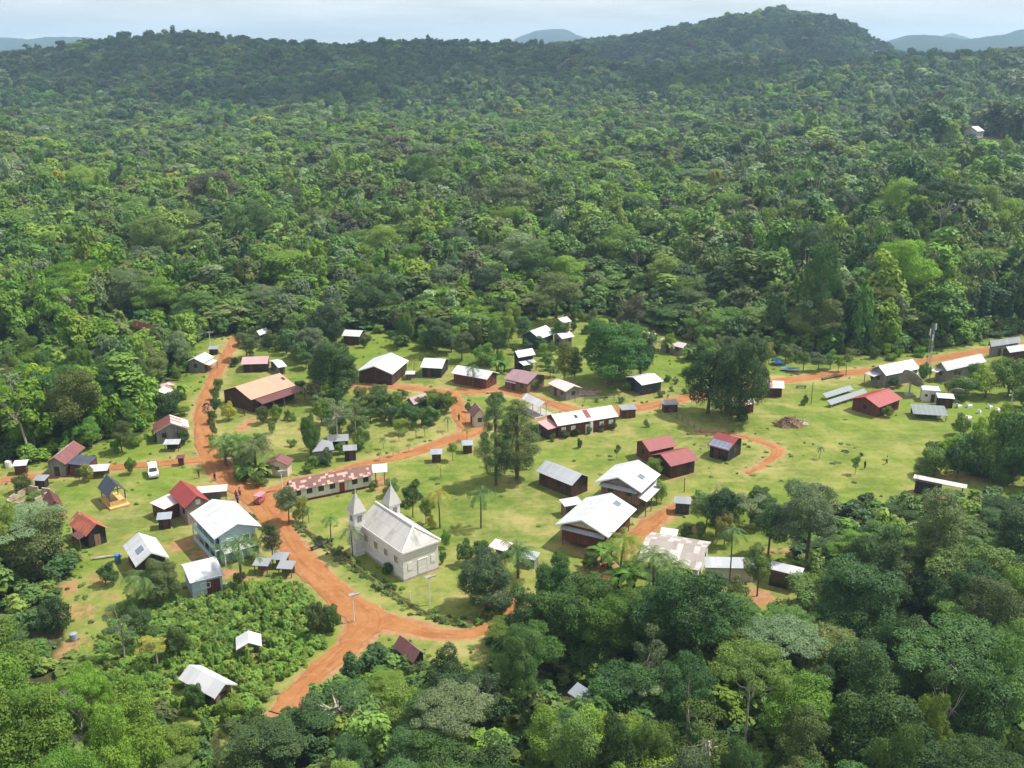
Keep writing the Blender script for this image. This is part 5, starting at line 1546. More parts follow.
lean_to(t, d, 'b' if s > 0 else 'a', 0.0, 1.0, 2.5, 1.5, 2.15, 'roof_white', postmat='white_paint')
t, d = house('small pale blue shed with a white roof below the pale blue house', (183, 566.7), (217, 558.6), (207.5, 579), 3.5, 2.7, 'roof_white', 'wall_blue', back=1.4, win=None, door=None, over=(.3, .35), name='shed', cat='shed')
opening(t, 'door', (d['wx1'] - 1.3, d['wf'], .03), (0, -1), 1.9, 2.2, M['wall_redwood'])
opening(t, 'window', (d['wx0'] + 1.9, d['wf'], 1.25), (0, -1), 1.2, .7, M['wall_blue'], M['white_paint'])
t, d = house('white-roofed house with a dark roof panel and black gable on the left lawn', (151.3, 552.3), (138.3, 532.5), (133.8, 564), 4.1, 2.5, 'roof_white', 'wall_black', gwin=(1, 1), fascia='white_paint')
roof_panel(t, d, .50, .72, .22, .62, 'solar', 'solar_panel')
for (px, py, lab) in ((263, 572, 'leftmost of the three grey market huts at the road bend'), (281, 566, 'rearmost of the three grey market huts at the road bend'), (287, 575, 'front one of the three grey market huts at the road bend')):
    hut(lab, px, py, 1.9, 1.5, 1.9, -6, 'roof_grey', 'wall_tan', open_front=True, name='market_hut', cat='hut', group='small market huts at the road bend')
t, d = house('largest white roof among the weeds at the lower left', (225, 683.2), (189, 664.5), (208, 695.2), 3.4, 2.3, 'roof_white', 'wall_tan', over=(.5, .6), fascia='white_paint')
t, d = house('little white pavilion roof standing in the weeds', (248.6, 642.8), (247.8, 630.5), (236, 646.5), 3.0, 2.2, 'roof_white', 'wall_navy', walls=False, over=(.3, .3), name='pavilion', cat='pavilion')
t, d = house('collapsed maroon shed with pale right-hand sheets at the road fork', (420.5, 650.5), (400, 634.5), (400, 653), 3.4, 2.0, 'roof_maroon', 'wall_black', roof_back='roof_patch_pale', door=None, win=None, name='shed', cat='shed')
t, d = house('lone blue-grey roof in a gap of the lower forest', (577.5, 682), (593, 692), (575.5, 698), 3.0, 2.3, 'roof_bluegrey', 'wall_brown', mono=True, door=None, win=None, name='shed', cat='shed')

# --- upper left, round the barn
t, d = house('long barn with a salmon roof, dark lean-to and brown boards', (235, 387), (280, 373), (254, 399), 5.0, 3.1, 'roof_salmon', 'wall_brown', name='barn', cat='barn', gwin=(2, 1), over=(.5, .3))
lean_to(t, d, 'e', .04, 1.08, 3.0, 2.6, 2.45, 'roof_darkred', postmat='timber', inset=.32)
roof_panel(t, d, .90, .96, .3, .48, 'dark_opening', 'skylight')
t, d = house('low faded pink shed roof behind the barn', (242.5, 357), (269, 356.3), (256, 364), 3.1, 2.2, 'roof_pink', 'wall_black', name='shed', cat='shed')
t, d = house('tiny white roof between the pink shed and the big dark tree', (273, 361.8), (282, 360.3), (279, 367.6), 2.6, 2.0, 'roof_white', 'wall_grey', name='shed', cat='shed')
t, d = house('left one of two small white roofs peeping from the trees behind the barn', (256.5, 331), (266, 327.5), (265, 333.5), 3.6, 2.5, 'roof_white', 'wall_grey')
t, d = house('right one of two small white roofs peeping from the trees behind the barn', (281, 325.5), (290, 325.3), (286, 332), 3.6, 2.5, 'roof_zinc', 'wall_grey')
t, d = house('small white house with an open lawn to its right, at the forest edge', (345, 329.5), (363, 330.5), (353, 336.3), 3.4, 2.5, 'roof_white', 'wall_brown')
t, d = house('large white-roofed house with dark gable, right of the big dark tree', (374, 366), (391, 352.6), (394.5, 373), 4.6, 2.9, 'roof_white', 'wall_brown', gwin=(3, 3), fascia='white_paint')
t, d = house('white-roofed cottage right of the large white-roofed house', (424, 357.8), (446, 359), (431, 368), 3.7, 2.5, 'roof_white', 'wall_black')
hut('tiny white-roofed stall between two white-roofed houses on the upper lane', 410.5, 379, 1.7, 1.3, 1.8, 0, 'roof_white', 'wall_grey', open_front=True, name='stall', cat='stall')
t, d = house('faded plum-coloured cross-gabled roof deep in the garden bushes', (409, 398), (425, 392.5), (419, 403), 3.5, 2.3, 'roof_plum', 'wall_grey')
t, d = house('small house with a dark red roof and cream gable beside the palm clump', (275.7, 460), (281.5, 453.5), (290.5, 463.5), 3.4, 2.4, 'roof_maroon', 'wall_cream', win=None, door=None)
opening(t, 'window', (d['wx0'], 0, 1.2), (-1, 0), .8, .7, M['wall_tan']); opening(t, 'window', (d['wx1'], 0, 1.2), (1, 0), .8, .7, M['wall_tan'])
# grey hut with a pyramid roof
p = at(323, 456)
t = thing('hut', 'grey hut with a four-sided pointed roof behind the long patched building', 'hut', (p.x, p.y, 0), R(15))
b = MB()
c4 = [(-2.1, -2.1, 1.9), (2.1, -2.1, 1.9), (2.1, 2.1, 1.9), (-2.1, 2.1, 1.9)]
for k in range(4): b.quad(c4[k], c4[(k + 1) % 4], (0, 0, 3.5))
b.quad(*reversed(c4)); b.build('roof', M['roof_grey'], t)
b = MB(); b.box(0, 0, .9, 3.4, 3.4, 1.95); b.build('wall', M['wall_grey'], t)
opening(t, 'door', (.6, -1.7, .03), (0, -1), .8, 1.7, M['dark_opening'])
hut('flat grey carport under the trees behind the grey pointed hut', 338.5, 447.5, 3.6, 2.4, 2.2, 8, 'roof_grey', 'wall_black', open_front=True, name='carport', cat='shed')
hut('dark hut on posts beside the patched long building', 350.5, 459, 2.1, 1.7, 2.5, 10, 'roof_grey', 'wall_black')
t, d = house('long white-walled building with a patchwork red and white roof', (288, 480.5), (370.4, 464.4), (338, 482.4), 4.0, 2.45, 'roof_patch', 'wall_white', name='long_building', cat='building', base_h=.35, win=(7, 'dark_opening'), gwin=(1, 1), door=('e', .62, 'red_door'), frame=None, over=(.3, .55))
t, d = house('white flat-roofed open annex at the right end of the patchwork building', (372, 464.3), (387, 463.5), (386, 472), 3.1, 2.8, 'roof_white', 'wall_brown', mono=True, walls=False, name='annex', cat='shelter')
hut('left one of two grey-topped cubicles on the green near the tall pair of trees', 436.5, 461, 1.7, 1.5, 2.1, 5, 'roof_bluegrey', 'wall_brown', name='cubicle')
hut('right one of two grey-topped cubicles on the green near the tall pair of trees', 467.5, 452, 1.7, 1.5, 2.1, 5, 'roof_bluegrey', 'wall_brown', name='cubicle')

# --- upper middle
t, d = house('white-roofed bungalow with reddish gable behind a small palm', (457.5, 365), (493, 371.2), (467, 376), 3.8, 2.6, 'roof_white', 'wall_redwood', roof_back=None, fascia='white_paint')
t, d = house('faded maroon-grey roofed house with a pale right-hand wall', (513, 369), (537.5, 374.3), (515, 381.3), 3.8, 2.5, 'roof_plum', 'wall_tan')
lean_to(t, d, 'e', .05, .55, 2.4, .9, 2.1, 'roof_plum')
t, d = house('two-level house with white upper roof and white porch roofs', (515, 351), (532.3, 348), (530, 355.6), 5.0, 3.7, 'roof_white', 'wall_black', win=(3, 'dark_opening'))
lean_to(t, d, 'e', -.05, .45, 2.6, 2.6, 2.2, 'roof_white'); lean_to(t, d, 'e', .55, 1.0, 2.6, 1.8, 2.2, 'roof_zinc')
t, d = house('broad white roof with dark shade under it near the forest edge', (530, 331), (546, 325), (547, 336.5), 4.8, 3.1, 'roof_white', 'wall_navy', win=(3, 'dark_opening'))
t, d = house('white roof half covered by a small tree, right of the broad white roof', (557, 333.5), (569.5, 331), (567, 338), 3.6, 2.6, 'roof_white', 'wall_grey')
t, d = house('farthest small white roof above the broad white roof', (558, 318.3), (567, 316.3), (570.5, 321.5), 3.6, 2.6, 'roof_white', 'wall_grey')
t, d = house('whitish-pink roofed house next to a heap of planks by the giant round tree', (556.3, 378), (574.2, 386), (558, 388.2), 3.2, 2.3, 'roof_palepink', 'wall_grey', over=(.3, .4))
t, d = house('narrow gabled house, red slope on the left and pale slope on the right', (480, 408.3), (475, 402.5), (473.5, 418), 4.3, 2.5, 'roof_maroon', 'wall_cream', roof_back='roof_patch_pale', win=(1, 'dark_opening'), gwin=(1, 1), over=(.25, .35))
t, d = house('open-sided white-roofed shelter behind the tall pair of trees', (526.6, 393), (545, 401.8), (526, 400.8), 3.5, 2.5, 'roof_white', 'wall_white', walls=False, name='shelter', cat='shelter')
b = MB(); b.box(0, 0, .08, d['x1'] - d['x0'], 5.0, .22); b.build('floor_slab', M['concrete'], t)
t, d = house('long brown building under white roofing with one red sheet, above the green', (551, 414.5), (611.4, 405.2), (592, 420.7), 4.2, 2.8, 'roof_white', 'wall_redwood', name='long_building', cat='building', win=(6, 'white_paint'), door=('e', .5, 'white_paint'), frame=None)
roof_panel(t, d, .50, .575, .05, .72, 'roof_crimson', 'roof_sheet'); roof_panel(t, d, .33, .37, .35, .6, 'dark_opening', 'skylight')
b = MB(); b.box(d['wx0'] + (d['wx1'] - d['wx0']) * .555, d['wf'] - .3, 1.3, .6, .45, 2.6); b.build('pillar', M['white_paint'], t)
t, d = house('flat crimson-pink porch roof at the left end of the long brown building', (537, 421.8), (549, 418.6), (556.5, 427.4), 3.0, 2.4, 'roof_pink', 'wall_brown', mono=True, door=None, win=None, name='porch', cat='shelter', over=(.4, .4))
hut('brown hut with a grey lid at the right end of the long brown building', 627.5, 416.5, 2.9, 2.0, 2.3, 10, 'roof_grey', 'wall_redwood')
hut('brown hut alone beside the red lane, left of the giant spreading tree', 669.5, 411, 2.9, 2.0, 2.2, 6, 'roof_grey', 'wall_brown')
t, d = house('white-roofed house on the grass below the giant round tree', (633, 377.3), (655, 373.3), (654.5, 383), 3.5, 2.6, 'roof_white', 'wall_navy')
t, d = house('small white roof touching the long pink roof by the forest', (648.3, 332), (656.5, 333.4), (655, 339), 3.4, 2.4, 'roof_white', 'wall_grey')
t, d = house('long faded pink roof at the forest edge', (662, 338), (687, 343.5), (672, 345.6), 3.2, 2.3, 'roof_palepink', 'wall_grey')

# --- middle
t, d = house('white-roofed hall with dark plank walls on the open green', (545.5, 460), (582, 474.3), (549, 476.5), 4.0, 2.6, 'roof_zinc', 'wall_brown', name='hall', cat='hall', gwin=(1, 1), win=(4, 'wall_black'), frame=None)
t, d = house('tall white-roofed house with tan gable and lower porch, behind the other tan-gabled one', (618, 477), (638, 459.7), (642, 492.4), 6.4, 4.5, 'roof_white', 'wall_tan', over=(.9, .9), stilts=1.6, win=(3, 'dark_opening'), gwin=(2, 2), gable='wall_grey', fascia='white_paint')
roof_panel(t, d, .42, .58, .45, .68, 'solar', 'solar_panel'); lean_to(t, d, 'e', -.06, 1.06, 3.3, 1.7, 2.8, 'roof_white', postmat='timber')
lean_to(t, d, 'a', .0, 1.0, 4.35, .9, 4.0, 'roof_zinc', posts=False); lean_to(t, d, 'b', .0, 1.0, 4.35, .9, 4.0, 'roof_zinc', posts=False)
t, d = house('stilted white-roofed house with cream gable and red board wall', (581.6, 520), (611.3, 492.8), (607.3, 539), 5.6, 3.7, 'roof_white', 'wall_redwood', over=(.9, .8), stilts=.9, win=(3, 'dark_opening'), gwin=(0, 0), gable='wall_cream', fascia='white_paint')
roof_panel(t, d, .78, .9, .3, .52, 'solar', 'solar_panel', side=-1)
lean_to(t, d, 'a', .0, 1.0, 3.45, .8, 3.1, 'roof_zinc', posts=False); lean_to(t, d, 'b', .0, 1.0, 3.45, .8, 3.1, 'roof_zinc', posts=False)
hut('small white-roofed shed left of the stilted white-roofed house', 571, 513.5, 2.9, 1.8, 2.4, 22, 'roof_white', 'wall_tan', name='shed', cat='shed')
t, d = house('rear one of the twin crimson-roofed houses on the green', (641.5, 440.5), (669.5, 434.8), (666, 448.3), 4.0, 2.7, 'roof_crimson', 'wall_redwood', over=(.5, .6), win=(2, 'wall_black'), frame=None)
t, d = house('front one of the twin crimson-roofed houses on the green', (660.5, 454.3), (688.5, 447.6), (688.5, 462.3), 4.0, 2.7, 'roof_crimson', 'wall_brown', over=(.5, .6), win=(2, 'wall_black'), frame=None)
t, d = house('red-roofed house with blue solar panels, next to the field path', (717.3, 432), (739, 437.8), (711.5, 446.3), 4.1, 2.5, 'roof_crimson', 'wall_black', back=2.4, over=(.4, .5), posts=True)
roof_panel(t, d, .04, .96, .50, .97, 'solar', 'solar_panel')
t, d = house('large low house with a blotched brown and white roof behind palms', (645, 537.5), (706.5, 547.6), (663, 564.5), 4.0, 2.6, 'roof_brown', 'wall_white', over=(.4, .5), win=(4, 'dark_opening'), gwin=(2, 2))
t, d = house('low bluish-white flat roof right of the blotched brown roof', (703, 556.5), (755, 557.5), (728, 568), 2.9, 2.5, 'roof_zinc', 'wall_white', mono=True, name='annex', cat='shelter', win=None, door=None)
hut('small white-topped shed behind the blotched brown roof', 668.5, 542, 2.2, 1.3, 2.0, -18, 'roof_white', 'wall_redwood', name='shed', cat='shed')
hut('dark blue hut with a grey roof beside the red field path', 682, 512, 2.3, 1.8, 2.4, -10, 'roof_grey', 'wall_navy')
hut('white-roofed open kiosk left of a dark palm at the lower edge of the churchyard', 500.5, 558, 2.6, 2.0, 2.4, -28, 'roof_palepink', 'wall_tan', open_front=True, name='kiosk', cat='kiosk')
hut('pale low roof half hidden behind the dark palm by the churchyard', 530, 565, 2.0, 1.6, 1.9, -24, 'roof_zinc', 'wall_grey', name='shed', cat='shed')
t, d = house('long shed with half grey, half white roof and brown wall in the compound', (772, 560.5), (804.5, 568.3), (788, 573.4), 3.2, 2.8, 'roof_zinc', 'wall_tan', mono=True, name='shed', cat='shed', over=(.25, .3), win=None, door=None)
roof_panel(t, d, .58, 1.0, .0, 1.0, 'roof_white', 'roof_sheet', lift=.02)
opening(t, 'door', (d['wx0'] + (d['wx1'] - d['wx0']) * .3, d['wf'], .05), (0, -1), 2.6, 2.1, M['dark_opening'])
hut('small pale blue-grey hut right of the bare red earth in the compound', 804, 603, 2.0, 1.8, 2.2, -12, 'roof_bluegrey', 'wall_black')

# --- right
t, d = house('patched pale-roofed shack half behind the giant spreading tree', (763, 380), (784, 381), (772, 388), 3.4, 2.3, 'roof_patch_pale', 'wall_brown', win=None)
t, d = house('low red shed in the shade beneath the giant spreading tree', (727, 400.5), (752, 397), (742, 405.5), 3.0, 2.2, 'roof_patch_pale', 'wall_redwood', name='shed', cat='shed', win=None)
t, d = house('bright red gabled house beside the satellite dish and solar racks', (865, 397), (889, 388.5), (891, 403.2), 3.9, 2.5, 'roof_red', 'wall_redwood', over=(.5, .5), win=(2, 'wall_black'), frame=None, ridge_cap='roof_red')
t, d = house('big white-roofed grey hall behind the large satellite dish', (878.3, 365.8), (912.5, 359), (907, 371.5), 4.8, 3.1, 'roof_white', 'wall_grey', name='hall', cat='hall')
lean_to(t, d, 'a', .3, 1.0, 3.0, 2.4, 2.6, 'roof_zinc')
t, d = house('grey-walled hall with a pale roof, right of the radio mast', (941, 362.4), (981, 353.5), (970.5, 365.6), 4.6, 3.0, 'roof_zinc', 'wall_grey', name='hall', cat='hall')
lean_to(t, d, 'a', .3, 1.0, 2.9, 2.2, 2.5, 'roof_zinc_old')
t, d = house('farthest pale roof at the upper right end of the red road', (990, 341), (1020, 336.4), (1008, 344.3), 4.4, 3.0, 'roof_zinc', 'wall_grey')
t, d = house('pale roof cut by the right edge, below the farthest pale roof', (1006, 346.6), (1032, 343), (1022, 351), 4.2, 3.0, 'roof_zinc', 'wall_brown')
hut('boxy white equipment cabin right of the satellite dish', 929, 400, 3.6, 2.8, 2.9, -12, 'roof_white', 'wall_white', name='cabin', cat='cabin', slope=.15, over=.1)
hut('white-topped dark cabin in front of the small satellite dish', 944, 406, 3.0, 2.4, 2.5, -14, 'roof_white', 'wall_black', name='cabin', cat='cabin', slope=.2)
hut('low open shed whose roof is blue-grey solar panels, near the white graves', 928, 417, 6.4, 4.0, 2.0, -12, 'solar_pale', 'wall_black', open_front=True, name='solar_shed', cat='shed', slope=.7)
t, d = house('long low striped grey-white roof at the lower edge of the sports field', (914.5, 474.3), (967.5, 484.7), (934.2, 482.2), 2.9, 2.6, 'roof_zinc_old', 'wall_black', mono=True, walls=False, name='open_shed', cat='shed', over=(.5, .4))
b = MB(); b.box(d['x0'] + 2.6, -.6, 1.2, 4.2, 1.8, 2.4); b.build('wall', M['wall_black'], t)
# the lone white house on a rise in the far forest
p = Vector((KNOLL[0], KNOLL[1], float(terr(KNOLL[0], KNOLL[1]))))
t = thing('house', 'tiny lone white house far out in the forest at the upper right', 'house', p, R(35))
b = MB(); b.slab((4, 0, 7), (-4, 0, 7), (-4, -5, 4.2), (4, -5, 4.2), .1); b.slab((-4, 0, 7.01), (4, 0, 7.01), (4, 5, 4.2), (-4, 5, 4.2), .1); b.build('roof', M['roof_white'], t)
b = MB(); b.prism([(-4.4, -2), (4.4, -2), (4.4, 4.4), (0, 6.8), (-4.4, 4.4)], -3.6, 3.6); b.build('wall', M['wall_white'], t)
# ------------------------------------------------------------------ the church with its two small towers
CZ = 4.9                                           # eaves
A_, B_, C_ = at(357.5, 522.5, CZ), at(402, 553.5, CZ), at(444.5, 542.5, CZ)   # far-left, near-left and near-right corners of the eaves
lv = (B_ - A_); Lc = lv.length; ux = lv / Lc
uy = Vector((-ux.y, ux.x, 0)); Wc = abs((C_ - B_).dot(uy))
ang = math.atan2(ux.y, ux.x)
ctr = A_ + ux * (Lc / 2) + uy * (Wc / 2)
t = thing('church', 'weathered white wooden church with two pointed towers beside the red road', 'church', (ctr.x, ctr.y, 0), ang)
hl_, hw_ = Lc / 2, Wc / 2
zr = CZ + 2.5
ov = .3
hx = hl_ - hw_ * .62                                # the ridge stops where the hip begins
b = MB()
b.slab((hx, 0, zr), (-hl_, 0, zr), (-hl_, -hw_, CZ), (hl_, -hw_, CZ), .08)
b.slab((-hl_, 0, zr + .01), (hx, 0, zr + .01), (hl_, hw_, CZ), (-hl_, hw_, CZ), .08)
b.quad((hx, 0, zr + .005), (hl_, -hw_, CZ), (hl_, hw_, CZ), uv=[(hw_, 0), (0, 5), (2 * hw_, 5)])
b.quad((hl_, hw_, CZ - .08), (hl_, hw_, CZ), (hl_, -hw_, CZ), (hl_, -hw_, CZ - .08))
ro = b.build('roof', M['roof_church'], t)
def cap(p, q, w=.16, name='ridge_cap'):
    b = MB(); b.tube([Vector(p) + Vector((0, 0, .05)), Vector(q) + Vector((0, 0, .05))], w, 6); b.build(name, M['white_paint'], ro)
cap((-hl_, 0, zr), (hx, 0, zr)); cap((hx, 0, zr), (hl_, -hw_, CZ)); cap((hx, 0, zr), (hl_, hw_, CZ))
for s in (-1, 1):
    b = MB(); b.box(0, s * (hw_ + .03), CZ - .07, Lc, .06, .34); b.build('eaves_board', M['white_paint'], t)
b = MB(); b.box(hl_ + .03, 0, CZ - .09, .06, Wc, .3); b.build('eaves_board', M['white_paint'], t)
wx, wy = hl_ - ov, hw_ - ov
b = MB(); b.box(0, 0, CZ / 2 - .06, wx * 2, wy * 2, CZ); b.build('wall', M['wall_church'], t)
# upper gable on the tower front
b = MB(); b.quad((-wx - .01, wy, CZ - .1), (-wx - .01, 0, zr - .15), (-wx - .01, -wy, CZ - .1)); b.build('gable_panel', M['wall_church'], t)
b = MB(); b.box(0, 0, .2, wx * 2 + .16, wy * 2 + .16, .4); b.build('plinth', M['concrete'], t)
for s in (-1, 1):
    for k in range(4):
        u = -wx + 2 * wx * (.14 + .235 * k)
        o = opening(t, 'window', (u, s * wy, 2.35), (0, s), .95, 1.15, M['church_glass'], M['wall_church'], frm=.14)
        for j in (-1, 1):
            q = MB(); q.box(u + j * .16, s * (wy + .07), 2.92, .05, .04, 1.1); q.build('glazing_bar', M['wall_church'], o)
for y in (-wy * .55, wy * .05): pass
opening(t, 'door', (wx, wy * .1, .42), (1, 0), 1.5, 2.3, M['wall_church'], M['white_paint'])
opening(t, 'door', (-wx, 0, .42), (-1, 0), 1.7, 2.6, M['brown_door'], M['white_paint'])
for y in (-wy * .62, wy * .68): opening(t, 'window', (wx, y, 1.6), (1, 0), .7, 1.2, M['white_paint'])
for (px, py) in ((355.3, 492.2), (390.8, 484.2)):
    ztip = 10.4
    w = at(px, py, ztip) - Vector((ctr.x, ctr.y, 0))
    lx, ly = w.x * ux.x + w.y * ux.y, w.x * uy.x + w.y * uy.y
    s = 0.92
    tw = MB(); tw.box(lx, ly, 3.7, s * 2, s * 2, 7.5)
    to = tw.build('tower', M['wall_church'], t)
    sp_m = MB()
    zz, e = 7.35, s + .24
    c4 = [(lx - e, ly - e, zz), (lx + e, ly - e, zz), (lx + e, ly + e, zz), (lx - e, ly + e, zz)]
    for k in range(4):
        sp_m.quad(c4[k], c4[(k + 1) % 4], (lx, ly, ztip))
    sp_m.quad(*reversed(c4)); sp_m.build('spire', M['roof_church'], to)
    fm = MB(); fm.tube([(lx, ly, ztip - .2), (lx, ly, ztip + 1.0)], [.06, .03], 6); fm.build('finial', M['white_paint'], to)
    for nx, ny in ((1, 0), (-1, 0), (0, 1), (0, -1)):
        a_ = math.atan2(ny, nx) + math.pi / 2
        q = MB(); q.box(lx + nx * (s + .03), ly + ny * (s + .03), 6.3, .7, .06, .9, a_); q.build('louvre', M['wall_grey'], to)
    q = MB(); q.box(lx, ly, 7.25, s * 2 + .24, s * 2 + .3, .16); q.build('cornice', M['white_paint'], to)
print('church', Lc, Wc)
# ------------------------------------------------------------------ the village's own trees, shrubs and palms
def spot(px, yb, yt, wpx):
    p = at(px, yb)
    dx, dy, dz = ray(px, yt)
    h = CAM_H + p.y * dz / dy
    return p, max(.6, h), wpx / px_per_m(Vector((p.x, p.y, h * .6)))
def vt(label, px, yb, yt, wpx, kind, mat, seed=0, name=None, group=None, cat=None, bark=None):
    p, h, w = spot(px, yb, yt, wpx)
    nm = name or {'shrub': 'shrub', 'bush': 'bush', 'small': 'young_tree', 'dense': 'shade_tree', 'weeping': 'conifer'}.get(kind, 'garden_tree')
    return tree(nm, label, kind, seed, p, h, w, mat, group, cat or {'shrub': 'shrub', 'bush': 'bush'}.get(nm, 'tree'), bark=bark)
def vp(label, px, yb, yt, style, mat, group=None):
    p, h, w = spot(px, yb, yt, 10)
    return palm('palm_tree', label, style, p, h, mat, group)

# the landmarks
vt('giant round dark tree right of the broad white roof', 610, 384, 317, 94, 'dense', 'leaf_dark', 0)
vt('right, taller half of the giant spreading tree by the red lane', 738, 421, 330, 78, 'dense', 'leaf_dark', 1)
vt('left, drooping half of the giant spreading tree by the red lane', 708, 413, 345, 62, 'dense', 'leaf_dark', 2)
vt('dark shrub wrapped round the trunk of the giant spreading tree', 743, 425, 402, 13, 'bush', 'leaf_dark', 1)
vt('dark conifer, left one of the tall pair on the green', 496, 485, 397, 50, 'weeping', 'leaf_dark', 0)
vt('lighter feathery conifer, right one of the tall pair on the green', 517, 480, 399, 56, 'weeping', 'leaf_olive', 1)
vt('big dark tree between the salmon-roofed barn and the large white-roofed house', 335, 398, 340, 68, 'dense', 'leaf_dark', 0)
vt('dark bush at the foot of the big dark tree by the barn', 316, 402, 379, 30, 'bush', 'leaf_brown', 0)
vt('grey-green domed tree behind the barn', 310, 358, 325, 42, 'dense', 'leaf_grey', 1)
vt('tall dark crown behind the grey-green domed tree', 326, 348, 304, 44, 'dense', 'leaf_dark', 2)
vt('dark olive tree above the pink shed roof', 247, 360, 331, 34, 'dome', 'leaf_olive', 0)
vt('big brownish dark tree on the left side of the village', 103, 432, 366, 66, 'dense', 'leaf_dark', 1)
vt('big olive-brown tree left of the head of the red road', 150, 386, 342, 48, 'dense', 'leaf_olive', 2)
vt('dark tree left of the ruined shack', 118, 380, 338, 36, 'dome', 'leaf_dark', 1)
vt('grey-green tree beside the white house at the road head', 182, 372, 332, 34, 'dome', 'leaf_grey', 2)
vt('low dark round bush between the ruined shack and the brown-red house', 170, 417, 392, 38, 'bush', 'leaf_dark', 2)
vt('dark bush at the right corner of the brown-red gabled house', 184, 445, 430, 17, 'bush', 'leaf_dark', 0)
vt('bright bush behind the brown-red gabled house', 140, 428, 404, 30, 'bush', 'leaf_bright', 1)
vt('mid-green tree between the striped-roof house and the brownish dark tree', 122, 452, 420, 34, 'dome', 'leaf_olive', 1)
vt('green tree over the back of the striped-roof house', 92, 448, 418, 34, 'dome', 'leaf_mid', 2)
vt('bright round tree behind the grey pointed hut', 311, 456, 414, 28, 'dense', 'leaf_bright', 2)
vt('feathery grey-green tree in the middle garden', 338, 444, 396, 42, 'sparse', 'leaf_grey', 0)
vt('second feathery tree in the middle garden, right of the first', 356, 436, 401, 36, 'sparse', 'leaf_olive', 1)
vt('green bush below the middle garden trees', 362, 448, 424, 24, 'bush', 'leaf_mid', 1)
vt('leafy shrub mass in front of the large white-roofed house', 377, 414, 390, 30, 'bush', 'leaf_mid', 2)
vt('smaller shrub beside the leafy shrub mass', 395, 412, 391, 20, 'bush', 'leaf_mid', 0)
vt('yellow-green bush below the big dark tree by the barn', 322, 424, 398, 27, 'bush', 'leaf_bright', 0)
vt('dark green round shrub in front of the plum-coloured roof', 413, 424, 402, 31, 'bush', 'leaf_dark', 1)
vt('second round shrub in front of the plum-coloured roof', 431, 424, 404, 26, 'bush', 'leaf_mid', 1)
vt('bright round tree right of the plum-coloured roof', 446, 412, 392, 24, 'bush', 'leaf_bright', 2)
vt('brownish round tree behind the round shrubs of the plum-coloured roof', 431, 404, 389, 22, 'bush', 'leaf_olive', 2)
vt('grey round shrub left of the round shrubs', 391, 424, 405, 18, 'bush', 'leaf_grey', 0)
vt('light shrub below the grey round shrub', 399, 434, 418, 20, 'bush', 'leaf_bright', 0)
vt('yellow-green bush in front of the barn door', 229, 421, 402, 20, 'bush', 'leaf_yellow', 1)
vt('left one of two yellow-green bushes on the dry yard', 263, 424, 407, 18, 'bush', 'leaf_olive', 0)
vt('right one of two yellow-green bushes on the dry yard', 276, 420, 403, 19, 'bush', 'leaf_bright', 1)
vt('little shrub alone on the dry yard', 288, 420, 409, 9, 'shrub', 'leaf_olive', 0)
vt('dark shrub under the eaves of the barn', 300, 392, 380, 15, 'bush', 'leaf_dark', 0)
for k, (x, y, t_, w, m) in enumerate(((219, 390, 378, 14, 'leaf_mid'), (214, 400, 386, 12, 'leaf_mid'), (215, 412, 396, 14, 'leaf_dark'), (213, 424, 410, 12, 'leaf_mid'), (213, 436, 421, 10, 'leaf_olive'), (212, 447, 434, 9, 'leaf_bright'))):
    vt('shrub in the hedge line on the right side of the upper red road', x, y, t_, w, 'bush', m, k % 3, name='hedge_shrub', group='hedge shrubs along the upper red road', cat='shrub')
vt('bushy green clump left of the small maroon-roofed house', 243, 482, 466, 26, 'bush', 'leaf_bright', 2)
vt('low bright hedge bush at the big road junction', 257, 487, 473, 22, 'bush', 'leaf_bright', 0)
vp('big drooping palm at the left of the palm clump by the junction', 226, 466, 434, 'moriche', 'leaf_mid')
vp('middle palm of the palm clump by the junction', 241, 464, 434, 'moriche', 'leaf_bright')
vp('right palm of the clump, against the small maroon-roofed house', 256, 474, 438, 'moriche', 'leaf_olive')
vt('round green tree behind the palm clump', 253, 458, 436, 28, 'dome', 'leaf_mid', 1)
vt('slim tree at the left end of the patchwork-roofed building', 327, 466, 447, 13, 'small', 'leaf_mid', 0)
vt('bushy tree at the near left corner of the patchwork-roofed building', 289, 524, 484, 32, 'dome', 'leaf_grey', 0)
vt('yellow-green shrub beside the bushy corner tree', 303, 522, 496, 20, 'bush', 'leaf_yellow', 0)
vp('little palm between the road bank and the lawn', 309, 523, 506, 'slim', 'leaf_mid')
vp('young palm standing alone on the church lawn', 331, 540, 514, 'slim', 'leaf_mid')
vp('palm in front of the church wall with pale fronds', 353, 560, 526, 'slim', 'leaf_grey')
vt('low shrub at the near corner of the church', 388, 573, 561, 13, 'shrub', 'leaf_mid', 1)
vt('dark narrow shrub at the right corner of the church', 442, 564, 550, 9, 'shrub', 'leaf_dark', 2)
vt('dark round tree behind the right church tower', 413, 517, 480, 28, 'dome', 'leaf_dark', 0)
vt('second dark tree, right of the one behind the church tower', 426, 524, 496, 22, 'dome', 'leaf_mid', 2)
vt('shrub between the church towers and the patchwork-roofed building', 393, 496, 478, 20, 'bush', 'leaf_mid', 0)
vt('round shrub near the white flat-roofed annex', 374, 490, 480, 12, 'bush', 'leaf_mid', 1)
vp('yellow-leaved palm right of the church', 440, 528, 488, 'slim', 'leaf_yellow')
vt('small yellow shrub at the foot of the yellow-leaved palm', 432, 529, 515, 10, 'shrub', 'leaf_yellow', 1)
vp('slim palm alone in the middle of the green', 481, 528, 486, 'slim', 'leaf_dark')
vp('yellow-green low palm on the green below the cubicles', 441, 478, 463, 'slim', 'leaf_yellow')
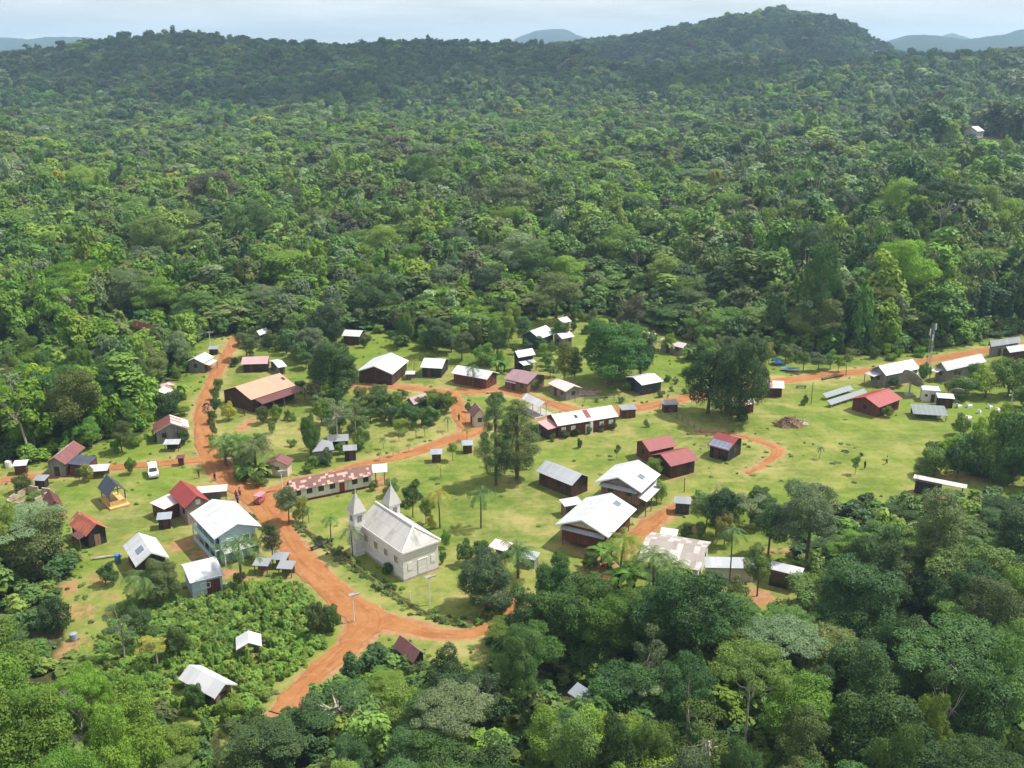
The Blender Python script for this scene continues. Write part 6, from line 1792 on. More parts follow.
vt('shrubs by the lower right of the church', 445, 548, 530, 14, 'bush', 'leaf_mid', 2)
vt('long low dark shrub behind the big olive tree of the churchyard', 466, 566, 540, 26, 'bush', 'leaf_dark', 1)
vt('low dark shrub right of the long low one', 482, 560, 540, 22, 'bush', 'leaf_dark', 2)
vt('big olive round tree at the lower edge of the churchyard', 485, 606, 551, 68, 'dense', 'leaf_grey', 0)
vp('dark low palm in front of the open kiosk', 518, 578, 545, 'moriche', 'leaf_dark')
vt('very dark tree below the dark low palm', 552, 626, 558, 58, 'dense', 'leaf_dark', 1)
vt('small tree beside the right cubicle on the green', 453, 461, 442, 16, 'small', 'leaf_mid', 0)
for k, (x, y, t_) in enumerate(((383.5, 449, 437), (399, 441, 429), (416, 439, 427), (425, 437, 425), (393, 457, 447), (409, 452, 443), (448, 431, 416), (467, 441, 426), (380, 461, 452), (371, 452, 444))):
    vp('young palm planted in the double row along the dirt lane', x, y, t_, 'slim', 'leaf_mid', 'young palms along the dirt lane')
vp('palm in front of the white-roofed bungalow', 473, 388, 364, 'slim', 'leaf_mid')
vp('yellowish palm left of the cottage on the upper lane', 414, 376, 358, 'slim', 'leaf_yellow')
# upper middle greenery
vt('dark spreading tree left of the meadow strip', 437, 356, 316, 42, 'dome', 'leaf_dark', 0)
vt('olive tree above the bungalow', 462, 360, 330, 32, 'dome', 'leaf_olive', 1)
vt('bright banana-like clump behind the bungalow', 481, 366, 342, 34, 'bush', 'leaf_bright', 1)
vt('dark tree over the maroon-grey roof', 498, 362, 326, 30, 'dome', 'leaf_mid', 2)
vt('tall slender tree left of the broad white roof', 523, 345, 316, 20, 'tall', 'leaf_dark', 0)
vt('small tree in front of the broad white roof', 560, 344, 319, 24, 'dome', 'leaf_mid', 0)
vt('pair of tall dark trees by the heap of planks, left trunk', 564, 388, 340, 24, 'tall', 'leaf_mid', 1)
vt('pair of tall dark trees by the heap of planks, right trunk', 574, 386, 346, 22, 'tall', 'leaf_dark', 2)
vt('dark tree wedged behind the giant round tree', 640, 378, 334, 34, 'dense', 'leaf_dark', 2)
vt('low olive bush under the broad white roof', 551, 355, 341, 16, 'bush', 'leaf_mid', 1)
vt('green bush below the two-level house', 528, 372, 362, 14, 'bush', 'leaf_mid', 0)
vt('bush left of the red-gabled narrow house', 468, 412, 402, 10, 'shrub', 'leaf_dark', 0)
vt('leafy tree between the narrow gabled house and the open-sided shelter', 497, 412, 390, 26, 'dome', 'leaf_mid', 1)
vt('low bush against the crimson-pink porch', 535, 440, 424, 16, 'bush', 'leaf_dark', 0)
for k, (x, y) in enumerate(((553, 441), (566, 438), (575, 436), (589, 434), (601, 431), (612, 429), (646, 427))):
    vt('small shrub along the front of the long brown building', x, y, y - 8, 8 + k % 3 * 2, 'shrub', ('leaf_mid', 'leaf_olive', 'leaf_dark')[k % 3], k % 3, name='border_shrub', group='shrubs along the front of the long brown building', cat='shrub')
vt('round little bush on the green below the long brown building', 580, 448, 438, 7, 'shrub', 'leaf_dark', 1)
vt('slim young tree on the green left of the twin crimson roofs', 617, 459, 444, 7, 'small', 'leaf_dark', 1)
vt('bright bush between the twin crimson roofs and the tall white house', 655, 476, 458, 22, 'bush', 'leaf_bright', 0)
vt('bush at the right wall of the tall white house', 661, 502, 478, 18, 'bush', 'leaf_bright', 1)
for k, (x, y, w) in enumerate(((628, 391, 12), (640, 393, 9), (660, 397, 10), (684, 394, 8), (668, 381, 9), (676, 384, 8), (597, 402, 6), (607, 398, 7), (621, 403, 9), (671, 391, 7))):
    vt('low shrub on the grass around the white-roofed house below the giant round tree', x, y, y - w * .75, w, 'shrub', ('leaf_mid', 'leaf_bright', 'leaf_olive')[k % 3], k % 3, name='lawn_shrub', group='low shrubs on the grass below the giant round tree', cat='shrub')
# right of the giant tree
vt('bright tree behind the top of the giant spreading tree', 702, 374, 336, 30, 'dome', 'leaf_bright', 1)
vt('yellow-blossomed small tree right of the giant spreading tree', 768, 365, 342, 14, 'small', 'leaf_yellow', 0)
for k, (x, y, t_, w) in enumerate(((785, 364, 344, 20), (803, 371, 350, 24), (818, 371, 352, 22), (830, 369, 350, 18), (838, 372, 356, 14), (795, 360, 344, 18))):
    vt('orchard tree in the row behind the upper red road', x, y, t_, w, 'dome', ('leaf_mid', 'leaf_bright', 'leaf_grey')[k % 3], k % 3, name='orchard_tree', group='row of small trees behind the upper red road')
vt('lone lollipop tree on the verge of the upper red road', 846, 375, 347, 18, 'small', 'leaf_olive', 2)
vp('palm behind the upper red road, left of the radio mast', 899, 358, 336, 'slim', 'leaf_mid')
vt('bush at the back of the solar racks', 876, 383, 371, 18, 'bush', 'leaf_mid', 1)
vt('bush beside the mast in front of the grey hall', 922, 382, 362, 16, 'bush', 'leaf_mid', 2)
vt('bush behind the red house and the dish', 893, 388, 378, 15, 'bush', 'leaf_dark', 0)
vt('small bush on the grass in front of the solar racks', 805, 405, 394, 9, 'shrub', 'leaf_mid', 0)
vt('weedy bush at the near corner of the bright red house', 888, 417, 406, 16, 'bush', 'leaf_bright', 2)
for k, (x, y, t_, w, m) in enumerate(((962, 398, 376, 34, 'leaf_mid'), (985, 398, 366, 40, 'leaf_bright'), (1008, 396, 356, 44, 'leaf_mid'), (1030, 394, 352, 40, 'leaf_dark'), (948, 394, 378, 20, 'leaf_bright'), (1024, 408, 386, 26, 'leaf_bright'), (975, 386, 364, 26, 'leaf_dark'), (1000, 378, 358, 30, 'leaf_mid'))):
    vt('thicket bush between the pale halls and the graveyard', x, y, t_, w, 'bush', m, k % 3, name='thicket_bush', group='thicket bushes between the pale halls and the graveyard', cat='bush')
for k, (x, y, t_, w, m) in enumerate(((934, 476, 449, 36, 'leaf_mid'), (957, 478, 434, 46, 'leaf_dark'), (984, 478, 428, 52, 'leaf_mid'), (1012, 482, 412, 56, 'leaf_dark'), (1000, 448, 404, 40, 'leaf_bright'), (1026, 460, 402, 46, 'leaf_mid'), (946, 462, 440, 28, 'leaf_bright'), (972, 455, 430, 34, 'leaf_dark'), (1036, 488, 440, 40, 'leaf_dark'), (990, 484, 450, 30, 'leaf_dark'))):
    vt('dark grove tree at the right end of the sports field', x, y, t_, w, 'bush', m, k % 3, name='grove_tree', group='grove at the right end of the sports field', cat='tree')
vt('larger one of the young trees on the sports field', 855, 474, 456, 13, 'small', 'leaf_mid', 0)
vp('umbrella-shaped palm on the sports field, left of the larger young tree', 819.5, 459, 446, 'slim', 'leaf_dark')
vt('umbrella-shaped small tree on the sports field', 844, 462, 450, 9, 'umbrella', 'leaf_dark', 0, name='young_tree')
vt('tiny bush on the sports field near the standing figure', 861, 456, 452, 5, 'shrub', 'leaf_brown', 0)
# the compound at the middle right
vt('dark green tree by the grey-roofed dark blue hut', 716, 536, 486, 52, 'dome', 'leaf_dark', 1)
vt('bushy green tree left of the compound lawn', 706, 528, 492, 36, 'dome', 'leaf_mid', 0)
vt('yellowish bush on the compound lawn', 724, 546, 512, 26, 'bush', 'leaf_yellow', 2)
vt('grey-green tree behind the compound lawn', 750, 528, 496, 40, 'sparse', 'leaf_grey', 2)
vt('large grey-green round tree over the compound', 806, 566, 484, 84, 'big', 'leaf_grey', 2)
vt('dark green tree left of the large grey-green round tree', 768, 556, 500, 54, 'dome', 'leaf_dark', 2)
vp('thick-crowned dark palm between the blotched roof and the long shed', 729, 588, 524, 'acai', 'leaf_dark')
vt('round bush at the left of the long shed', 757, 596, 546, 38, 'dome', 'leaf_mid', 2)
vt('bush in front of the thick-crowned dark palm', 738, 612, 578, 34, 'bush', 'leaf_olive', 1)
vt('bush at the far side of the red field path', 700, 540, 522, 14, 'bush', 'leaf_mid', 0)
vt('small shrub between the field path and the blotched roof', 686, 536, 522, 12, 'shrub', 'leaf_olive', 1)
vp('yellow-green palm at the foot of the stilted house', 620, 580, 530, 'coconut', 'leaf_bright')
vp('palm in front of the blotched brown roof', 652, 604, 548, 'coconut', 'leaf_mid')
vp('second palm in front of the blotched brown roof, right of the first', 672, 604, 556, 'coconut', 'leaf_bright')
vt('shrub below the stilted house', 590, 572, 552, 22, 'bush', 'leaf_mid', 2)
vt('leafy shrub right of the kiosk palm', 560, 574, 552, 26, 'bush', 'leaf_mid', 0)
# lower left
vp('tall coconut palm in front of the pale blue house', 242, 590, 536, 'coconut', 'leaf_mid')
vt('dark tall shrub right of the pale blue house', 273, 560, 522, 24, 'tall', 'leaf_dark', 1)
vt('yellow-leaved shrub beside the pale blue house', 258, 556, 534, 18, 'bush', 'leaf_yellow', 1)
vt('dark bush at the foot of the tall coconut palm', 240, 586, 572, 18, 'bush', 'leaf_dark', 0)
vt('small bush on the red corner opposite the pale blue house', 253, 524, 512, 11, 'shrub', 'leaf_mid', 1)
vt('olive domed tree left of the small pale blue shed', 163, 604, 557, 44, 'dense', 'leaf_olive', 0)
vp('dark palm in front of the olive domed tree', 146, 608, 570, 'moriche', 'leaf_mid')
vt('straw-coloured bush by the white awning', 89, 481, 463, 17, 'bush', 'leaf_yellow', 2)
vt('small dark tree on the lawn left of the white awning', 81, 484, 467, 12, 'small', 'leaf_olive', 1)
vt('bright shrub on the side road verge near the white van', 130, 474, 458, 15, 'bush', 'leaf_bright', 2)
vt('shrub below the side road, behind the ruined walls', 22, 492, 474, 26, 'bush', 'leaf_olive', 2)
vt('dark shrub over the ruined walls', 34, 504, 492, 22, 'bush', 'leaf_mid', 1)
vt('round dark shrub at the road fork', 318, 636, 600, 26, 'bush', 'leaf_olive', 2)
vt('second shrub at the road fork, nearer the lamp post', 333, 632, 604, 24, 'bush', 'leaf_mid', 0)
vt('shrub below the lawn of the white-roofed house on the left', 106, 585, 562, 28, 'bush', 'leaf_dark', 1)
vt('dark bush on the bare red ground at the lower left', 60, 632, 596, 40, 'bush', 'leaf_dark', 2)
vt('grey spindly tree among the weeds', 125, 660, 606, 40, 'sparse', 'leaf_grey', 0)
vt('yellowish tree among the weeds', 158, 668, 634, 40, 'sparse', 'leaf_yellow', 1)
vt('dark leafy tree among the weeds, below the olive domed tree', 143, 650, 606, 34, 'dome', 'leaf_dark', 0)
vt('weedy tree above the largest white roof', 180, 655, 622, 34, 'bush', 'leaf_mid', 1)
vt('bush covering the left corner of the largest white roof', 197, 712, 682, 26, 'bush', 'leaf_mid', 2)
# big trees in the lower forest
vt('huge dark broad tree below the blotched brown roof', 684, 690, 566, 138, 'big', 'leaf_dark', 0, bark='pale_bark')
vt('pale flat-topped tree, left one of two in the lower forest', 644, 735, 672, 66, 'umbrella', 'leaf_pale', 0)
vt('pale flat-topped tree, right and larger one of two in the lower forest', 776, 700, 626, 96, 'umbrella', 'leaf_pale', 1)
vt('tall grey-green tree with a long pale trunk on the right', 926, 610, 487, 58, 'tall', 'leaf_olive', 0, bark='pale_bark')
vt('dark round tree left of the long pale trunk', 858, 640, 534, 92, 'big', 'leaf_dark', 1)
vt('bright flat-topped tree below the long pale trunk', 966, 690, 608, 88, 'umbrella', 'leaf_bright', 2)
vt('bare-branched silvery tree with whitish limbs in the lower forest', 482, 740, 672, 46, 'sparse', 'leaf_grey', 2)
vt('open silvery tree beside the left pale flat-topped tree', 644, 722, 632, 54, 'sparse', 'leaf_grey', 1)
vt('mid-green broad tree left of the huge dark one', 600, 674, 596, 78, 'big', 'leaf_mid', 2)
vt('bright mounded tree below the churchyard road', 526, 692, 626, 78, 'big', 'leaf_mid', 1)
vt('dark leafy tree right of the collapsed maroon shed', 452, 712, 650, 54, 'dome', 'leaf_dark', 2)
for k, (x, y, s_) in enumerate(((246, 480, 1.0), (262, 478, .9), (606, 566, 1.2), (628, 590, 1.3), (690, 600, 1.2), (500, 372, 1.0), (690, 360, 1.2), (668, 352, 1.2), (20, 360, 1.3), (46, 358, 1.2), (180, 396, 1.0), (400, 346, 1.1), (640, 342, 1.0))):
    lab = ('banana plant in the palm clump by the road junction', 'banana plant at the foot of the stilted white-roofed house and its path', 'banana plant in the gardens at the forest edge')
    q = 0 if k < 2 else 1 if k < 5 else 2
    banana(lab[q], at(x, y), s_ * 1.15, k * 1.3, 'bananas: ' + lab[q][16:])

vt('great bare-looking grey-brown crown standing out of the valley forest on the left', 216, 232, 170, 84, 'big', 'leaf_brown', 1, name='forest_giant', bark='pale_bark')
vt('very dark dome of a tree in the forest above the meadow strip', 376, 322, 272, 62, 'dense', 'leaf_dark', 2, name='forest_giant')
vt('olive-grey crowned giant above the broad white roof', 556, 322, 272, 62, 'big', 'leaf_olive', 0, name='forest_giant')
vt('second dark dome, beside the bare-looking grey-brown crown', 288, 236, 182, 66, 'dense', 'leaf_olive', 0, name='forest_giant')
vt('reddish-topped tree behind the giant round tree', 632, 338, 294, 36, 'dome', 'leaf_brown', 0, name='forest_giant')
vt('very tall forest tree with a straight pale trunk behind the orchard row', 818, 350, 240, 52, 'big', 'leaf_mid', 1, name='forest_giant', bark='pale_bark')
# ------------------------------------------------------------------ vehicles, dishes, graves, posts, people and odds and ends
def lathe(b, prof, n=16, c=(0, 0), m=0):
    rings = [[(c[0] + r * math.cos(6.28319 * j / n), c[1] + r * math.sin(6.28319 * j / n), z) for j in range(n)] for r, z in prof]
    for k in range(len(rings) - 1):
        for j in range(n):
            i = (j + 1) % n
            b.quad(rings[k][j], rings[k][i], rings[k + 1][i], rings[k + 1][j], s=True, m=m)
    return b
def wheel(parent, x, y, r, w):
    b = MB(); b.tube([(x, y - w / 2, r), (x, y + w / 2, r)], r, 16); o = b.build('wheel', M['tyre'], parent)
    b = MB(); b.tube([(x, y - w / 2 - .012, r), (x, y + w / 2 + .012, r)], r * .55, 12); b.build('rim', M['steel'], o)
M['tyre'] = plain_mat('tyre_rubber', (0.025, 0.025, 0.025), None, 8, .85, .2)
M['van_white'] = plain_mat('van_white_paint', (0.78, 0.78, 0.77), (0.72, 0.71, 0.69), 1.5, .25, .5, bump=0)
M['lamp_red'] = plain_mat('lamp_red', (0.35, 0.02, 0.02), None, 3, .3, .5)
M['lamp_clear'] = plain_mat('lamp_clear', (0.6, 0.6, 0.58), None, 3, .2, .6)
M['thatch'] = plain_mat('dry_brush', (0.20, 0.13, 0.085), (0.10, 0.065, 0.045), 2.2, .95, .1, bump=1.0)
M['rubble'] = plain_mat('pale_rubble', (0.46, 0.38, 0.29), (0.28, 0.21, 0.15), 2.2, .95, .1, bump=.8)
M['planks'] = plain_mat('weathered_planks', (0.36, 0.29, 0.23), (0.20, 0.15, 0.12), 3, .9, .15, bump=.4)
M['blue_tarp'] = plain_mat('blue_tarpaulin', (0.05, 0.20, 0.46), (0.04, 0.15, 0.36), 2, .5, .4)
M['pink_paint'] = plain_mat('pink_red_paint', (0.40, 0.08, 0.11), (0.30, 0.06, 0.08), 3, .5, .4)
M['dish'] = plain_mat('dish_weathered_white', (0.52, 0.49, 0.46), (0.34, 0.30, 0.28), 1.2, .7, .3)
M['dish_back'] = plain_mat('dish_back_brown', (0.27, 0.225, 0.20), (0.17, 0.135, 0.12), 1.5, .7, .3)
M['skin'] = plain_mat('brown_skin', (0.16, 0.085, 0.055), None, 3, .6, .3, bump=0)
M['hair'] = plain_mat('black_hair', (0.012, 0.011, 0.010), None, 3, .6, .3, bump=0)
for nm, c in (('cloth_red', (0.38, 0.05, 0.06)), ('cloth_blue', (0.06, 0.10, 0.22)), ('cloth_white', (0.62, 0.60, 0.58)), ('cloth_dark', (0.035, 0.035, 0.04)), ('cloth_pink', (0.5, 0.22, 0.28))):
    M[nm] = plain_mat(nm, c, None, 5, .85, .15, bump=.1)

# the white van
p = at(153.5, 475)
t = thing('parked_van', 'white minivan parked on the grass just below the side road', 'van', (p.x, p.y, 0), R(-68))
b = MB()
prof = [(-2.15, .32), (2.1, .32), (2.18, .75), (2.05, 1.02), (1.45, 1.16), (.85, 1.86), (-1.95, 1.92), (-2.15, 1.5)]
pr = [(a, z) for a, z in prof]
def vprism(b, prof, w0, w1=None):
    n = len(prof)
    yy = lambda z, s: s * (w0 - (.13 * max(0, z - 1.05)))
    L_ = [(x, yy(z, -1), z) for x, z in prof]; R_ = [(x, yy(z, 1), z) for x, z in prof]
    b.quad(*L_); b.quad(*reversed(R_))
    for k in range(n):
        j = (k + 1) % n
        b.quad(L_[j], L_[k], R_[k], R_[j])
vprism(b, pr, .86); b.build('body', M['van_white'], t)
b = MB(); b.quad((1.405, -.70, 1.24), (1.405, .70, 1.24), (.915, .64, 1.80), (.915, -.64, 1.80))
for v in range(len(b.v)): b.v[v] = (b.v[v][0] + .03, b.v[v][1], b.v[v][2] + .02)
b.build('windscreen', M['dark_opening'], t)
b = MB(); b.quad((-2.13, .62, 1.2), (-2.13, -.62, 1.2), (-2.03, -.6, 1.75), (-2.03, .6, 1.75))
for v in range(len(b.v)): b.v[v] = (b.v[v][0] - .045, b.v[v][1], b.v[v][2])
b.build('rear_window', M['dark_opening'], t)
for s in (-1, 1):
    for x0, x1 in ((-1.85, -.75), (-.65, .25), (.35, 1.05)):
        b = MB(); q = [(x0, s * .862, 1.2), (x1, s * .862, 1.2), (min(x1, .95), s * .80, 1.7), (x0, s * .80, 1.7)]
        b.quad(*(q if s < 0 else list(reversed(q)))); b.build('side_window', M['dark_opening'], t)
    b = MB(); b.box(2.12, s * .62, .86, .1, .34, .2); b.build('headlight', M['lamp_clear'], t)
    b = MB(); b.box(-2.13, s * .72, 1.0, .1, .16, .4); b.build('tail_light', M['lamp_red'], t)
    b = MB(); b.box(1.25, s * .96, 1.22, .1, .18, .16); b.build('wing_mirror', M['van_white'], t)
    for x in (-1.35, 1.35): wheel(t, x, s * .78, .33, .2)
b = MB(); b.box(2.17, 0, .45, .14, 1.6, .22); b.build('bumper', M['roof_grey'], t)

# a three-wheeled cart with a pink top on the junction; parked motorbikes up the road
p = at(260.5, 503)
t = thing('motor_tricycle', 'small motor tricycle with a pinkish canopy on the red junction', 'tricycle', (p.x, p.y, 0), R(70))
b = MB(); b.box(-.25, 0, .62, 1.7, 1.15, .5); b.box(.85, 0, .6, .6, .5, .45); b.build('body', M['pink_paint'], t)
b = MB(); b.box(-.1, 0, 1.72, 2.1, 1.3, .1); b.build('canopy', M['cloth_pink'], t)
for x in (-.95, .75):
    for y in (-.55, .55):
        q = MB(); q.box(x, y, 1.25, .06, .06, .9); q.build('post', M['steel'], t)
wheel(t, -.75, -.55, .28, .14); wheel(t, -.75, .55, .28, .14); wheel(t, 1.05, 0, .28, .14)
def motorbike(label, px, py, ang, mat):
    p = at(px, py)
    t = thing('motorbike', label, 'motorbike', (p.x, p.y, 0), R(ang), 'motorbikes parked on the upper red road')
    b = MB(); b.tube([(-.55, 0, .62), (0, 0, .72), (.45, 0, .85)], [.12, .2, .12], 8); b.build('body', M[mat], t)
    b = MB(); b.box(-.28, 0, .86, .7, .24, .1); b.build('seat', M['cloth_dark'], t)
    b = MB(); b.tube([(.62, 0, .32), (.46, 0, .98)], .04, 6); b.tube([(.45, -.33, 1.02), (.45, .33, 1.02)], .025, 6); b.build('handlebar', M['steel'], t)
    wheel(t, -.62, 0, .31, .11); wheel(t, .64, 0, .31, .11)
motorbike('dark motorbike, upper one of two on the upper red road', 206.5, 407, 40, 'cloth_dark')
motorbike('dark motorbike with red tank, lower one of two on the upper red road', 206, 411, 60, 'pink_paint')
p = at(181.5, 465)
t = thing('kiosk', 'narrow dark red kiosk at the corner of the side road', 'kiosk', (p.x, p.y, 0), R(10))
b = MB(); b.box(0, 0, .8, .95, .8, 1.7); b.build('cabin', M['wall_redwood'], t)
b = MB(); b.slab((.75, .65, 1.85), (-.75, .65, 1.85), (-.75, -.7, 1.65), (.75, -.7, 1.65), .06); b.build('roof', M['roof_darkred'], t)
opening(t, 'hatch', (0, -.4, .85), (0, -1), .7, .55, M['dark_opening'])

# satellite dishes
def dish(label, px, py, r, az, el, hz):
    p = at(px, py)
    t = thing('satellite_dish', label, 'satellite dish', (p.x, p.y, 0), 0)
    d = Vector((math.cos(R(el)) * math.sin(R(az)), math.cos(R(el)) * math.cos(R(az)), math.sin(R(el))))
    q = d.to_track_quat('Z', 'Y').to_matrix()
    c = Vector((0, 0, hz))
    n, m = 28, 6
    def ring(k, off): 
        rr = r * k / m
        return [c + q @ Vector((rr * math.cos(6.28319 * j / n), rr * math.sin(6.28319 * j / n), .36 * rr * rr / r - off)) for j in range(n)]
    f, bk = MB(), MB()
    for k in range(m):
        A_, B_ = ring(k, 0), ring(k + 1, 0); A2, B2 = ring(k, .08), ring(k + 1, .08)
        for j in range(n):
            i = (j + 1) % n
            f.quad(A_[j], B_[j], B_[i], A_[i], s=True); bk.quad(A2[i], B2[i], B2[j], A2[j], s=True)
            if k == m - 1: f.quad(B_[j], B2[j], B2[i], B_[i])
    f.build('reflector', M['dish'], t)
    ribs = MB()
    for j in range(0, n, 4):
        pts = [c + q @ Vector((r * u * math.cos(6.28319 * j / n), r * u * math.sin(6.28319 * j / n), .36 * r * u * u - .14)) for u in (.05, .35, .7, .98)]
        ribs.tube(pts, .05 * r / 2.5, 4)
    bo = bk.build('back', M['dish_back'], t); ribs.build('ribs', M['steel'], bo)
    for j in (0, 9, 18):
        b = MB(); b.tube([c + q @ Vector((r * .9 * math.cos(6.28319 * j / n), r * .9 * math.sin(6.28319 * j / n), .3 * r)), c + d * r * .85], .035, 5); b.build('strut', M['steel'], t)
    b = MB(); b.tube([c + d * r * .78, c + d * r * .95], .14 * r / 2.5, 8); b.build('feed', M['white_paint'], t)
    b = MB(); b.tube([(0, 0, -.3), (0, 0, hz - .35), c - d * .1], [.2 * r / 2.5, .17 * r / 2.5, .15 * r / 2.5], 8); b.build('mast', M['steel'], t)
    b = MB(); b.box(0, 0, .1, r * .7, r * .7, .3); b.build('footing', M['concrete'], t)
dish('large weathered satellite dish tilted up between the red house and the white hall', 909, 395, 2.75, 60, 38, 3.3)
dish('small satellite dish beside the white-topped dark cabin', 956.5, 401, 1.45, 20, 48, 1.9)

# the radio mast
p = at(928, 369)
t = thing('radio_mast', 'slim grey lattice radio mast rising in front of the forest', 'mast', (p.x, p.y, 0), R(15))
H = (at(928, 369).y, )[0]
mh = CAM_H + p.y * ray(928, 323)[2] / ray(928, 323)[1]
legs = [(.55, 0), (-.28, .48), (-.28, -.48)]
for x, y in legs:
    b = MB(); b.tube([(x, y, -.2), (x * .8, y * .8, mh)], .06, 6); b.build('leg', M['steel'], t)
b = MB(); n = int(mh / .9)
for k in range(n):
    z0, z1 = mh * k / n, mh * (k + 1) / n
    for j in range(3):
        a, c = legs[j], legs[(j + 1) % 3]
        b.tube([(a[0] * .9, a[1] * .9, z0), (c[0] * .9, c[1] * .9, z1)], .028, 4, cap=False)
b.build('lattice', M['steel'], t)
for z, a in ((mh - 1.0, 0), (mh - 2.4, 2.1), (mh - 3.6, 4.2)):
    b = MB(); b.box(.65 * math.cos(a), .65 * math.sin(a), z, .28, .22, 1.5, a); b.build('antenna', M['white_paint'], t)

# ground solar racks
def rack(label, A, B, w, group='solar racks beside the bright red house'):
    a, c = at(*A, 1.0), at(*B, 1.0)
    d = c - a; L = d.length; m = (a + c) / 2
    t = thing('solar_rack', label, 'solar panels', (m.x, m.y, 0), math.atan2(d.y, d.x), group)
    b = MB(); b.slab((L / 2, w / 2, 1.45), (-L / 2, w / 2, 1.45), (-L / 2, -w / 2, .7), (L / 2, -w / 2, .7), .06); b.build('panel', M['solar_pale'], t)
    for k in range(5):
        x = -L / 2 + .4 + (L - .8) * k / 4
        for y, z in ((-w * .38, .72), (w * .38, 1.28)):
            q = MB(); q.box(x, y, z / 2 - .1, .08, .08, z + .1); q.build('leg', M['steel'], t)
rack('rear one of two long slanting solar racks beside the bright red house', (824.5, 396), (852, 387.5), 1.15)
rack('front one of two long slanting solar racks beside the bright red house', (829, 403), (866, 391), 1.15)

# the graveyard
G_ = 'white graves on the bright grass of the graveyard'
for k, (x, y, l) in enumerate(((958.8, 407.5, 1), (969.2, 407, 1.2), (989.7, 408, .9), (998, 411, 1.2), (1001.8, 419.2, 1.1), (968.4, 419, 1.5), (961.5, 423, 1.6), (939.6, 417.6, 1.4), (979, 413, .8))):
    p = at(x, y)
    t = thing('grave', 'low white tomb slab with a headstone on the bright graveyard grass', 'grave', (p.x, p.y, 0), R(20 + k * 4), G_)
    b = MB(); b.box(0, 0, .2, 1.1 * l, .75, .55); b.build('slab', M['white_paint'], t)
    b = MB(); b.box(-.55 * l, 0, .62, .12, .6, .75); b.build('headstone', M['white_paint'], t)
p = at(1011.5, 405)
t = thing('cross', 'tall white cross standing over the graveyard', 'cross', (p.x, p.y, 0), R(-8))
b = MB(); b.box(0, 0, 1.5, .3, .26, 3.2); b.build('upright', M['white_paint'], t)
b = MB(); b.box(0, -.015, 2.25, 1.7, .24, .3); b.build('arm', M['white_paint'], t)

# lamp posts and poles
def pole(label, px, py, ytop, lamp=True, mat='white_paint', name='lamp_post'):
    p, h, w = spot(px, py, ytop, 3)
    t = thing(name, label, 'lamp post' if lamp else 'pole', (p.x, p.y, 0), R(30))
    b = MB(); b.tube([(0, 0, -.2), (0, 0, h)], [.1, .065], 8); b.build('pole', M[mat], t)
    if lamp:
        b = MB(); b.tube([(0, 0, h - .1), (.6, 0, h + .12)], .045, 6); b.build('bracket', M['steel'], t)
        b = MB(); b.box(.75, 0, h + .12, .7, .28, .14); b.box(-.1, 0, h + .25, .9, .6, .05); b.build('lamp_head', M['steel'], t)
pole('white lamp post with a solar head on the churchyard corner', 429.5, 605, 578)
pole('lamp post at the head of the red road near the white house', 211, 352, 333)
pole('white lamp post at the left end of the patchwork-roofed building', 282.5, 491, 472)
pole('thin lamp post at the road fork beside the weeds', 354, 622, 596)
pole('wooden pole on the grass in front of the solar racks', 811, 404, 382, False, 'timber', 'wooden_pole')
pole('white post stump on the churchyard lawn', 410, 598, 591, False, 'white_paint', 'white_post')
pole('wooden pole by the field path below the twin crimson roofs', 684, 492, 478, False, 'timber', 'wooden_pole')

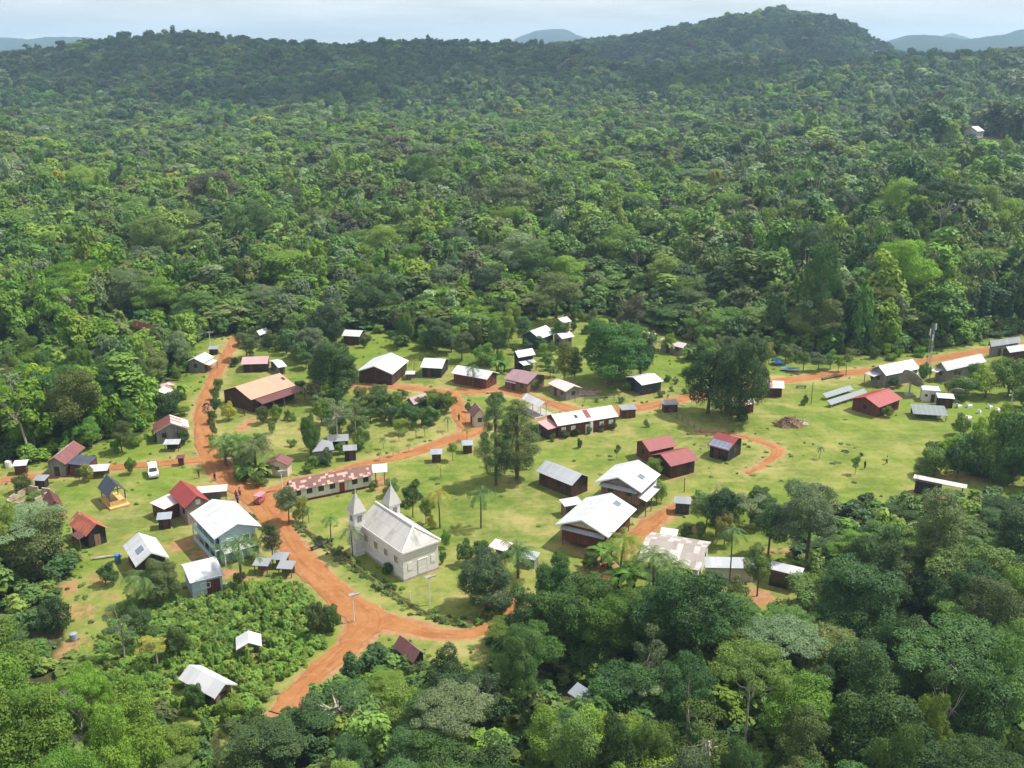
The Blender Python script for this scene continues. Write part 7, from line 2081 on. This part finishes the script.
# people
def person(label, px, py, shirt, legs, ang, stride=.0, group=None, h=1.68):
    p = at(px, py)
    t = thing('person', label, 'person', (p.x, p.y, 0), R(ang), group)
    k = h / 1.72
    def skin(parts, name, mat, parent):
        b = MB()
        for path, rad, n in parts: b.tube([Vector(q) * k for q in path], [r * k for r in rad], n)
        me = b.mesh(name, M[mat])
        o = bpy.data.objects.new(name, me); COL.objects.link(o); o.parent = parent
        return o
    # one continuous figure grown over a skeleton
    V = [(0, 0, .93), (0, 0, 1.15), (0, 0, 1.38), (0, 0, 1.5), (.02, 0, 1.62), (.02, 0, 1.7),
         (0, .17, 1.4), (.03, .24, 1.12), (.12, .25, .88), (0, -.17, 1.4), (-.02, -.24, 1.12), (.06, -.25, .88),
         (0, .09, .88), (.02 + stride * .5, .1, .5), (stride, .1, .08), (stride + .14, .11, .04), (0, -.09, .88), (.02 - stride * .4, -.1, .5), (-stride, -.1, .08), (-stride + .14, -.11, .04)]
    E = [(0, 1), (1, 2), (2, 3), (3, 4), (4, 5), (2, 6), (6, 7), (7, 8), (2, 9), (9, 10), (10, 11), (0, 12), (12, 13), (13, 14), (14, 15), (0, 16), (16, 17), (17, 18), (18, 19)]
    rad = [.14, .13, .15, .06, .1, .07, .07, .05, .035, .07, .05, .035, .1, .065, .045, .035, .1, .065, .045, .035]
    me = bpy.data.meshes.new('body')
    me.from_pydata([tuple(Vector(v) * k) for v in V], E, [])
    o = bpy.data.objects.new('body', me); COL.objects.link(o); o.parent = t
    me.materials.append(M['skin'])
    md = o.modifiers.new('skin', 'SKIN')
    for i, r in enumerate(rad):
        me.skin_vertices[0].data[i].radius = (r * k, r * k)
        me.skin_vertices[0].data[i].use_root = (i == 0)
    ss = o.modifiers.new('smooth', 'SUBSURF'); ss.levels = ss.render_levels = 1
    skin([([(0, 0, .9), (0, 0, 1.1), (0, 0, 1.3), (0, 0, 1.45)], [.175, .165, .19, .10], 10), ([(0, .15, 1.42), (.02, .23, 1.2)], [.095, .075], 8), ([(0, -.15, 1.42), (0, -.23, 1.2)], [.095, .075], 8)], 'shirt', shirt, t)
    skin([([(0, 0, .98), (0, 0, .84)], [.18, .17], 10), ([(0, .09, .9), (.02 + stride * .5, .1, .52), (stride * .85, .1, .2)], [.115, .09, .075], 8), ([(0, -.09, .9), (.02 - stride * .4, -.1, .52), (-stride * .85, -.1, .2)], [.115, .09, .075], 8)], 'trousers', legs, t)
    skin([([(-.01, 0, 1.6), (0, 0, 1.7), (.01, 0, 1.755)], [.1, .112, .06], 10)], 'hair', 'hair', t)
person('person in dark clothes standing on the grass behind the red-roofed house', 199, 478, 'cloth_dark', 'cloth_dark', 20)
person('person in dark clothes walking on the edge of the junction', 215, 481, 'cloth_dark', 'cloth_blue', -30, .2)
person('person in a pink top standing on the junction beside the pale blue house', 240, 496, 'cloth_pink', 'cloth_dark', -60, .12)
person('person in a red shirt next to the one in the pink top on the junction', 236.5, 499, 'cloth_red', 'cloth_blue', 100, .1)
person('person in a blue shirt close to the corner of the white gable roof', 238, 504, 'cloth_blue', 'cloth_dark', 150)
person('lone walker in a white shirt on the sports field', 886.5, 464, 'cloth_white', 'cloth_dark', 170, .18)
person('lone person in dark clothes on the sports field, left of the walker in white', 864.5, 469, 'cloth_dark', 'cloth_dark', 30, .1)
person('person in a dark shirt beside the yard bushes in front of the barn', 244.5, 416, 'cloth_dark', 'cloth_blue', 0)
person('person in a red shirt crossing the lane by the narrow gabled house', 459, 421, 'cloth_red', 'cloth_dark', 80, .2)

# heaps, ruins, benches and small clutter
def heap(name, label, cat, px, py, rx, ry, h, mat, n, bits, bitmat, seed):
    p = at(px, py); rng = random.Random(seed)
    t = thing(name, label, cat, (p.x, p.y, 0), R(8))
    b = MB(); N, K = 22, 6
    rings = []
    for k in range(K + 1):
        u = 1 - k / K
        rings.append([(rx * u * math.cos(6.283 * j / N) * (1 + .18 * math.sin(j * 2.3 + k)), ry * u * math.sin(6.283 * j / N) * (1 + .18 * math.cos(j * 1.7 + k)), h * (1 - u ** 1.7) * (1 + .2 * math.sin(j * 3.1 + k * 2)) - .05) for j in range(N)])
    for k in range(K):
        for j in range(N):
            i = (j + 1) % N
            b.quad(rings[k][j], rings[k][i], rings[k + 1][i], rings[k + 1][j], s=True)
    b.build('mound', M[mat], t)
    b = MB()
    for k in range(bits):
        a, u = rng.uniform(0, 6.28), rng.random() ** .6
        x, y = rx * u * math.cos(a), ry * u * math.sin(a)
        z = h * (1 - u ** 1.7)
        a2 = rng.uniform(0, 3.1)
        L = rng.uniform(.4, 1.6)
        b.tube([(x, y, z + .05), (x + L * math.cos(a2), y + L * math.sin(a2), max(.05, z + rng.uniform(-.4, .35)))], rng.uniform(.03, .08), 5)
    b.build('sticks', M[bitmat], t)
heap('brush_pile', 'round brown brush pile on the sports field', 'brush pile', 789, 425, 3.3, 2.2, 1.5, 'thatch', 0, 130, 'thatch', 3)
heap('rubble_pile', 'pale rubble beside the round brown brush pile', 'rubble', 801, 423.5, 1.8, 1.4, .5, 'rubble', 0, 40, 'planks', 5)
heap('plank_pile', 'heap of grey planks beside the whitish-pink roofed house', 'plank pile', 583, 393, 3.6, 1.9, .8, 'rubble', 0, 110, 'planks', 8)
heap('rubble_pile', 'tumbled rubble inside the ruined walls on the left edge', 'rubble', 31, 503, 3.0, 2.0, .6, 'rubble', 0, 60, 'planks', 9)
p = at(31, 501)
t = thing('ruin', 'roofless broken pale walls among shrubs on the left edge', 'ruin', (p.x, p.y, 0), R(-18))
for (x, y, w, d, h) in ((0, 2.4, 6.2, .25, 1.7), (-3.0, 0, .25, 4.6, 1.2), (3.05, -.3, .25, 5.0, 1.9), (-1.0, -2.4, 3.6, .25, .8)):
    b = MB(); n = 7
    for k in range(n):
        f = (k + .5) / n - .5
        hh = h * (.62 + .38 * abs(math.sin(k * 2.1 + x)))
        if w > d: b.box(x + w * f, y, hh / 2 - .05, w / n - .004, d, hh + .1)
        else: b.box(x, y + d * f, hh / 2 - .05, w, d / n - .004, hh + .1)
    b.build('wall', M['rubble'], t)
def bench(label, px, py, ang, L=2.2, mat='timber', group=None):
    p = at(px, py)
    t = thing('bench', label, 'bench', (p.x, p.y, 0), R(ang), group)
    b = MB(); b.box(0, 0, .48, L, .5, .09); b.build('seat', M[mat], t)
    for x in (-L * .4, L * .4):
        b = MB(); b.box(x, 0, .2, .12, .42, .5); b.build('leg', M[mat], t)
bench('dark timber bench on the bank beside the red road, front one of two', 319, 548, 38, 3.0, 'wall_black')
bench('dark timber bench on the bank beside the red road, rear one of two', 325, 544, 38, 3.0, 'wall_black')
bench('dark bench on the grass left of the solar racks', 801, 388, 4, 2.4, 'wall_black')
bench('grey plank table on the dirt in front of the maroon-grey roofed house', 492, 393.5, 8, 2.6, 'planks')
bench('white plank lying on legs beside the small pale blue shed', 226, 586.5, 10, 2.2, 'white_paint')
p = at(790.5, 371)
t = thing('boat', 'small white and blue boat stored on the grass by the upper red road', 'boat', (p.x, p.y, 0), R(-14))
b = MB()
secs = []
for k in range(9):
    x = -2.2 + 4.4 * k / 8
    w = .75 * (1 - max(0, (x - .4) / 1.85) ** 2) if x > .4 else .75
    w = max(w, .03); z0 = .12 + .25 * max(0, x - 1) ** 1.5
    secs.append([(x, -w, .75 + .1 * max(0, x)), (x, -w * .8, .3 + z0 * .4), (x, 0, z0), (x, w * .8, .3 + z0 * .4), (x, w, .75 + .1 * max(0, x))])
for k in range(8):
    for j in range(4): b.quad(secs[k][j], secs[k][j + 1], secs[k + 1][j + 1], secs[k + 1][j], s=True)
b.quad(*secs[0]); b.build('hull', M['white_paint'], t)
b = MB()
for k in range(8): b.quad(*[Vector(q) + Vector((0, 0, -.06)) for q in (secs[k][0], secs[k + 1][0], secs[k + 1][4], secs[k][4])])
b.build('cover', M['blue_tarp'], t)
p = at(776.5, 364)
t = thing('tarp_tent', 'little bright blue tarpaulin tent by the upper red road', 'tarp', (p.x, p.y, 0), R(15))
b = MB(); b.slab((1.1, 0, 1.5), (-1.1, 0, 1.5), (-1.2, -1.2, .5), (1.2, -1.2, .5), .03); b.slab((-1.1, 0, 1.51), (1.1, 0, 1.51), (1.2, 1.2, .5), (-1.2, 1.2, .5), .03); b.build('sheet', M['blue_tarp'], t)
for x in (-1.1, 1.1):
    b = MB(); b.tube([(x, 0, -.1), (x, 0, 1.48)], .05, 6); b.build('pole', M['timber'], t)
def log(label, A, B, r, mat='timber', group=None):
    a, c = at(*A), at(*B)
    t = MB(); d = c - a
    t.tube([(-d.length / 2, 0, r * .9), (0, .1, r * .9), (d.length / 2, 0, r * .8)], [r, r * .9, r * .75], 8)
    o = t.build('log', M[mat]); m = (a + c) / 2
    o.location = m; o.rotation_euler = (0, 0, math.atan2(d.y, d.x))
    tag(o, label, 'log', group)
log('dark log lying on the verge of the upper red road', (822, 380), (843, 376), .3, 'bark')
log('pale fallen trunk at the edge of the weeds by the small pale blue shed', (158, 595), (182, 606), .22, 'pale_bark')
log('pale fallen trunk beside the path left of the white-roofed house', (92, 560), (122, 556), .22, 'pale_bark')
def post_fence(label, A, B, h=1.1, gap=2.2, group=None):
    a, c = at(*A), at(*B); d = c - a; L = d.length; m = (a + c) / 2
    t = thing('fence', label, 'fence', (m.x, m.y, 0), math.atan2(d.y, d.x), group)
    n = max(2, int(L / gap) + 1)
    for k in range(n):
        b = MB(); b.box(-L / 2 + L * k / (n - 1), 0, h / 2 - .1, .1, .1, h + .2); b.build('post', M['timber'], t)
    b = MB()
    for z in (h * .45, h * .9): b.tube([(-L / 2, -.06, z), (L / 2, -.06, z)], .02, 5)
    b.build('wire', M['steel'], t)
post_fence('post and wire fence on the grass below the heap of planks', (575, 402), (624, 400))
post_fence('post and wire fence along the field path by the solar-panel house', (660, 408), (700, 432))
# a water tank and rubbish bins by the houses
def barrel(label, px, py, r, h, mat):
    p = at(px, py)
    b = MB(); lathe(b, [(0, -.05), (r, -.05), (r, h * .33), (r * 1.05, h * .35), (r, h * .37), (r, h * .66), (r * 1.05, h * .68), (r, h * .7), (r, h), (r * .5, h * 1.06), (0, h * 1.07)], 14)
    o = b.build('water_barrel', M[mat]); o.location = p; tag(o, label, 'barrel')
barrel('blue water barrel behind the white-roofed house on the left lawn', 118, 561, .45, 1.1, 'blue_tarp')
barrel('grey-blue barrel on the bare red ground at the lower left', 74, 640, .5, 1.0, 'roof_bluegrey')
barrel('white barrel beside the long striped-roof house', 9, 467, .6, 1.2, 'white_paint')

# worn, trodden earth round the houses
me = GROUND.data
n = len(me.vertices)
co = np.empty(n * 3, np.float32); me.vertices.foreach_get('co', co); co = co.reshape(-1, 3)
sel = np.where(np.hypot(co[:, 0], co[:, 1]) < 345)[0]
x, y = co[sel, 0], co[sel, 1]
nz = fbm(x / 2.2 + 5, y / 2.2, 3)
dv, yv = np.empty(n, np.float32), np.empty(n, np.float32)
me.attributes['dirt'].data.foreach_get('value', dv); me.attributes['dry'].data.foreach_get('value', yv)
for hx, hy, a, hl, hw, oy in HOUSES:
    c, s = math.cos(a), math.sin(a)
    lx, ly = (x - hx) * c + (y - hy) * s, -(x - hx) * s + (y - hy) * c - oy
    d = np.hypot(np.maximum(np.abs(lx) - hl + .4, 0), np.maximum(np.abs(ly) - hw + .4, 0))
    k = .25 + .5 * ((hx * 7.3 + hy * 3.1) % 1.0)
    w = np.clip(1 - d / (1.0 + 2.2 * nz), 0, 1)
    dv[sel] = np.maximum(dv[sel], w * k); yv[sel] = np.maximum(yv[sel], np.clip(1 - d / 4.0, 0, 1) * .55)
me.attributes['dirt'].data.foreach_set('value', dv); me.attributes['dry'].data.foreach_set('value', yv)

# unseen, added clouds high over the hills; put there to shade the far slopes
def cloud_mass(name, cx, cy_, cz, rx, ry, n, seed, rr=(60, 150), mat='cloud'):
    rng = random.Random(seed)
    b = MB()
    for k in range(n):
        a, u = rng.uniform(0, 6.283), math.sqrt(rng.random())
        x0, y0 = cx + rx * u * math.cos(a), cy_ + ry * u * math.sin(a)
        r = rng.uniform(*rr) * (1.15 - .6 * u)
        N, K = 14, 8
        rings = []
        for i in range(K + 1):
            th = math.pi * i / K
            rings.append([(x0 + r * math.sin(th) * math.cos(6.283 * j / N) * (1 + .12 * math.sin(3 * j + i + k)), y0 + r * math.sin(th) * math.sin(6.283 * j / N) * (1 + .12 * math.cos(2 * j + k)), cz + rng.uniform(-4, 4) + r * .45 * math.cos(th)) for j in range(N)])
        for i in range(K):
            for j in range(N):
                q = (j + 1) % N
                b.quad(rings[i + 1][j], rings[i + 1][q], rings[i][q], rings[i][j], s=True)
    return b.build(name, M[mat])
def cloud_mat(name, clear):
    t = NT(name)
    df = t.n.new('ShaderNodeBsdfDiffuse'); df.inputs['Color'].default_value = (.9, .9, .9, 1)
    tl = t.n.new('ShaderNodeBsdfTranslucent'); tl.inputs['Color'].default_value = (.9, .9, .9, 1)
    tp = t.n.new('ShaderNodeBsdfTransparent')
    m1 = t.n.new('ShaderNodeMixShader'); m1.inputs[0].default_value = .5
    m2 = t.n.new('ShaderNodeMixShader'); m2.inputs[0].default_value = clear
    t.link(df.outputs[0], m1.inputs[1]); t.link(tl.outputs[0], m1.inputs[2]); t.link(m1.outputs[0], m2.inputs[1]); t.link(tp.outputs[0], m2.inputs[2]); t.link(m2.outputs[0], t.out.inputs['Surface'])
    return t.mat
M['cloud'], M['thin_cloud'] = cloud_mat('shade_cloud', .66), cloud_mat('thin_cloud', .93)
CZ_ = 1150.0
off = Vector((math.sin(R(SUN_AZ)), math.cos(R(SUN_AZ)))) * ((CZ_ - 60) / math.tan(R(SUN_EL)))
for k, (sx, sy, rx, ry, n) in enumerate(((0, 1500, 1250, 420, 150), (350, 2150, 900, 350, 60))):
    tag(cloud_mass('shade_clouds', sx + off.x, sy + off.y, CZ_ + 60 * k, rx, ry, n, 5 + k), kind='stuff')
# ------------------------------------------------------------------ the air: thin haze over the whole place
b = MB()
b.box(0, 4600, 136, 13000, 10600, 288)
hz = b.build('haze', [], None)
hm = bpy.data.materials.new('haze_air'); hm.use_nodes = True
hn, hl = hm.node_tree.nodes, hm.node_tree.links
hn.clear()
ho = hn.new('ShaderNodeOutputMaterial'); hv = hn.new('ShaderNodeVolumePrincipled')
hv.inputs['Color'].default_value = (0.50, 0.76, 1.0, 1)
hv.inputs['Density'].default_value = 0.00014
hv.inputs['Anisotropy'].default_value = 0.2
hl.new(hv.outputs[0], ho.inputs['Volume'])
hz.data.materials.append(hm)
tag(hz, kind='stuff')
